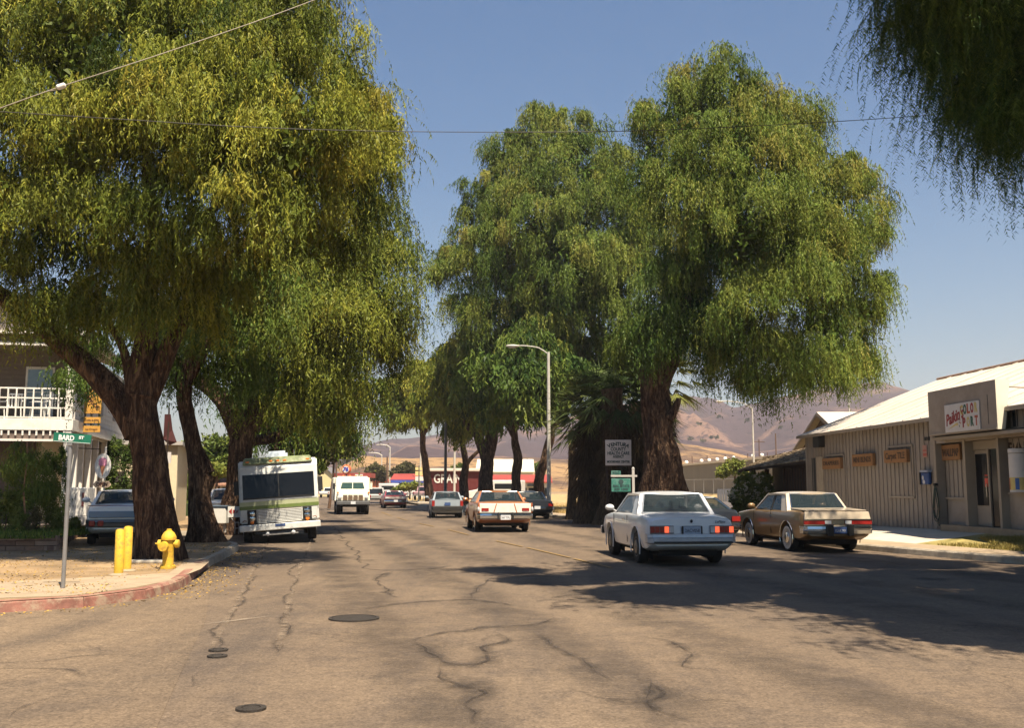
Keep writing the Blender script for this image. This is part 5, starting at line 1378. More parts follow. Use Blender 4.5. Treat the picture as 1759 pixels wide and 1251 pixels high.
# ---- motorhome
def motorhome():
    t = thing('motorhome', 'old white motorhome with green stripe and roof air conditioner parked facing the camera', 'motorhome', Vector((-6.66, 29.8, .0)), HD(-.235) + math.pi)
    t.rotation_euler = (R(4.0), 0, HD(-.235) + math.pi)
    WH = nmat('motorhome_white', (0.66, 0.66, 0.62), .4, var=.06, dirt=(.50, .47, .40), dirt_amt=.4, dscale=2)
    GRN = nmat('motorhome_green', (0.15, 0.20, 0.055), .4, var=.1)
    PGR = nmat('motorhome_pale_green', (0.42, 0.44, 0.26), .4, var=.1)
    w = 1.12; L = 7.0; H = 2.42
    # local: +x towards the camera is negative-length; front face at x=0, body runs to x=-L
    MB().slab([(-.30, -w, .62), (-.02, -w, .62), (0, -w, 1.35), (-.10, -w, 2.22), (-.22, -w, H), (-L, -w, H), (-L, -w, .62)], (0, 2 * w, 0)).build('body', WH, t, bevel=.035, seg=2)
    def face(y0, y1, z0, z1, off, th, nm, mt, bev=0):
        def X(z): return (-.02 + (z - .62) / .73 * .02) if z < 1.35 else (0 - (z - 1.35) / .87 * .10)
        return MB().hexa([(X(z0) + off, y0, z0), (X(z0) + off + th, y0, z0), (X(z0) + off + th, y1, z0), (X(z0) + off, y1, z0)], [(X(z1) + off, y0, z1), (X(z1) + off + th, y0, z1), (X(z1) + off + th, y1, z1), (X(z1) + off, y1, z1)]).build(nm, mt, t, bevel=bev)
    face(-1.07, 1.07, 1.26, 2.07, .004, .012, 'windscreen_frame', WH)
    face(-1.01, 1.01, 1.31, 2.02, .012, .016, 'windscreen', nmat('dark_windscreen', (0.008, 0.009, 0.011), .18, spec=.25))
    face(-.012, .012, 1.31, 2.02, .026, .006, 'windscreen_divider', DTRIM)
    face(-.95, .95, 1.325, 1.35, .03, .012, 'wiper', DTRIM)
    face(-1.12, 1.12, 1.02, 1.12, .002, .008, 'green_stripe', GRN)
    face(-1.12, 1.12, 1.12, 1.24, .002, .006, 'pale_stripe', PGR)
    # local +y is the viewer's left (vehicle right side) -- grille and lamps
    face(-.62, .62, .60, 1.0, .002, .01, 'grille_panel', nmat('grille_shadow', (0.20, 0.15, 0.12), .6))
    for k in range(9):
        z = .615 + k * .043
        face(-.61, .61, z, z + .026, .012, .016, 'grille_slat', WH)
    for s in (-1, 1):
        y = s * .78
        face(y - .13, y + .13, .60, 1.01, .003, .012, 'lamp_recess', DTRIM, .01)
        MB().lathe([(.085, .02), (.085, .05), (.05, .065), (.005, .07)], 16, 'x', (-.015, y, .90)).build('headlamp', CHROME, t, smooth=True)
        MB().lathe([(.085, .02), (.085, .05), (.05, .065), (.005, .07)], 16, 'x', (-.015, y, .77)).build('headlamp', CHROME, t, smooth=True)
        MB().lathe([(.055, .02), (.055, .05), (.005, .06)], 14, 'x', (-.02, y, .665)).build('indicator', LAMB, t, smooth=True)
        MB().lathe([(.06, .04), (.06, .10), (.03, .13), (.005, .135)], 14, 'x', (.02, s * .36, .30)).build('fog_lamp', LCLEAR, t, smooth=True)
        MB().tube([(.0, s * 1.05, .68), (.02, s * 1.0, .72), (.02, s * .93, .70)], .014, 6).build('tow_hook', nmat('rusty_hook', (0.25, .10, .05), .8), t)
        MB().box(-.16, -.06, s * 1.19 - .07, s * 1.19 + .07, 1.45, 1.85).bar((-.1, s * 1.1, 1.8), (-.11, s * 1.2, 1.75), .015).build('wing_mirror', DTRIM, t, bevel=.02)
    MB().box(-.05, .12, -1.14, 1.14, .40, .585).build('bumper', WH, t, bevel=.02)
    MB().box(.12, .13, -.14, .14, .50, .575).build('licence_plate', PLATEB, t)
    MB().box(.02, .06, -.5, .5, .26, .30).build('tow_bar', nmat('steel_bar', (0.35, 0.33, 0.3), .5, .6), t)
    MB().hexa([(-.60, -1.0, 2.40), (-.06, -1.0, 2.30), (-.06, 1.0, 2.30), (-.60, 1.0, 2.40)], [(-.7, -.95, 2.52), (-.16, -.95, 2.50), (-.16, .95, 2.50), (-.7, .95, 2.52)]).build('roof_cap', nmat('mossy_green_cap', (0.16, 0.19, 0.085), .6, var=.5, scale=4, dirt=(.35, .36, .22), dirt_amt=.8, dscale=3), t, bevel=.03)
    for y in (-.86, -.2, 0, .2, .86):
        MB().box(-.14, -.085, y - .05, y + .05, 2.36, 2.41).build('marker_lamp', LAMB, t, bevel=.01)
    MB().box(-2.6, -1.5, -.32, .32, 2.44, 2.72).build('air_conditioner', nmat('ac_shroud', (0.50, 0.56, 0.62), .5), t, bevel=.07, seg=2)
    MB().bar((-.8, .5, 2.45), (-.8, .5, 2.70), .015).build('antenna', CHROME, t)
    for s in (-1, 1):
        for x in (-1.1, -5.2):
            wheel(t, x, s * .93, .37, .24, s, WH)
        for a in (-2.2, -3.6, -5.8):
            MB().box(a - .45, a + .45, s * w - .012, s * w + .012, 1.45, 1.95).build('side_window', DGLASS, t)
        MB().box(-L + .2, -.3, s * w - .006, s * w + .006, 1.02, 1.12).build('side_stripe', GRN, t)
    MB().box(-L + .5, -.4, -.85, .85, .34, .66).build('underbody', UNDER, t)
    return t
motorhome()

# ---- white utility truck coming towards the camera
def truck():
    d = 61.0
    t = thing('utility_truck', 'white utility truck with raised box cab driving towards the camera', 'truck', Vector((*at(607, 838, d)[:2], 0)), HD(-.2) + math.pi)
    WH = nmat('truck_cream', (0.78, 0.74, 0.58), .4, var=.05)
    GAP = nmat('grille_gap', (0.22, 0.13, 0.07), .6)
    MB().slab([(0, -.92, .78), (0.02, -.92, 1.05), (-.1, -.90, 1.42), (-1.0, -.90, 1.52), (-1.0, -.92, .78)], (0, 1.84, 0)).build('bonnet', WH, t, bevel=.06, seg=2)
    MB().hexa([(-2.6, -1.05, .75), (-.95, -1.05, .75), (-.95, 1.05, .75), (-2.6, 1.05, .75)], [(-2.6, -.98, 2.28), (-1.35, -.98, 2.28), (-1.35, .98, 2.28), (-2.6, .98, 2.28)]).build('cab', WH, t, bevel=.08, seg=2)
    MB().hexa([(-1.09, -.72, 1.52), (-1.03, -.72, 1.52), (-1.03, .72, 1.52), (-1.09, .72, 1.52)], [(-1.24, -.62, 1.90), (-1.14, -.62, 1.90), (-1.14, .62, 1.90), (-1.24, .62, 1.90)]).build('windscreen', nmat('green_windscreen', (0.03, 0.06, 0.045), .05, spec=.9), t)
    MB().hexa([(-1.07, -.02, 1.52), (-1.02, -.02, 1.52), (-1.02, .02, 1.52), (-1.07, .02, 1.52)], [(-1.22, -.02, 1.92), (-1.125, -.02, 1.92), (-1.125, .02, 1.92), (-1.22, .02, 1.92)]).build('windscreen_divider', WH, t)
    MB().box(-6.6, -2.65, -1.12, 1.12, .8, 2.22).build('box_body', WH, t, bevel=.04)
    for i in range(4):
        y0 = -.60 + i * .305
        for k in range(6):
            MB().box(.015, .04, y0, y0 + .265, .86 + k * .065, .885 + k * .065).build('grille_slot', GAP, t)
    for s in (-1, 1):
        MB().lathe([(.10, .0), (.10, .05), (.06, .07), (.004, .075)], 16, 'x', (.01, s * .78, 1.02)).build('headlamp', LCLEAR, t, smooth=True)
        MB().sphere((-.02, s * .90, 1.30), .05, .06, .06, 10, 6).build('indicator', LAMB, t)
        MB().box(-1.15, -1.05, s * 1.12 - .06, s * 1.12 + .06, 1.5, 1.85).bar((-1.1, s * .98, 1.7), (-1.1, s * 1.1, 1.7), .015).build('wing_mirror', DTRIM if s < 0 else WH, t, bevel=.02)
        for x in (-.75, -4.9): wheel(t, x, s * .83, .44, .26, s, nmat('steel_wheel', (0.3, 0.3, 0.3), .5, .5))
        wheel(t, -4.9, s * .56, .44, .24, s)
    MB().box(-.1, .14, -.98, .98, .58, .80).build('bumper', nmat('grey_truck_bumper', (0.10, 0.10, 0.10), .5), t, bevel=.03)
    MB().box(.14, .15, -.14, .14, .62, .79).build('licence_plate', PLATEM, t)
    MB().box(-6.3, -.2, -.6, .6, .45, .8).build('chassis', UNDER, t)
    for y in (-.3, .1, .45, .8): MB().sphere((-1.55, y - .25, 2.31), .06, .06, .045, 8, 5).build('roof_light', LAMB, t)
    return t
truck()
# ================================================================== THE STORE ON THE RIGHT
TAN = nmat('taupe_siding_paint', (0.30, 0.25, 0.205), .85, var=.08, scale=3, bump=.1, bscale=30, dirt=(.19, .145, .11), dirt_amt=.5, dscale=1.5)
TAN2 = nmat('taupe_trim_paint', (0.33, 0.27, 0.21), .8, var=.08, scale=3)
TANP = nmat('taupe_plain_panel', (0.34, 0.28, 0.225), .85, var=.08, scale=3, dirt=(.22, .17, .13), dirt_amt=.4)
CREAMW = nmat('cream_end_panel', (0.74, 0.68, 0.54), .8, var=.05)
ROOFW = nmat('white_metal_roof', (0.57, 0.51, 0.44), .6, var=.06, scale=1.2, dirt=(.50, .40, .31), dirt_amt=.55, dscale=.8, stretch=(1, .25, 1))
BOARDO = nmat('orange_sign_board', (0.29, 0.145, 0.058), .7, var=.12, scale=5)
BLACKP = nmat('black_lettering', (0.05, 0.03, 0.02), .6)
SIGNW = nmat('sign_white', (0.62, 0.58, 0.55), .6, var=.05)
OX, OY = 11.53, 40.0
ROT = math.atan2(-.9973, .0738)
def Sx(px, off=0.0):              # distance along the front of the store, from its far corner
    d = (14.49 + off) / ((px - 879.5) / FPX + .074); return (40 - d) * 1.0027
def Sz(px, py):
    d = 14.49 / ((px - 879.5) / FPX + .074); return at(px, py, d).z
store = thing('store', 'long low taupe board and batten paint store with pale metal roof', 'store', (OX, OY, 0), ROT)
store_e = 22.5
RB = .26
r1a, r1b = Sx(1606), Sx(1652); da, db = Sx(1656), Sx(1710); wa = Sx(1714)
EAVE = 3.62
def sb(nm, mt, x0, x1, y0, y1, z0, z1, bev=0, par=None):
    return MB().box(x0, x1, y0, y1, z0, z1).build(nm, mt, par or store, bevel=bev)
sb('front_wall', TAN, 0, r1a, 0, .24, -.1, EAVE)
sb('header_wall', TANP, r1a, store_e, 0.002, .18, 2.86, EAVE)
sb('end_wall', TAN, 0, .18, .18, 11.0, -.1, EAVE - .02)
MB().slab([(0.02, 0.1, EAVE - .05), (0.02, 11, EAVE - .05), (0.02, 5.6, 5.75)], (.14, 0, 0)).build('gable_wall', TAN, store)
sb('near_end_wall', TAN, store_e, store_e + .18, 0, 11, -.1, EAVE - .02)
MB().slab([(store_e + .02, 0.1, EAVE - .05), (store_e + .02, 11, EAVE - .05), (store_e + .02, 5.6, 5.75)], (.14, 0, 0)).build('gable_wall', TAN, store)
sb('back_wall', TAN, 0, store_e, 11, 11.15, -.1, EAVE)
sb('window_wall', TANP, wa, store_e, RB, RB + .1, .5, 2.9); sb('lower_panel', TANP, wa, store_e, RB - .06, RB, .5, 1.42); sb('window_sill', TAN2, wa, store_e, RB - .10, RB, 1.42, 1.48)
# battens: one strip of wood each
bat = MB().box(-.022, .022, -.022, 0, 0.2, EAVE - .02).mesh('batten', TAN)
s = .12; 
frames = [(Sx(1418), Sx(1450), None), (Sx(1522), Sx(1567), None)]
while s < r1a - .05:
    link('batten', bat, None, store, (s, -.001, 0)); s += .29
bat2 = MB().box(-.018, .018, -.02, 0, 0, 1.36).mesh('batten', TAN)
s = wa + .2
while s < store_e - .1:
    link('batten', bat2, None, store, (s, RB - .001, 1.48)); s += .27
bat3 = MB().box(-.022, .022, -.018, 0, 0, .50).mesh('batten', TAN)
s = Sx(1737)
while s < store_e:
    link('batten', bat3, None, store, (s, .001, 3.1)); s += .27
# roof of long metal sheets, each its own
hw_ = 5.6; rise = 5.86 - 3.66
for side in (0, 1):
    s = -.25; k = 0
    while s < store_e + .3:
        w = 1.15
        if side == 0: p = [(s + .004, -.28, 3.64 - .06), (s + w, -.28, 3.64 - .06), (s + w, hw_, 5.86), (s + .004, hw_, 5.86)]
        else: p = [(s + .004, hw_, 5.86), (s + w, hw_, 5.86), (s + w, 11.4, 3.60), (s + .004, 11.4, 3.60)]
        MB().slab(p, (0, 0, .035 + .004 * (k % 2))).build('roof_sheet', ROOFW, store)
        if side == 0: MB().slab([(s + w - .02, -.28, 3.62), (s + w + .015, -.28, 3.62), (s + w + .015, hw_, 5.90), (s + w - .02, hw_, 5.90)], (0, 0, .03)).build('roof_seam', ROOFW, store)
        s += w; k += 1
MB().tube([(-.3, hw_, 5.93), (store_e + .4, hw_, 5.93)], [.05, .05], 8).build('ridge_cap', nmat('rusty_ridge', (0.30, 0.19, 0.13), .8, var=.3), store)
sb('fascia_board', TAN2, -.27, store_e + .3, -.30, -.27, 3.50, 3.60)
MB().slab([(-.27, -.29, 3.50), (-.27, -.29, 3.60), (-.27, hw_, 5.86), (-.27, hw_, 5.74)], (.03, 0, 0)).build('rake_board', TAN2, store)
# window-like frames laid on the siding
def frame(a, b, z0, z1, bottom=True):
    m = sb('frame_board', TAN2, a, b, -.05, -.001, z1, z1 + .07)
    sb('frame_board', TAN2, b - .04, b + .02, -.045, -.001, z0, z1)
    if bottom: sb('frame_board', TAN2, a, b, -.05, -.001, z0 - .06, z0)
frame(Sx(1418), Sx(1449), Sz(1449, 862), Sz(1449, 783), False)
frame(Sx(1523), Sx(1567), Sz(1566, 853), Sz(1566, 767))
sb('dark_doorway', DTRIM, Sx(1393), Sx(1401), -.02, .0, .3, Sz(1400, 787)); sb('side_door', nmat('pale_tan_door', (0.42, 0.34, 0.25), .8), Sx(1401), Sx(1412), -.03, .0, .3, Sz(1405, 785))
sb('corner_board', TAN2, -.03, .1, -.04, 0, 0, EAVE)
sb('wall_lamp_box', DTRIM, Sx(1406), Sx(1416), -.25, 0, Sz(1411, 769), Sz(1411, 748), .02)
# recesses
sb('porch_floor', CONC, r1a + .3, store_e, -.14, RB + .1, 0, .56)
sb('recess_wall', TANP, r1a, r1b + .02, RB, RB + .1, .5, 2.9)
x = Sx(1627, RB)
while x < r1b: MB().box(x - .015, x + .015, RB - .02, RB - .001, 1.33, 2.75).build('batten', TAN, store); x += .24
sb('recess_sill', TAN2, r1a + .02, r1b, RB - .06, RB - .001, 1.27, 1.33)
for a, b_ in ((r1b, da), (db, wa)): sb('pier', TAN2, a, b_, -.02, RB + .1, .5, 2.9)
sb('corner_trim', TAN2, r1a - .12, r1a, -.03, -.001, .5, 2.95)
d0, d1 = Sx(1673, RB), Sx(1696, RB); e0, e1 = Sx(1699, RB), Sx(1710, RB)
sb('door_header', TAN2, da, wa, RB - .04, RB + .02, 2.62, 2.9)
sb('recess_back', TANP, da, db, RB + .06, RB + .12, .5, 2.9)
sb('recess_ceiling', TANP, r1a, store_e, .01, RB + .1, 2.86, 2.95)
BG_ = nmat('black_door_glass', (0.006, 0.007, 0.010), .12, spec=.35)
dr = sb('door', TAN2, d0, d1, RB - .02, RB + .03, .58, 2.60)
sb('door_glass', BG_, d0 + .06, d1 - .06, RB - .04, RB - .021, 1.12, 2.50, par=dr)
sb('door_handle', CHROME, d1 - .06, d1 - .03, RB - .09, RB - .04, 1.35, 1.7, par=dr)
sb('door_frame', TAN2, d1 + .005, e0 - .005, RB - .06, RB + .04, .56, 2.62)
sb('sidelight', BG_, e0, max(e1, db), RB - .02, RB + .02, .56, 2.80)
dA_, dB_ = d0, d1
n1 = sb('open_card', nmat('red_card', (0.75, 0.10, 0.06), .6), dA_ + .52, dA_ + .68, RB - .055, RB - .042, 1.62, 1.85); n1.parent = None
n1.matrix_world = Matrix.Translation((OX, OY, 0)) @ Matrix.Rotation(ROT, 4, 'Z'); tag(n1, 'small bright red card hanging inside the black glass of the shop door', 'card')
text('lettering', 'OPEN', .07, nmat('red_card', (0.75, 0.10, 0.06), .6), n1, (dA_ + .60, RB - .05, 1.92), (math.pi / 2, 0, 0))
# porch canopy and false front
FO = -.5
ffa, ffb = Sx(1595, FO), Sx(1712, FO)
sb('canopy', TAN2, ffa - .1, store_e, -.42, 0, 2.92, 3.0); sb('canopy_shadow_gap', DTRIM, ffa + .05, store_e - .1, -.38, -.02, 3.001, 3.04)
ff = MB().hexa([(ffa, FO, 3.05), (ffb, FO, 3.05), (ffb, FO + .2, 3.05), (ffa, FO + .2, 3.05)], [(ffa, FO, 4.3), (ffb, FO, 4.3), (ffb, FO + .38, 4.3), (ffa, FO + .38, 4.3)]).build('false_front', TANP, store, bevel=.006)
MB().slab([(ffb + .002, FO, 3.05), (ffb + .002, FO + .2, 3.05), (ffb + .002, FO + .38, 4.3), (ffb + .002, FO, 4.3)], (.012, 0, 0)).build('end_panel', CREAMW, ff)
sb('panel_edge', TAN2, ffa, ffb, FO - .02, FO, 3.05, 3.11, par=ff); sb('panel_joint', DTRIM, ffb - .4, ffb - .385, FO - .006, FO, 3.2, 3.95, par=ff)
for x in (ffa + .4, ffb - .6): MB().bar((x, -.15, 4.2), (x, 1.2, 4.12), .02).build('stay', TAN2, ff)
sb('vent_opening', DTRIM, Sx(1741), Sx(1749), -.012, 0.0, 3.12, 3.55)
sb('dark_outlet', DTRIM, Sx(1589), Sx(1591), -.04, 0, 2.98, 3.08); sb('dark_outlet', DTRIM, Sx(1594), Sx(1596), -.04, 0, 2.98, 3.08)

def store_thing(name, label, cat, x, y, z):
    return thing(name, label, cat, Matrix.Translation((OX, OY, 0)) @ Matrix.Rotation(ROT, 4, 'Z') @ Vector((x, y, z)), ROT)
def board_sign(px0, px1, ya, yb, body, label, y=0.0, w=.85, sz=.2, th=.14):
    x0, x1 = Sx(px0), Sx(px1); pm = (px0 + px1) / 2
    z0, z1 = Sz(pm, yb), Sz(pm, ya)
    t = store_thing('wooden_sign', label, 'sign', (x0 + x1) / 2, y, z0)
    h = z1 - z0; W = x1 - x0
    MB().box(-W / 2, W / 2, -th, -.024, 0, h).build('board', BOARDO, t, bevel=.01)
    MB().box(-W / 2 + .1, -W / 2 + .14, -.03, 0, .1, h - .1).box(W / 2 - .14, W / 2 - .1, -.03, 0, .1, h - .1).build('bracket', DTRIM, t)
    text('lettering', body, sz, BLACKP, t, (0, -th - .002, h * .5), (math.pi / 2, 0, 0), width=W * w, bold=.004)
board_sign(1416, 1447, 787, 806, 'DRAPERIES', 'orange wooden sign, farthest of the three on the siding, inside the small frame', sz=.2)
board_sign(1468, 1503, 780, 801, 'MINI BLINDS', 'orange wooden sign in the middle of the row of three on bare siding', sz=.26)
board_sign(1523, 1562, 773, 795, "Carpet TILE", 'orange wooden sign under the large frame, nearest of the row of three', sz=.28)
x0, x1 = Sx(1621, RB), Sx(1652, RB)
t = store_thing('wooden_sign', 'orange wallpaper sign set in the recess beside the shop door', 'sign', (x0 + x1) / 2, RB, 2.38)
MB().box(-(x1 - x0) / 2, (x1 - x0) / 2, -.10, -.02, 0, .44).build('board', BOARDO, t, bevel=.01)
text('lettering', 'WALLPAP', .3, BLACKP, t, (0, -.103, .2), (math.pi / 2, 0, 0), width=(x1 - x0) * .9, bold=.006)
# the painted store sign on the false front
t = store_thing('shop_sign', "white panel with red script Paikin's and coloured COLOR PORT letters", 'sign', Sx(1653.5, FO), FO, 3.09)
MB().box(-.9, .9, -.035, -.003, 0, .75).build('panel', SIGNW, t, bevel=.004)
SRED = nmat('sign_red', (0.30, 0.035, 0.03), .5); SGRN = nmat('sign_green', (0.03, 0.11, 0.07), .5); SYEL = nmat('sign_yellow', (0.58, 0.45, 0.16), .5); SORG = nmat('sign_orange', (0.42, 0.09, 0.04), .5)
text('script', "Paikin's", .42, SRED, t, (-.36, -.038, .40), (math.pi / 2, R(-12), 0), width=.98, shear=.35, bold=.010)
for ch, x, z, mt, cm in (('C', .02, .54, SYEL, None), ('O', .19, .55, SGRN, None), ('L', .37, .56, SORG, None), ('O', .55, .565, SRED, None), ('R', .75, .57, SYEL, None), ('P', .12, .21, SRED, None), ('O', .33, .215, SYEL, None), ('R', .53, .22, SGRN, None), ('T', .74, .225, SORG, None)):
    text('letter', ch, .34, mt, t, (x, -.038, z), (math.pi / 2, 0, 0), width=.15, bold=.016)
MB().slab([(-.72, -.036, .08), (-.30, -.036, .17), (-.22, -.036, .16), (-.18, -.036, .20), (-.24, -.036, .24), (-.32, -.036, .22)], (0, -.006, 0)).build('brush_picture', SYEL, t)
for k, (x, z, mt) in enumerate(((-.12, .24, SGRN), (-.09, .30, SRED), (-.15, .33, SGRN), (-.06, .22, SORG), (-.13, .14, SGRN))):
    MB().sphere((x, -.038, z), .02, .004, .028, 8, 5).build('paint_spot', mt, t)
# PAINT lettering and the paint tube picture on the window wall
t = store_thing('window_lettering', 'black PAINT letters above the painted tube by the shop window', 'lettering', Sx(1728, RB), RB, 2.4)
text('lettering', 'PAINT', .42, BLACKP, t, (.9, -.004, .18), (math.pi / 2, 0, 0), width=1.7, bold=.012)
t = store_thing('notice_paper', 'narrow white paper notice taped left of the paint tube display', 'notice', Sx(1731, RB), RB - .002, 1.9)
MB().box(-.09, .09, -.03, -.002, -.02, .40).build('paper', SIGNW, t)
for k in range(5): MB().box(-.06, .06, -.033, -.031, .03 + k * .07, .045 + k * .07).build('print_line', nmat('grey_print', (0.3, 0.3, 0.3), .7), t)
t = store_thing('tube_display', 'large upright paint tube display with white body and coloured lower bands', 'display', Sx(1752, .1), .02, 1.49)
MB().lathe([(.24, 0), (.24, .05)], 22).build('base_ring', SIGNW, t, smooth=True)
for z0, z1, mt in ((.05, .36, SYEL), (.36, .95, SIGNW)): MB().lathe([(.235, z0), (.235, z1)], 22).build('tube_band', mt, t, smooth=True)
MB().lathe([(.2, .95), (.24, .97), (.24, 1.07), (.2, 1.08)], 22).build('cap', SIGNW, t, smooth=True)
for a, mt, z0, z1 in ((-2.6, nmat('band_blue', (0.05, .12, .35), .5), .58, .85), (-2.6, SORG, .36, .58), (-2.6, BLACKP, .06, .34), (-2.1, SORG, .06, .34), (-1.0, nmat('band_blue', (0.05, .12, .35), .5), .06, .34)):
    pts = [(.238 * math.cos(a + k * .1), .238 * math.sin(a + k * .1)) for k in range(5)]
    m = MB()
    for i in range(4): m.quad((*pts[i], z0), (*pts[i + 1], z0), (*pts[i + 1], z1), (*pts[i], z1))
    m.build('band_patch', mt, t)
# pay phone, red notice, hose
t = store_thing('pay_phone', 'blue pay phone box with white emblem on the siding', 'telephone', Sx(1591), 0, Sz(1591, 833))
MB().box(-.24, .24, -.14, -.02, 0, .36).build('booth', nmat('phone_blue', (0.035, 0.075, 0.22), .4), t, bevel=.03)
MB().box(-.24, .24, -.15, -.02, .36, .42).build('top_panel', nmat('phone_pale', (0.30, 0.33, 0.42), .4), t)
MB().box(-.25, -.19, -.17, -.14, .0, .36).build('side_shadow', DTRIM, t)
MB().sphere((-.08, -.142, .20), .06, .01, .07, 10, 6).sphere((-.03, -.142, .08), .08, .01, .06, 10, 6).build('emblem', SIGNW, t)
t = store_thing('red_notice', 'small faded red and white notice on the siding above the pay phone', 'notice', Sx(1588), 0, Sz(1588, 786))
MB().box(-.13, .13, -.03, -.024, 0, .36).build('sheet', nmat('faded_pink_notice', (0.42, 0.22, 0.17), .7), t)
MB().box(-.11, .11, -.034, -.031, .04, .12).box(-.11, .11, -.034, -.031, .18, .22).build('red_block', nmat('notice_red', (0.42, 0.09, 0.06), .7), t)
t = store_thing('garden_hose', 'dark green garden hose looped on the wall by the recess', 'hose', Sx(1605), -.05, .5)
HOSE = nmat('hose_green', (0.025, 0.05, 0.04), .5)
for k, (w_, h_) in enumerate(((.16, .62), (.20, .70), (.13, .55))):
    pts = [(w_ * math.sin(a) * (1 - .55 * math.cos(a)) * .8, -.02 * k, .70 + h_ * .75 * math.cos(a) - .05) for a in np.linspace(0, 2 * math.pi, 22)]
    MB().tube(pts, .014, 6).build('hose_loop', HOSE, t, smooth=True)
MB().tube([(.08, -.02, .2), (.12, -.05, .05), (.35, -.12, .03)], .014, 6).build('hose_end', HOSE, t, smooth=True)
MB().box(-.05, .05, -.06, .05, 1.15, 1.22).build('hook', DTRIM, t)

# small gabled building behind the store
t = thing('gabled_shed', 'small building with pale roof and dark gable end showing behind the store', 'building', (14.9, 48.6, 0), 0)
GB = nmat('brown_gable', (0.12, 0.085, 0.06), .9, var=.2)
MB().slab([(0, -4.2, -.1), (0, 4.2, -.1), (0, 4.2, 3.45), (0, 0, 5.02), (0, -4.2, 3.45)], (11, 0, 0)).build('wall', GB, t)
for sy in (-1, 1):
    MB().slab([(-.35, 0, 5.12), (11, 0, 5.12), (11, sy * 4.6, 3.4), (-.35, sy * 4.6, 3.4)], (0, 0, .07)).build('roof_side', ROOFW, t)
    MB().slab([(-.37, 0, 5.10), (-.37, sy * 4.6, 3.38), (-.37, sy * 4.6, 3.26), (-.37, 0, 4.98)], (.03, 0, 0)).build('rake_board', TAN2, t)

# shingled porch
t = thing('shingled_porch', 'dark timber porch with sagging wood shingle roof at the far end of the store', 'porch', Vector((*at(1340, 838, 43)[:2], .2)))
SH = [nmat('weathered_shingle', (0.27, 0.20, 0.12), .9, var=.25, scale=8), nmat('dark_shingle', (0.17, 0.12, 0.07), .9, var=.25, scale=8), nmat('pale_shingle', (0.36, 0.28, 0.18), .9, var=.25, scale=8)]
WOODD = nmat('dark_creosote_wood', (0.035, 0.022, 0.016), .85, var=.3, scale=6)
A = at(1268, 809, 46.5); B = at(1386, 791.5, 40.4); Cc = at(1386, 770, 45.5); D = at(1316, 786, 51.5)
off = t.location
MB().slab([A - off, B - off, Cc - off, D - off], (0, 0, -.10)).build('roof_deck', WOODD, t)
NR, NC = 7, 20
for i in range(NR):
    for j in range(NC):
        u0, u1 = j / NC + .003, (j + 1) / NC - .003; v0, v1 = i / NR, (i + 1.25) / NR
        q = []
        for u, v in ((u0, v0), (u1, v0), (u1, v1), (u0, v1)):
            p = (A.lerp(B, u)).lerp(D.lerp(Cc, u), min(v, 1.02)); q.append(p - off)
        dz = random.uniform(.0, .03)
        m = MB().add([q[0] + Vector((0, 0, .05 + dz)), q[1] + Vector((0, 0, .05 + dz)), q[2] + Vector((0, 0, .012)), q[3] + Vector((0, 0, .012)), q[0] + Vector((0, 0, .005)), q[1] + Vector((0, 0, .005))], [(0, 1, 2, 3), (4, 5, 1, 0), (4, 0, 3), (5, 2, 1)])
        m.build('shingle', SH[random.choice((0, 0, 1, 2))], t)
for px, d in ((1294.5, 46), (1318, 48)):
    p = at(px, 838, d); top = at(px, 806, d)
    MB().box(p.x - off.x - .09, p.x - off.x + .09, p.y - off.y - .09, p.y - off.y + .09, -.1, top.z - off.z).build('post', WOODD, t)
p0, p1 = at(1344, 838, 43.5), at(1386, 838, 41.2)
MB().slab([p0 - off + Vector((0, 0, -1.7)), p1 - off + Vector((0, 0, -1.7)), at(1386, 792, 41.2) - off, at(1344, 797, 43.5) - off], (.2, 2.5, 0)).build('plank_wall', WOODD, t)
for k in range(9):
    a = p0.lerp(p1, (k + .5) / 9) - off
    MB().box(a.x - .02, a.x + .02, a.y - .05, a.y - .01, -.1, 2.5 - .3).build('plank_joint', nmat('brown_plank', (0.07, 0.04, 0.028), .9), t)

# ================================================================== STREET FURNITURE
POLEW = nmat('painted_lamp_pole', (0.52, 0.49, 0.42), .5, var=.08, dirt=(.36, .32, .26), dirt_amt=.4)
GALV = nmat('galvanised_steel', (0.30, 0.29, 0.28), .45, .6, var=.15)
def lamp(label, px, d, ytop, dirx, arm, base=.15, r=.095, mat=POLEW, armpts=None):
    b = Vector((*at(px, 838, d)[:2], base)); H = at(px, ytop, d).z - base
    t = thing('street_lamp', label, 'street lamp', b, 0, 'cobra head street lamps')
    MB().tube([(0, 0, 0), (0, 0, H)], [r, r * .62], 14).build('pole', mat, t, smooth=True)
    MB().lathe([(r * 1.6, 0), (r * 1.5, .35), (r * 1.02, .42)], 14).build('base', mat, t)
    a = [(0, 0, H - .12), (dirx * arm * .3, -.02, H + .26 * arm * .5), (dirx * arm * .7, -.04, H + .40 * arm * .5), (dirx * arm, -.05, H + .42 * arm * .5)]
    MB().tube([q[0] for q in limb_path([(Vector(p), .03) for p in a], .2, 0, 0)], .032 * max(1, d / 60), 7).build('arm', mat, t, smooth=True)
    h = Vector(a[-1])
    MB().sphere((h.x + dirx * .30, h.y, h.z - .02), .36, .15, .085, 14, 8).build('lamp_head', POLEW, t, smooth=True)
    MB().sphere((h.x + dirx * .32, h.y, h.z - .08), .22, .11, .07, 12, 6).build('lens', nmat('lamp_lens', (.6, .6, .55), .2), t, smooth=True)
    return t
lamp('tall cobra head street lamp in front of the pepper crowns by the kerb', 943, 53.5, 605, -1, 1.6, r=.12)
lamp('pale street lamp, farther and lower one of the distant pair in the road gap', 655, 232, 782, -1, 2.4, 0, .17)
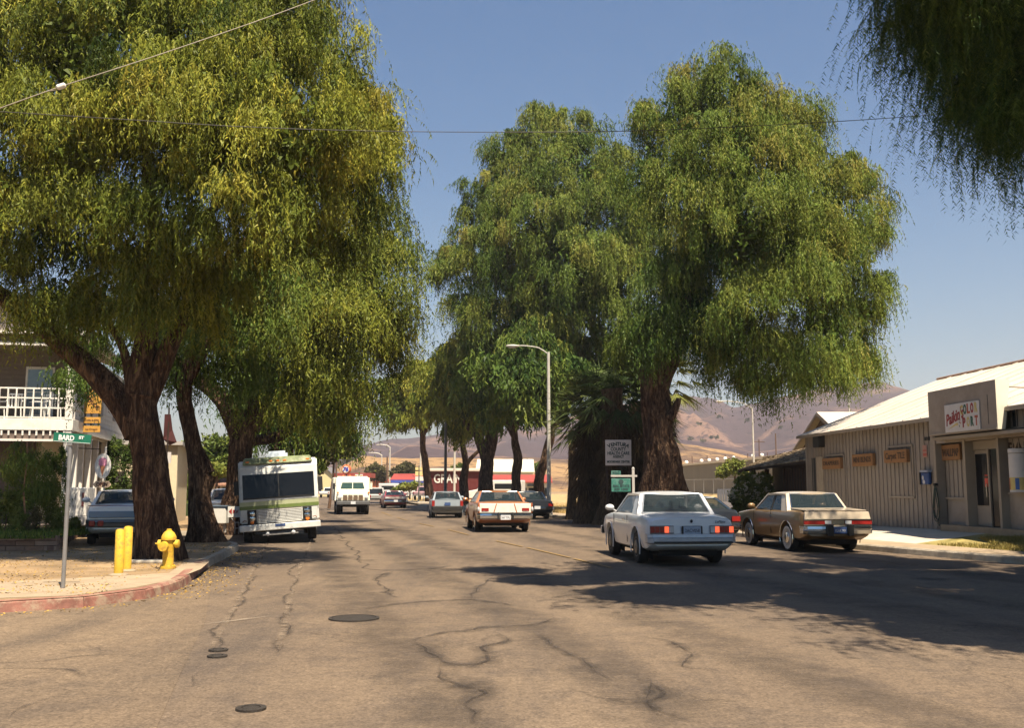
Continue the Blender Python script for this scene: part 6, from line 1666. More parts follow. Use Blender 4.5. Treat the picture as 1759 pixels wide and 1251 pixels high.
lamp('pale street lamp, nearer and taller one of the distant pair in the road gap', 669, 187, 768, -1, 1.9, 0, .17)
lamp('street lamp whose thin pole stands against the hills left of the shingled porch', 1296, 91, 700, -1, 2.6, .15, .10)
lamp('street lamp rising behind the white roof of the store', 1464, 77, 671, -1, 1.5, .15, .09)
lamp('white lamp pole left of the bent far trunk by the sign stack', 722, 150, 735, -1, 1.4, 0, .14)
lamp('white lamp pole in front of the red grain barn', 780.5, 98, 700, -1, 1.4, 0, .12)
def pole(name, label, cat, px, d, ytop, r, mat, base=0, arms=True, group=None):
    b = Vector((*at(px, 838, d)[:2], base)); H = at(px, ytop, d).z - base
    t = thing(name, label, cat, b, 0, group)
    MB().tube([(0, 0, -.1), (0, 0, H)], [r, r * .75], 10).build('shaft', mat, t, smooth=True)
    if arms:
        MB().box(-1.1, 1.1, -.06, .06, H - .45, H - .32).build('crossarm', mat, t)
        for x in (-.95, -.4, .4, .95): MB().lathe([(.04, H - .32), (.05, H - .25), (.03, H - .18)], 8, c=(x, 0, 0)).build('insulator', GALV, t)
    return t
WP = nmat('utility_pole_wood', (0.11, 0.065, 0.042), .9, var=.2)
pg = 'wooden utility poles far off'
pole('utility_pole', 'brown utility pole left of the ball sign at the gas station', 'utility pole', 577, 120, 783, .13, WP, 0, False, pg)
pole('utility_pole', 'brown utility pole between the two distant street lamps', 'utility pole', 664.5, 165, 785, .16, WP, 0, False, pg)
pole('utility_pole', 'taller utility pole against the hills behind the shingled porch', 'utility pole', 1335, 160, 745, .13, WP, 0, False, pg)
pole('utility_pole', 'shorter utility pole against the hills left of its taller neighbour', 'utility pole', 1306, 200, 756, .13, WP, 0, True, pg)
pole('grey_post', 'dark grey steel post in front of the grain barn left of the white pole', 'pole', 765, 78, 722, .13, nmat('grey_post_paint', (0.10, 0.10, 0.09), .6), 0, False)
pole('flag_pole', 'thin dark post at the kerb left of the far bent trunk', 'pole', 719.5, 100, 800, .07, nmat('grey_post_paint', (0.10, 0.10, 0.09), .6), 0, False)

# overhead wires
WIRE = nmat('wire_sheath', (0.05, 0.045, 0.04), .6); WIREL = nmat('guy_wire', (0.32, 0.27, 0.20), .6)
t = thing('overhead_wire', 'pale guy wire slanting across the golden crown at upper left', 'wire', at(105, 148, 12.5))
MB().tube([q[0] - t.location for q in limb_path([(at(*p), .01) for p in ((-120, 226, 12), (0, 185.5, 12.2), (105, 148, 12.5), (260, 98, 13), (480, 22, 14), (640, -40, 15))], .5, 0, 0)], .0065, 6).build('strand', WIREL, t)
q0 = Vector((0, 0, 0)); dr_ = (at(160, 130, 12.6) - t.location).normalized()
MB().tube([q0 - dr_ * .06, q0 - dr_ * .045, q0 + dr_ * .045, q0 + dr_ * .06], [.02, .036, .036, .02], 12).build('insulator', nmat('white_porcelain', (0.75, 0.70, 0.6), .3), t, smooth=True)
MB().tube([q0 - dr_ * .22 + Vector((0, 0, 0)), q0 - dr_ * .05 + Vector((0, 0, -.03)), q0 + dr_ * .04 + Vector((0, 0, -.03))], .005, 5).build('loop', WIREL, t)
t = thing('overhead_wire', 'thin dark cable strung level across the street through the sky', 'wire', at(730, 226, 15))
MB().tube([q[0] - t.location for q in limb_path([(at(*p), .01) for p in ((-100, 185, 14), (200, 204, 14.2), (450, 219, 14.6), (730, 226, 15), (1070, 225, 15.5), (1350, 213, 16), (1560, 200, 16.4), (1900, 172, 17))], .5, 0, 0)], .006, 6).build('strand', WIRE, t)

# BARD ST sign
GS = nmat('street_sign_green', (0.012, 0.13, 0.075), .45); SW_ = nmat('street_sign_white', (0.72, 0.74, 0.70), .5)
b = gr(108, 1011, .15); top = at(121.5, 757, b.y + .02)
t = thing('street_sign', 'leaning steel post carrying the green BARD ST blade at the red kerb', 'street sign', b)
MB().tube([(0, 0, -.05), tuple(top - b)], [.031, .029], 14).build('post', GALV, t, smooth=True)
cc = top - b
lx = at(158, 762, b.y).x - at(95, 757, b.y).x
sg = MB().box(-lx * .43, lx * .57, -.006, .006, -.068, .068).build('blade', GS, t, loc=cc + Vector((0, -.035, .035)), rot=(0, R(4.2), R(4)))
MB().box(-.04, .04, -.03, .03, -.10, -.055).build('blade_clamp', GALV, t, loc=cc + Vector((0, -.01, .02)), bevel=.006)
text('lettering', 'BARD', .105, SW_, sg, (-.045, -.008, -.005), (math.pi / 2, 0, 0), width=.225, bold=.004)
text('lettering', 'ST', .06, SW_, sg, (.17, -.008, .015), (math.pi / 2, 0, 0), width=.075, bold=.003)
MB().box(-lx * .42, lx * .56, -.008, -.006, -.062, -.056).build('border_line', SW_, sg)
# yellow posts
YEL = nmat('safety_yellow_paint', (0.66, 0.42, 0.035), .62, var=.12, dirt=(.40, .22, .05), dirt_amt=.75, dscale=11, bump=.15)
for px, py, yt, lab in ((203.5, 988, 911, 'yellow steel guard post, nearer and left one of the pair'), (217.5, 981, 906, 'yellow steel guard post, farther and right one of the pair')):
    b = gr(px, py, .15); H = at(px, yt, b.y).z - .15
    t = thing('guard_post', lab, 'bollard', b, 0, 'yellow posts guarding the hydrant')
    MB().lathe([(.076, -.02), (.076, H - .01), (.070, H)], 22).build('pipe', YEL, t, smooth=True)
    MB().lathe([(.066, H - .012), (.062, H + .012), (.01, H + .02)], 20).build('cap', YEL, t, smooth=True)
    MB().lathe([(.16, 0), (.14, .02), (.08, .03)], 16).build('footing', CONC, t)
# hydrant
b = gr(288, 977, .15)
t = thing('fire_hydrant', 'bright yellow fire hydrant at the foot of the massive trunk', 'fire hydrant', b)
k = .70 / .74
MB().lathe([(.14, 0), (.14, .045), (.10, .05), (.098, .09), (.094, .36), (.10, .38), (.10, .50), (.135, .51), (.135, .545)], 26).build('barrel', YEL, t, smooth=True)
MB().lathe([(.132, .545), (.13, .57), (.115, .60), (.09, .64), (.06, .665), (.045, .672), (.045, .70), (.03, .705)], 26).build('bonnet', YEL, t, smooth=True)
MB().lathe([(.062, -.19), (.072, -.185), (.072, -.13), (.05, -.125), (.05, .10)], 18, 'x', (0, 0, .44)).build('side_nozzle', YEL, t, smooth=True)
MB().lathe([(.05, -.10), (.05, .125), (.072, .13), (.072, .185), (.062, .19)], 18, 'x', (0, 0, .44)).build('side_nozzle', YEL, t, smooth=True)
MB().lathe([(.03, -.235), (.085, -.23), (.09, -.15), (.065, -.145), (.065, 0)], 20, 'y', (-.03, 0, .40)).build('front_nozzle', YEL, t, smooth=True)
MB().lathe([(.016, -.24), (.016, -.20)], 6, 'x', (0, 0, .44)).build('nozzle_nut', YEL, t)
for i in range(8):
    a = i * math.pi / 4; MB().lathe([(.014, .048), (.014, .066)], 6, c=(.118 * math.cos(a), .118 * math.sin(a), 0)).build('flange_bolt', YEL, t)
    MB().lathe([(.012, .50), (.012, .56)], 6, c=(.118 * math.cos(a + .3), .118 * math.sin(a + .3), 0)).build('bonnet_bolt', YEL, t)

# health agency sign and estate sign under the palms
d = 41.0
b = Vector((*at(1063, 838, d)[:2], .15)); u = d / FPX
t = thing('agency_sign', 'grey white square sign VENTURA COUNTY HEALTH CARE AGENCY in the palm shade', 'sign', b)
z0, z1 = at(1063, 800, d).z - .15, at(1063, 756, d).z - .15
MB().box(-.52, .52, 0, .06, z0, z1).build('panel', SIGNW, t, bevel=.008)
for s_ in (-1, 1): MB().box(s_ * .46 - .04, s_ * .46 + .04, .06, .14, -.1, z1 - .1).build('post', WOODD, t)
DG = nmat('sign_dark_teal', (0.03, 0.06, 0.06), .6)
hh = z1 - z0
for i, ch in enumerate('VENTURA'):
    a = (i - 3) * .17
    text('letter', ch, .2, DG, t, (math.sin(a) * .75, -.006, z0 + hh * .83 - (1 - math.cos(a)) * .55), (math.pi / 2, a, 0), bold=.008)
for body, zz, sz, w_ in (('COUNTY', .63, .19, .62), ('HEALTH CARE', .47, .17, .88), ('AGENCY', .34, .15, .45), ('MOORPARK CENTER', .14, .12, .92)):
    text('lettering', body, sz, DG, t, (0, -.006, z0 + hh * zz), (math.pi / 2, 0, 0), width=w_, bold=.006)
d = 37.5
b = Vector((*at(1088, 838, d)[:2], .15))
t = thing('estate_sign', 'white post with green estate sign hanging from its arm behind the white coupe', 'sign', b)
WPST = nmat('white_post_paint', (0.45, 0.42, 0.38), .6)
ht = at(1088, 807, d).z - .15
MB().box(-.045, .045, -.045, .045, -.1, ht).build('post', WPST, t); MB().lathe([(.05, ht), (.06, ht + .03), (.02, ht + .09)], 8).build('finial', WPST, t)
za = at(1088, 818, d).z - .15
MB().box(-.82, .14, -.04, .04, za - .035, za + .035).build('arm', WPST, t)
GTE = nmat('estate_green', (0.04, 0.17, 0.13), .5, var=.1, dirt=(.18, .30, .26), dirt_amt=.7, dscale=2)
zt, zbm = at(1070, 822, d).z - .15, at(1070, 845, d).z - .15
MB().box(-.80, -.10, -.015, .015, zbm, zt).build('hanging_panel', GTE, t)
MB().box(-.80, -.46, -.015, .015, at(1060, 816, d).z - .15, at(1060, 809, d).z - .15).build('rider_panel', GTE, t)
text('lettering', 'SOLD', .12, DG, t, (-.63, -.02, at(1060, 812.5, d).z - .15), (math.pi / 2, 0, 0), width=.26, bold=.004)
text('lettering', 'REAL ESTATE', .12, DG, t, (-.45, -.02, zbm + .20), (math.pi / 2, 0, 0), width=.60, bold=.004)
text('lettering', '529 1000', .1, DG, t, (-.45, -.02, zbm + .08), (math.pi / 2, 0, 0), width=.5, bold=.004)
MB().lathe([(.09, -.004), (.09, .004)], 16, 'y', (-.45, -.022, zt - .13)).build('round_emblem', DG, t)
for x in (-.7, -.2): MB().bar((x, 0, zt), (x, 0, za - .03), .008).build('hanger', GALV, t)

# parking stops
for px, py, L_, lab in ((985, 876, 1.6, 'pale concrete parking stop by the young palm'), (747, 865, 3.2, 'long pale kerb island beneath the farthest trunk')):
    b = gr(px, py, .15); o = MB().box(-L_ / 2, L_ / 2, -.12, .12, 0, .14).build('parking_stop', CONCB, None, bevel=.03, loc=b, rot=(0, 0, .1)); tag(o, lab, 'parking stop')
# ================================================================== LEFT: HOUSE AND FORECOURT
HWH = nmat('house_white_paint', (0.76, 0.72, 0.65), .7, var=.06, dirt=(.52, .46, .38), dirt_amt=.4, dscale=2)
HGR = nmat('house_grey_siding', (0.40, 0.37, 0.34), .8, var=.08)
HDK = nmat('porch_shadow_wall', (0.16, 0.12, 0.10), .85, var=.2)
HCR = nmat('cream_stucco', (0.66, 0.56, 0.38), .85, var=.08)
C0 = Vector((-13.9, 32.0, .15)); HR = math.atan2(.222, .975)
house = thing('balcony_house', 'white two storey clapboard house with lattice balcony and shingled gable', 'house', C0, HR)
def hb(nm, mt, x0, x1, y0, y1, z0, z1, bev=0, par=None): return MB().box(x0, x1, y0, y1, z0, z1).build(nm, mt, par or house, bevel=bev)
FL = 3.56; PD = 2.0; XW = -11.0
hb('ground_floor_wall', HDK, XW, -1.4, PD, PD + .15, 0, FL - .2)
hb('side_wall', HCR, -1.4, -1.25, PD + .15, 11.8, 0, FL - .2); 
HBR = nmat('shade_brown_balcony_wall', (0.17, 0.135, 0.11), .85, var=.12)  # porch shade put into the wall colour
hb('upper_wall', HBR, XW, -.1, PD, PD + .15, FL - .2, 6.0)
hb('upper_side_wall', HWH, -.12, 0, PD + .15, 12, FL - .4, 5.9)
k = 0; z = FL + .1
while z < 5.9:
    hb('clapboard', HWH, -.001, .016, PD + .15, 12, z, z + .15); z += .165
z = FL + .15
while z < 5.9:
    MB().box(-7.5, -.12, PD - .018, PD - .001, z, z + .13).build('clapboard', HBR, house); z += .145
hb('balcony_floor', HWH, XW, .02, -.05, PD, FL - .22, FL - .03)
hb('balcony_fascia', HWH, XW, .06, -.12, -.05, FL - .34, FL + .02, .01); hb('balcony_side_fascia', HWH, .06, .12, -.12, 12, FL - .34, FL + .02, .01)
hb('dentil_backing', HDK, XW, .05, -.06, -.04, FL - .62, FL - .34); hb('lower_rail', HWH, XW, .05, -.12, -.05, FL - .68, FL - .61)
x = -.1
while x > -4.6:
    hb('dentil', HWH, x - .05, x, -.13, -.06, FL - .50, FL - .36, 0); x -= .20
# balcony lattice rail
z0, z1 = FL + .04, FL + .04 + .95
for k in range(4): hb('rail_bar', HWH, -7.0, -.12, -.10, -.05, z0 + k * .303, z0 + k * .303 + .045)
x = -.34
while x > -4.6:
    hb('baluster', HWH, x - .02, x + .02, -.104, -.055, z0, z1 - .04); x -= .245
for yy in (1,): 
    for k in range(4): hb('rail_bar', HWH, -.03, .02, .1, PD, z0 + k * .303, z0 + k * .303 + .045)
    y = .4
    while y < PD: hb('baluster', HWH, -.034, .024, y - .02, y + .02, z0, z1 - .04); y += .245
for xx, w_ in ((-.02, .11), (-4.7, .11), (-9.0, .11)):
    hb('porch_post', HWH, xx - w_, xx + w_, -.13, .09, FL, 5.95, .01)
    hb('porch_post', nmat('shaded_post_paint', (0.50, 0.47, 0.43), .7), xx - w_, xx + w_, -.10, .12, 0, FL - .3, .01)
hb('porch_post', HWH, -2.3, -2.05, .0, .24, 0, FL - .3, .01)
# columns along the side at ground level
for i, y in enumerate((1.3, 2.4, 3.8, 5.2, 7.0, 9.0)):
    hb('side_post', HWH, -.16, .03, y, y + .17, 0, FL - .3, .008)
for k, y in enumerate((2.4, 5.0, 8)): hb('side_window_shutter', HGR, 0.016, .05, y + .3, y + .8, FL + .5, FL + 1.9)
# balcony windows
def hwin(x, w, zb_, h):
    f = hb('window', HWH, x - w / 2 - .07, x + w / 2 + .07, PD - .06, PD - .005, zb_ - .07, zb_ + h + .07)
    for a in (0, 1): hb('pane', nmat('reflecting_pane', (0.10, 0.13, 0.17), .06, spec=1.0), x - w / 2, x + w / 2, PD - .075, PD - .062, zb_ + a * h / 2 + .02, zb_ + (a + 1) * h / 2 - .02, par=f)
hwin(-1.35, .75, FL + .25, 1.55); hwin(-3.2, .75, FL + .25, 1.55)
# entablature, gable, roof
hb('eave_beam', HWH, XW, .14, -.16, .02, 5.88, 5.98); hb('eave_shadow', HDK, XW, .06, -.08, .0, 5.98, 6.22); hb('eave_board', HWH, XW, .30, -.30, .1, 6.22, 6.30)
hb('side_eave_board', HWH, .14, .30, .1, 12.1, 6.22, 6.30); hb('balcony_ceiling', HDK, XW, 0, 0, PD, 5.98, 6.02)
pkz, pkx = 8.3, -5.4
gb_ = MB().slab([(XW, -.1, 6.30), (.1, -.1, 6.30), (pkx, -.1, pkz)], (0, .1, 0)).build('gable', HWH, house)
z = 6.34
while z < 8.1:
    f = (z - 6.3) / (pkz - 6.3); a = .1 + (pkx - .1) * f; b_ = XW + (pkx - XW) * f
    MB().box(b_ + .1, a - .12, -.125, -.101, z, z + .10).build('gable_board', nmat('pink_white_clapboard', (0.66, 0.56, 0.50), .8, var=.1), house); z += .115
for sgn, xe in ((1, .45), (-1, XW - .35)):
    MB().slab([(pkx, -.45, pkz + .05), (xe, -.45, 6.22), (xe, 12.2, 6.22), (pkx, 12.2, pkz + .05)], (0, 0, .12)).build('roof', nmat('house_roof', (0.30, 0.24, 0.20), .9, var=.2, scale=6), house)
    MB().slab([(pkx, -.48, pkz + .02), (xe, -.48, 6.16), (xe, -.48, 6.36), (pkx, -.48, pkz + .22)], (0, .04, 0)).build('rake_board', HWH, house)
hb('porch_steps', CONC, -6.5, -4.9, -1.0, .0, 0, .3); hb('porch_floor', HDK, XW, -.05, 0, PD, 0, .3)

# balcony chairs
def chair(x, y, rz, label):
    t = thing('balcony_chair', label, 'chair', Matrix.Translation(C0) @ Matrix.Rotation(HR, 4, 'Z') @ Vector((x, y, FL - .03)), HR + rz, 'white chairs on the balcony')
    CW = nmat('chair_white', (0.75, 0.74, 0.70), .5)
    MB().box(-.22, .22, -.2, .22, .42, .45).build('seat', CW, t, bevel=.01)
    for k in range(5): MB().box(-.20 + k * .09, -.16 + k * .09, .2, .23, .45, .85).build('back_slat', CW, t)
    MB().box(-.22, .22, .2, .24, .85, .9).build('back_rail', CW, t)
    for sx in (-1, 1):
        for sy in (-1, 1): MB().bar((sx * .2, sy * .2, 0), (sx * .18, sy * .17, .43), .018).build('leg', CW, t)
        MB().box(sx * .22 - .02, sx * .22 + .02, -.2, .22, .63, .66).build('armrest', CW, t)
chair(-.62, .6, .4, 'white slatted chair nearest the corner post of the balcony')
chair(-1.15, .85, -1.2, 'white slatted chair second from the corner post of the balcony')
chair(-1.75, .55, .2, 'white slatted chair in the middle of the visible balcony')
chair(-2.35, .7, 1.0, 'white slatted chair at the left edge of the photo on the balcony')

def hpt(x, y, z): return Matrix.Translation(C0) @ Matrix.Rotation(HR, 4, 'Z') @ Vector((x, y, z))
# Top Notch hanging sign
b = at(142, 743, 33.6)
SO = nmat('sign_amber', (0.62, 0.33, 0.07), .6, var=.08, dirt=(.50, .24, .05), dirt_amt=.4, dscale=4)
SBR = nmat('sign_brown_ink', (0.14, 0.05, 0.03), .6)
t = thing('hanging_sign', 'tall amber Top Notch sign with two small boards hanging below it', 'sign', b)
MB().box(0, .56, 0, .05, .62, 1.68).build('main_board', SO, t, bevel=.006)
MB().box(0, .56, 0, .05, .30, .50).build('lower_board', SO, t, bevel=.006); MB().box(0, .56, 0, .05, 0, .21).build('lower_board', SO, t, bevel=.006)
for zz in (.56, .255):
    for xx in (.05, .25, .5): MB().box(xx - .03, xx + .03, .01, .03, zz - .06, zz + .06).build('link', DTRIM, t)
for i, ch in enumerate('Top'): text('letter', ch, .30, SBR, t, (.14 + i * .11, -.004, 1.48 - i * .09), (math.pi / 2, 0, 0), bold=.006)
for i, ch in enumerate('Notch'): text('letter', ch, .28, SBR, t, (.08 + i * .095, -.004, 1.17 - i * .085), (math.pi / 2, 0, 0), bold=.006)
text('lettering', 'Crafts & Gifts', .09, SBR, t, (.28, -.004, .40), (math.pi / 2, 0, 0), width=.46); text('lettering', 'Ice Cream', .09, SBR, t, (.28, -.004, .10), (math.pi / 2, 0, 0), width=.4)
MB().bar((-.2, .02, 1.72), (.62, .02, 1.72), .02).build('bracket', DTRIM, t)
# ice cream cone sign and OPEN board
b = at(176.5, 801, 31.5); u = 31.5 / FPX
t = thing('cone_sign', 'white oval sign with pink ice cream cone above a small OPEN board', 'sign', b)
MB().lathe([(.5, 0), (.5, .03)], 30, 'y').build('oval_board', nmat('oval_white', (0.78, 0.74, 0.68), .5), t).scale = (.49, 1, .76)
PNK = nmat('ice_cream_pink', (0.62, 0.25, 0.36), .6); CONE = nmat('cone_brown', (0.40, 0.16, 0.08), .6)
MB().sphere((0, -.01, .15), .13, .012, .11, 14, 8).sphere((.06, -.008, .06), .07, .01, .07, 10, 6).sphere((-.06, -.008, .06), .07, .01, .06, 10, 6).build('scoop', PNK, t)
MB().slab([(-.09, -.012, .02), (.09, -.012, .02), (0, -.012, -.32)], (0, .008, 0)).build('cone', CONE, t)
MB().slab([(-.28, 0, -.57), (-.20, 0, -.66), (.20, 0, -.66), (.28, 0, -.57), (.20, 0, -.46), (-.20, 0, -.46)], (0, .03, 0)).build('open_board', nmat('open_board_pale', (0.72, 0.52, 0.34), .6), t)
text('lettering', 'OPEN', .15, SBR, t, (0, -.004, -.565), (math.pi / 2, 0, 0), width=.34, bold=.006)
for x_ in (-.12, .12): MB().bar((x_, .01, -.47), (x_, .01, -.38), .008).build('chain', DTRIM, t)
MB().tube([(-.1, .02, .40), (-.1, .02, .52), (-.9, .3, .56)], .015, 6).build('bracket', DTRIM, t)
# post carrying it down to the ground
MB().bar((.05, .06, -b.z + .15), (.05, .06, .6), .03).build('post', HWH, t)
# freezer cart
b = Vector((*at(141, 838, 30.5)[:2], .15))
t = thing('freezer_cart', 'white upright freezer cart with flat tray on dark wheels beside the porch', 'cart', b)
MB().box(-.28, .28, -.3, .3, .60, 1.45).build('cabinet', HWH, t, bevel=.03); MB().box(-.40, .42, -.35, .35, .34, .60).build('tray', nmat('grey_white_tray', (.50, .47, .43), .6), t, bevel=.02)
MB().box(.14, .20, -.32, -.30, .9, 1.3).build('handle', nmat('maroon_handle', (.2, .06, .06), .5), t)
for s_ in (-1, 1): MB().lathe([(.17, -.05), (.17, .05)], 16, 'x', (s_ * .18, -.1, .17)).build('cart_wheel', RUBBER, t)
MB().box(-.2, .2, -.2, .2, .1, .34).build('skirt', nmat('navy_skirt', (.02, .03, .06), .7), t)

# planter of blocks
t = thing('planter_wall', 'low brown block planter wall in front of the white house', 'wall', gr(0, 948, .15))
BL = [nmat('planter_block', (0.27, 0.165, 0.115), .9, var=.2, scale=5, bump=.3), nmat('planter_block_pale', (0.33, 0.22, 0.16), .9, var=.2, scale=5, bump=.3), nmat('planter_block_dark', (0.19, 0.11, 0.08), .9, var=.2, scale=5, bump=.3)]
pA = gr(-190, 948, .15); pB = gr(97, 946, .15); pC = gr(141, 919, .15)
for a, b_ in ((pA, pB), (pB, pC)):
    v = b_ - a; n = int(v.length / .42); dd = v.normalized(); nn = Vector((-dd.y, dd.x, 0))
    for r_ in range(3):
        for i in range(n + 1):
            s0 = max(0, (i - .5 * (r_ % 2)) * .42); s1 = min(v.length, (i + 1 - .5 * (r_ % 2)) * .42)
            if s1 - s0 < .08: continue
            h0 = r_ * .115; o_ = random.uniform(-.008, .008)
            P0 = a + dd * (s0 + .006) - t.location + nn * o_; P1 = a + dd * (s1 - .006) - t.location + nn * o_; T_ = nn * .2
            MB().hexa([P0 + Vector((0, 0, h0)), P1 + Vector((0, 0, h0)), P1 + T_ + Vector((0, 0, h0)), P0 + T_ + Vector((0, 0, h0))], [P0 + Vector((0, 0, h0 + .103)), P1 + Vector((0, 0, h0 + .103)), P1 + T_ + Vector((0, 0, h0 + .103)), P0 + T_ + Vector((0, 0, h0 + .103))]).build('brick', random.choice(BL), t)
sheet('planter_soil', [pA + Vector((0, .2, 0)), pB + Vector((-.1, .2, 0)), pC + Vector((-.2, 0, 0)), Vector((-12.5, 31.5, 0)), Vector((-22, 30, 0))], nmat('planter_soil_dark', (.06, .045, .03), .95, var=.3), z=.44)
pl = 'garden plants in the block planter'
def gp(lab, lst, d, leafm, seed, n, leaf, tb, name='garden_shrub', base=.44, cat='shrub'):
    b = Vector((*at(lst[0][0], 838, d)[:2], base)); L_ = pxl(lst, d)
    return shrub(name, lab, cat, b, L_, leafm, seed, n, leaf, leaf * .6, tb, pl, [[(b, .02), (Vector(L_[0][0]), .012)]])
gp('leafy rose bush at the left edge of the planter', [(12, 885, 22, 26), (-10, 870, 24, 30), (35, 900, 14, 16), (22, 858, 14, 16)], 25.2, LEAF_C, 201, 1500, .07, .55)
gp('green bush right of the sapling in the planter', [(82, 870, 18, 26), (95, 890, 14, 18), (72, 845, 14, 20), (90, 840, 12, 16)], 26.0, LEAF_C, 202, 1600, .06, .62)
gp('dark climbing shrub against the porch front', [(60, 820, 26, 30), (30, 815, 22, 26), (85, 800, 16, 24), (45, 860, 20, 20)], 28.5, LEAF_C, 203, 1500, .07, .25)
gp('ivy climbing the corner lattice of the porch', [(112, 850, 8, 34), (108, 800, 7, 24), (118, 890, 10, 14), (106, 780, 6, 10)], 30.8, LEAF_C, 204, 900, .06, .2)
gp('low flowering shrub at the right end of the planter', [(118, 908, 16, 9), (102, 905, 12, 10), (128, 900, 9, 10)], 26.5, LEAF_C, 205, 900, .06, .6)
gp('red tinged rose bush in the middle of the planter', [(56, 900, 12, 12), (62, 885, 9, 12)], 25.0, LEAF_D, 206, 700, .06, .3)
t = gp('vine covering the cream garage wall behind the forecourt', [(205, 800, 22, 22), (195, 770, 16, 18), (222, 830, 16, 24), (200, 850, 22, 20), (225, 780, 12, 20), (185, 830, 10, 22)], 39.5, LEAF_C, 207, 1300, .10, .08, base=.15)
# sapling: small weeping pepper
b = Vector((*at(42, 838, 25.3)[:2], .44))
t = thing('pepper_sapling', 'young thin pepper tree with pale stem in the planter', 'tree', b)
MB().tube([(0, 0, 0), (.04, 0, .6), (-.02, 0, 1.1), (.03, 0, 1.75), (.0, 0, 2.3)], [.03, .026, .022, .018, .008], 8).build('trunk', nmat('sapling_bark', (.30, .17, .10), .8, var=.2), t, smooth=True)
V, T = weeping(PX([(42, 790, 24, 0), (25, 815, 22, 0), (68, 810, 24, 0), (55, 840, 18, 0), (85, 850, 16, .2), (30, 780, 20, .2)], 25.3), 208, 3.2, 16, 12, .09, .018, .5, 30, .4, .22)
link('crown', leaf_mesh('crown', V - np.array(b), T, LEAF_B), None, t)
def reg4(n):
    x = rng.uniform(-16, -10.6, n); y = rng.uniform(23.4, 28, n); return np.stack([x, y], 1)
grass('planter_grass', reg4, 9000, .16, leaf_mat('garden_grass', [(0.05, 0.09, 0.02), (0.12, 0.17, 0.03), (0.20, .22, .04)], .25), 'green ground cover along the edge of the planter', lambda p: np.full(len(p), .44))
P = np.stack([rng.uniform(-13, -10.4, 60), rng.uniform(23.4, 25.5, 60), rng.uniform(.5, .72, 60)], 1)
scatter_flat('planter_flowers', P, leaf_mat('yellow_red_petals', [(0.6, .08, .05), (.75, .45, .04), (.7, .6, .3)], .2), .05, 'tiny yellow and red flowers dotted over the planter', 'flowers')

# cream garage behind, white posts, far house, hedge and signs
b = Vector((*at(215, 838, 42)[:2], .15))
t = thing('cream_garage', 'cream walled outbuilding behind the forecourt with vine on it', 'building', b, HR)
MB().box(-1.5, 2.0, 0, 5, 0, 3.2).build('wall', HCR, t); MB().box(-1.7, 2.2, -.2, 5.2, 3.2, 3.35).build('roof', HGR, t)
MB().box(-.9, .0, -.02, 0, 0, 2.1).build('door', nmat('dark_door', (.04, .03, .03), .7), t)
b = Vector((*at(360, 838, 66)[:2], .15))
t = thing('brown_roof_house', 'low white house with brown tile roof behind the second trunk', 'house', b, 0)
z1 = at(360, 835, 66).z - .15; z2 = at(360, 816, 66).z - .15
MB().box(-3.2, 3.0, 0, 7, 0, z1).build('wall', HWH, t)
MB().slab([(-3.5, -.4, z1), (3.3, -.4, z1), (3.3, 3.5, z2 + .4), (-3.5, 3.5, z2 + .4)], (0, 0, .12)).build('roof', nmat('brown_tile_roof', (0.33, 0.18, 0.12), .9, var=.3, scale=7), t)
for x in (-2.4, -.4, 1.2, 2.2): 
    f = MB().box(x - .4, x + .4, -.05, 0, .7, 1.5).build('window', HGR, t); MB().box(x - .34, x + .34, -.06, -.051, .76, 1.44).build('pane', DGLASS, f)
b = Vector((*at(313, 838, 53)[:2], .15))
t = thing('clipped_hedge', 'clipped box hedge block glowing green between the first two trunks', 'hedge', b, HR)
MB().box(-.42, .36, -.3, 2.6, 0, .62).build('core', nmat('hedge_core', (.03, .05, .012), .9, var=.3), t)
V, T = bushy([((b.x, b.y + .2, .50), (.42, .5, .36), 0), ((b.x - .2, b.y + 1.6, .50), (.42, 1.0, .38), 0)], 215, 1800, .05, .05, .75)
link('foliage', leaf_mesh('foliage', V - np.array(b), T, LEAF_C, 4), None, t, rot=(0, 0, -HR))
t.children[-1].rotation_euler = (0, 0, -HR)
shrub('garden_shrub', 'round green shrub behind the clipped hedge', 'shrub', Vector((*at(322, 838, 56)[:2], .15)), pxl([(320, 850, 12, 14), (328, 862, 10, 8)], 56), LEAF_C, 216, 900, .12, .45, .5)
b = Vector((*at(379, 838, 33.5)[:2], .15)); u = 33.5 / FPX
t = thing('white_box', 'white metal collection box on a short post left of the motorhome', 'box', b)
MB().box(-.24, .26, -.2, .2, .28, .84).build('cabinet', nmat('box_white', (.66, .63, .56), .5, var=.06), t, bevel=.03); MB().box(.14, .22, -.05, .05, 0, .28).build('post', WPST, t); MB().box(-.27, .29, -.23, .23, .84, .87).build('lid', nmat('box_lid', (.12, .16, .2), .4), t)
b = Vector((*at(403, 838, 32.4)[:2], .15))
t = thing('arrow_sign', 'small white sign with red arrow on a pale bracket beside the motorhome', 'sign', b)
MB().box(-.19, .19, 0, .03, .52, .86).build('panel', nmat('box_white', (.66, .63, .56), .5), t)
RD = nmat('arrow_red', (.35, .04, .03), .6)
MB().slab([(-.16, -.005, .70), (-.06, -.005, .80), (-.06, -.005, .60)], (0, .004, 0)).build('arrow_head', RD, t)
text('lettering', 'RV', .14, RD, t, (.06, -.005, .69), (math.pi / 2, 0, 0), width=.18, bold=.005)
MB().bar((-.1, .02, .52), (.05, .02, .36), .012).bar((.05, .02, .36), (.05, .02, 0), .012).bar((.17, .02, .36), (.17, .02, 0), .012).bar((.05, .02, .36), (.17, .02, .36), .012).bar((.05, .02, .18), (.17, .02, .18), .012).build('bracket', WPST, t)
b = Vector((*at(285, 838, 36)[:2], .15))
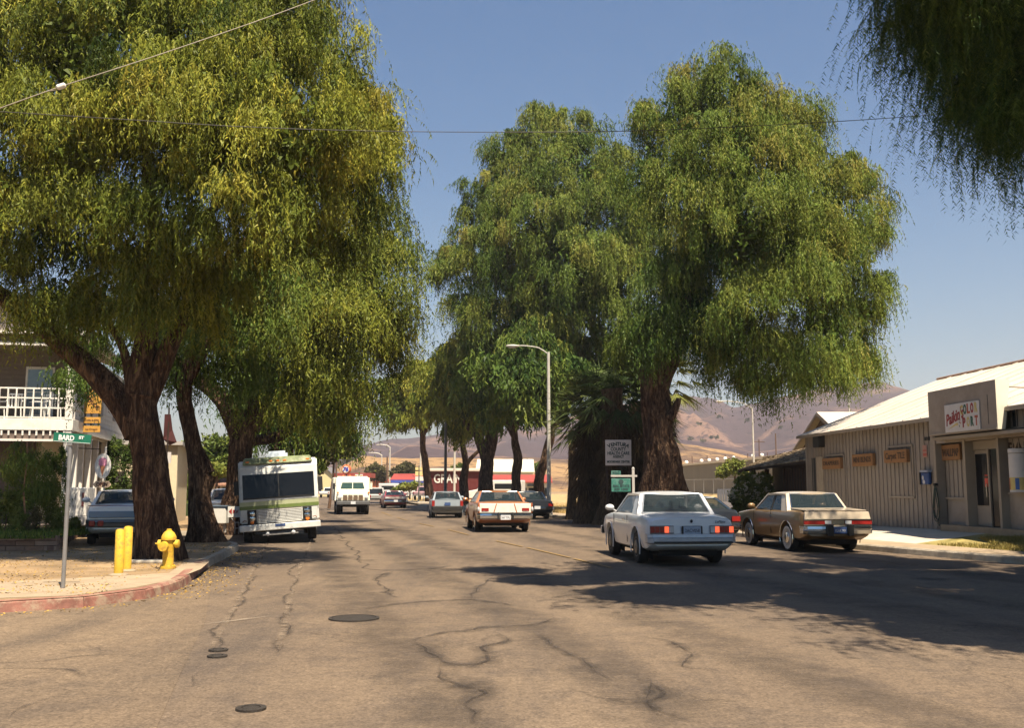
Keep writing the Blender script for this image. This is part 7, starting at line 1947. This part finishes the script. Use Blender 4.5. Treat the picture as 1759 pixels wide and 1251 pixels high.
t = thing('maroon_banner', 'dark maroon folded banner and small pale board on a pole behind the big trunk', 'banner', b)
MB().bar((0, 0, 0), (0, 0, at(290, 708, 36).z), .03).build('pole', WOODD, t)
z = at(290, 765, 36).z - .15; z2 = at(290, 712, 36).z - .15
MB().add([(-.15, 0, z2), (.05, -.03, z2), (.12, .05, (z + z2) / 2), (.30, 0, z + .1), (.05, .04, z), (-.15, -.04, z + .2), (-.15, .04, z2), (.05, .05, z2), (.12, .1, (z + z2) / 2), (.30, .06, z + .1), (.05, .1, z), (-.15, .04, z + .2)],
         [(0, 1, 2, 3, 4, 5), (11, 10, 9, 8, 7, 6), (0, 6, 7, 1), (1, 7, 8, 2), (2, 8, 9, 3), (3, 9, 10, 4), (4, 10, 11, 5), (5, 11, 6, 0)]).build('cloth', nmat('maroon_cloth', (.06, .014, .014), .8, var=.2), t)
MB().box(-.08, .14, -.02, .02, at(290, 796, 36).z - .15, at(290, 777, 36).z - .15).build('board', SIGNW, t)

# ================================================================== FAR END OF THE STREET
def fbox(name, label, cat, px0, px1, ytop, d, depth, wallm, base=0.0, roofm=None, roof_h=0, roof_z=.4, rz=0, fascia=None, group=None, gable=False):
    """building spanning px0..px1 at distance d, its wall rising to image row ytop"""
    xa = at(px0, 838, d).x; xb = at(px1, 838, d).x
    b = Vector(((xa + xb) / 2, d, base)); W = xb - xa; H = at((px0 + px1) / 2, ytop, d).z - base
    t = thing(name, label, cat, b, rz, group)
    MB().box(-W / 2, W / 2, 0, depth, 0, H).build('wall', wallm, t)
    if roofm and not gable:
        MB().slab([(-W / 2 - .3, -.4, H), (W / 2 + .3, -.4, H), (W / 2 + .3, depth / 2, H + roof_h), (-W / 2 - .3, depth / 2, H + roof_h)], (0, 0, .15)).build('roof', roofm, t)
    if roofm and gable:
        for s_ in (-1, 1): MB().slab([(0, -.4, H + roof_h), (s_ * (W / 2 + .4), -.4, H - .1), (s_ * (W / 2 + .4), depth, H - .1), (0, depth, H + roof_h)], (0, 0, .15)).build('roof', roofm, t)
        MB().slab([(-W / 2, -.001, H), (W / 2, -.001, H), (0, -.001, H + roof_h)], (0, .2, 0)).build('gable_wall', wallm, t)
    if fascia: MB().box(-W / 2 - .2, W / 2 + .2, -.45, -.35, H - .35, H + .1).build('fascia', fascia, t)
    t['_'] = 0; del t['_']
    return t, W, H
RB_ = nmat('barn_red', (0.11, 0.016, 0.014), .8, var=.12, scale=1.5); RB2 = nmat('roof_red', (0.30, 0.05, 0.035), .7, var=.1)
FC = nmat('far_cream', (0.62, 0.55, 0.42), .8, var=.08); FW = nmat('far_white', (0.66, 0.62, 0.55), .8, var=.08)
t, W, H = fbox('grain_barn', 'dark red barn lettered GRAIN between the far trunks', 'barn', 737, 832, 810, 125, 14, RB_, roofm=nmat('pale_barn_roof', (.45, .36, .28), .8, var=.1), roof_h=.35)
text('lettering', 'GRAIN', 1.5, FW, t, (-W / 2 + (769 - 737) / 1750 * 125, -.05, H - .95), (math.pi / 2, 0, 0), width=3.4, bold=.03)
for i in range(12): MB().box(-W / 2 + i * W / 12 - .03, -W / 2 + i * W / 12 + .03, -.03, 0, 0, H).build('board_joint', nmat('barn_dark_red', (.10, .015, .012), .8), t)
t, W, H = fbox('cream_gable_building', 'large cream gabled shed over the red roofed shop', 'building', 820, 915, 812, 165, 16, FC, roofm=nmat('cream_roof', (.66, .60, .47), .8, var=.05), roof_h=2.2)
t, W, H = fbox('red_roof_shop', 'long shop with bright red roof and pale front between the trunks', 'shop', 845, 945, 830, 135, 10, FW, roofm=RB2, roof_h=1.0)
for x in np.linspace(-W / 2 + .6, W / 2 - .8, 7): 
    f = MB().box(x, x + .9, -.06, 0, .4, 1.6).build('window', HGR, t); MB().box(x + .06, x + .84, -.07, -.061, .46, 1.54).build('pane', DGLASS, f)
MB().box(W / 2 - 3.0, W / 2 - .8, -.5, -.1, 1.75, 2.0).build('awning', DTRIM, t)
t, W, H = fbox('white_diner', 'white building with red roof and blue fascia in the road gap', 'building', 674, 745, 826, 150, 9, FW, roofm=RB2, roof_h=.9, fascia=nmat('blue_fascia', (.04, .06, .25), .6))
for x in np.linspace(-W / 2 + .8, W / 2 - 1.4, 4):
    f = MB().box(x, x + 1.1, -.06, 0, .6, 1.6).build('window', HGR, t); MB().box(x + .06, x + 1.04, -.07, -.061, .66, 1.54).build('pane', DGLASS, f)
t, W, H = fbox('orange_shop', 'small orange red building behind the farther street lamp', 'building', 640, 668, 828, 210, 8, nmat('orange_stucco', (.42, .13, .06), .8, var=.1), roofm=RB2, roof_h=.5)
MB().box(-1.2, .2, -.05, 0, .2, 1.6).build('door', DTRIM, t)
t, W, H = fbox('yellow_house', 'pale yellow house with grey gable roof at the far left end', 'house', 540, 574, 820, 185, 9, nmat('yellow_stucco', (.66, .55, .28), .8, var=.06), roofm=nmat('grey_roof', (.16, .15, .15), .8), roof_h=1.7, gable=True)
for x in (-1.2, .8): 
    f = MB().box(x, x + .8, -.06, 0, .7, 1.7).build('window', FW, t); MB().box(x + .08, x + .72, -.07, -.061, .78, 1.62).build('pane', DGLASS, f)
# service station
d = 165; xa, xb = at(570, 838, d).x, at(636, 838, d).x; b = Vector(((xa + xb) / 2, d, 0)); W = xb - xa
t = thing('gas_station', 'gas station with flat red canopy behind the white truck', 'gas station', b)
zt = at(600, 813, d).z
MB().box(-W / 2, W / 2, 0, 6, zt - .75, zt).build('canopy', RB2, t); MB().box(W * .1, W * .3, -.04, -.002, zt - .5, zt - .2).build('canopy_panel', FW, t)
for s_ in (-.4, .4): MB().bar((W * s_, 1, 0), (W * s_, 1, zt - .7), .15).build('canopy_post', FW, t)
MB().box(-W * .2, W * .3, 6, 11, 0, 2.6).build('kiosk', FC, t)
d = 125; b = Vector((*at(594.5, 838, d)[:2], 0)); zc = at(594.5, 807, d).z; r_ = 8.2 * d / FPX
t = thing('ball_sign', 'orange ball sign lettered 76 above the white truck', 'sign', b)
MB().sphere((0, 0, zc), r_, r_, r_, 24, 16).build('ball', nmat('ball_orange', (.75, .12, .03), .4), t, smooth=True)
MB().lathe([(.70 * r_, 0), (.70 * r_, .02)], 24, 'y', (0, -r_ * .98, zc)).build('white_disc', FW, t)
text('lettering', '76', r_ * 1.15, nmat('blue_figures', (.03, .05, .35), .5), t, (0, -r_ - .02, zc), (math.pi / 2, 0, 0), width=r_ * 1.15, shear=.2, bold=.03)
MB().bar((0, 0, 0), (0, 0, zc - r_ * .9), .09).build('pole', DTRIM, t)
# stacked sign
d = 122; b = Vector((*at(721, 838, d)[:2], 0))
t = thing('stacked_sign', 'stack of three pale yellow and white sign boards on a pole', 'sign', b)
for y0, y1, mt in ((803, 808, 0), (810, 817.5, 0), (819, 826.5, 1)):
    MB().box(-.55, .55, 0, .2, at(721, y1, d).z, at(721, y0, d).z).build('board', (nmat('board_yellow', (.66, .52, .22), .6), FW)[mt], t)
MB().bar((0, .1, 0), (0, .1, at(721, 803, d).z), .08).build('pole', GALV, t)
# low railings by the far kerb
t = thing('low_fence', 'pale low picket railing in front of the far parking lot', 'fence', Vector((*at(712, 838, 108)[:2], .1)))
for k in range(14): MB().box(-3.5 + k * .55, -3.44 + k * .55, 0, .06, 0, 1.0).build('picket', FW, t)
MB().box(-3.5, 3.7, 0, .06, .85, .92).build('rail', FW, t)
bg('far_hedge', 'rounded bright green hedge in front of the white building with blue fascia', 'hedge', 704, 128, [(702, 835, 14, 6), (712, 834, 10, 6), (692, 838, 8, 5)], LEAF_C, 230, 900, .35, .75, base=0)
bg('far_hedge', 'small green hedge by the nearer distant street lamp', 'hedge', 678, 140, [(676, 843, 7, 4), (683, 842, 5, 4)], LEAF_C, 231, 400, .3, .6, base=0)
# warehouse with roof vents
WH_G = nmat('warehouse_grey', (0.175, 0.155, 0.115), .85, var=.08, scale=.5)
a = at(1150, 838, 175); c = at(1420, 838, 100)
t = thing('warehouse', 'long low grey green warehouse with row of white roof vents', 'warehouse', Vector((a.x, a.y, 0)))
def L3(p): return Vector(p) - t.location
za, zc_ = at(1150, 803, 175).z, at(1420, 779, 100).z
back = Vector((12, 26, 0))
A0, C0_ = Vector((a.x, a.y, 0)), Vector((c.x, c.y, 0))
A1, C1 = Vector((a.x, a.y, za)), Vector((c.x, c.y, zc_))
MB().hexa([L3(A0), L3(C0_), L3(C0_ + back), L3(A0 + back)], [L3(A1), L3(C1), L3(C1 + back), L3(A1 + back)]).build('wall', WH_G, t)
up = Vector((0, 0, .25)); MB().hexa([L3(A1) + Vector((-.3, -.5, 0)), L3(C1) + Vector((0, -.6, 0)), L3(C1 + back), L3(A1 + back)], [L3(A1) + Vector((-.3, -.5, .28)), L3(C1) + Vector((0, -.6, .28)), L3(C1 + back) + up, L3(A1 + back) + up]).build('roof', FC, t)
for px in (1178, 1204, 1217, 1231, 1245, 1260, 1293, 1309):
    f = (px - 1150) / 270.0; dd = 1 / ((1 - f) / 175 + f / 100); k = (dd - 175) / (100 - 175)
    p = A1.lerp(C1, k) + Vector((.4, 1.2, .3)); r_ = 3.2 * dd / FPX
    MB().lathe([(r_ * .6, 0), (r_ * .6, r_ * .5), (r_, r_ * .6), (r_, r_ * 1.3), (r_ * .6, r_ * 1.7), (.02, r_ * 1.9)], 12).build('roof_vent', nmat('vent_white', (.8, .77, .7), .5), t, loc=L3(p), smooth=True)
# grass bank, chain link fence and grey board fence before the warehouse
m = MB(); P0 = at(1120, 838, 120); P1 = at(1420, 838, 84)
m.quad((P0.x, P0.y - 6, .1), (P1.x, P1.y - 6, .1), (P1.x, P1.y, .95), (P0.x, P0.y, .95)).quad((P0.x, P0.y, .95), (P1.x, P1.y, .95), (P1.x + 6, P1.y + 24, .5), (P0.x + 6, P0.y + 34, .5))
structure(m.build('grass_bank', DRYG))
t = thing('chain_link_fence', 'low chain link fence on the straw coloured bank before the warehouse', 'fence', (P0.x, P0.y, .95))
V_ = P1 - P0; n = 16
for k in range(n + 1):
    q = V_ * (k / n); MB().bar((q.x, q.y, 0), (q.x, q.y, 1.5), .035).build('fence_post', GALV, t)
MB().bar((0, 0, 1.48), (V_.x, V_.y, 1.48), .025).build('top_rail', GALV, t)
mesh_ = glass_mat('chain_link_mesh', (.30, .29, .27), .16); mesh_.node_tree.nodes['Principled BSDF'].inputs['Roughness'].default_value = .6
MB().quad((0, 0, 0), (V_.x, V_.y, 0), (V_.x, V_.y, 1.48), (0, 0, 1.48)).build('mesh_panel', mesh_, t)
b = Vector((*at(1232, 838, 70)[:2], .15))
t = thing('board_fence', 'grey board fence and railing left of the oleander', 'fence', b)
for k in range(8): MB().box(k * .17, k * .17 + .15, 0, .04, 0, 1.35).build('board', nmat('grey_board', (.11, .11, .12), .8, var=.15), t)
for k in range(7): MB().box(1.4 + k * .17, 1.42 + k * .17, 0, .03, 0, 1.2).build('rail_picket', DTRIM, t)
MB().box(1.36, 2.6, 0, .03, 1.17, 1.2).build('top_rail', DTRIM, t)
MB().box(0, 2.6, -.6, -.5, 0, .5).build('low_wall', nmat('grey_low_wall', (.20, .18, .18), .8), t)
# row of posts along the hill foot
for i, px in enumerate((1190, 1216, 1247, 1286, 1320, 1350)):
    p = pole('fence_pole', 'thin dark post behind the warehouse, ' + ('leftmost', 'second from the left', 'third from the left', 'fourth from the left', 'fifth from the left', 'rightmost')[i] + ' of its row', 'post', px, 210 - i * 6, 784 - i * 1.5, .10, WP, 0, False, 'posts behind the warehouse')

# ================================================================== HAZE
hz = MB().box(-2600, 2600, -70, 3300, -1.5, 330).build('haze', None)
hm = bpy.data.materials.new('haze_air'); hm.use_nodes = True
nt = hm.node_tree; nt.nodes.clear()
o = nt.nodes.new('ShaderNodeOutputMaterial'); pv = nt.nodes.new('ShaderNodeVolumePrincipled')
pv.inputs['Color'].default_value = (0.86, 0.86, 0.92, 1); pv.inputs['Density'].default_value = 0.0003; pv.inputs['Anisotropy'].default_value = 0.2
nt.links.new(pv.outputs[0], o.inputs['Volume'])
hz.data.materials.clear(); hz.data.materials.append(hm)
tag(hz, 'thin warm air haze over the valley', 'haze', kind='stuff')
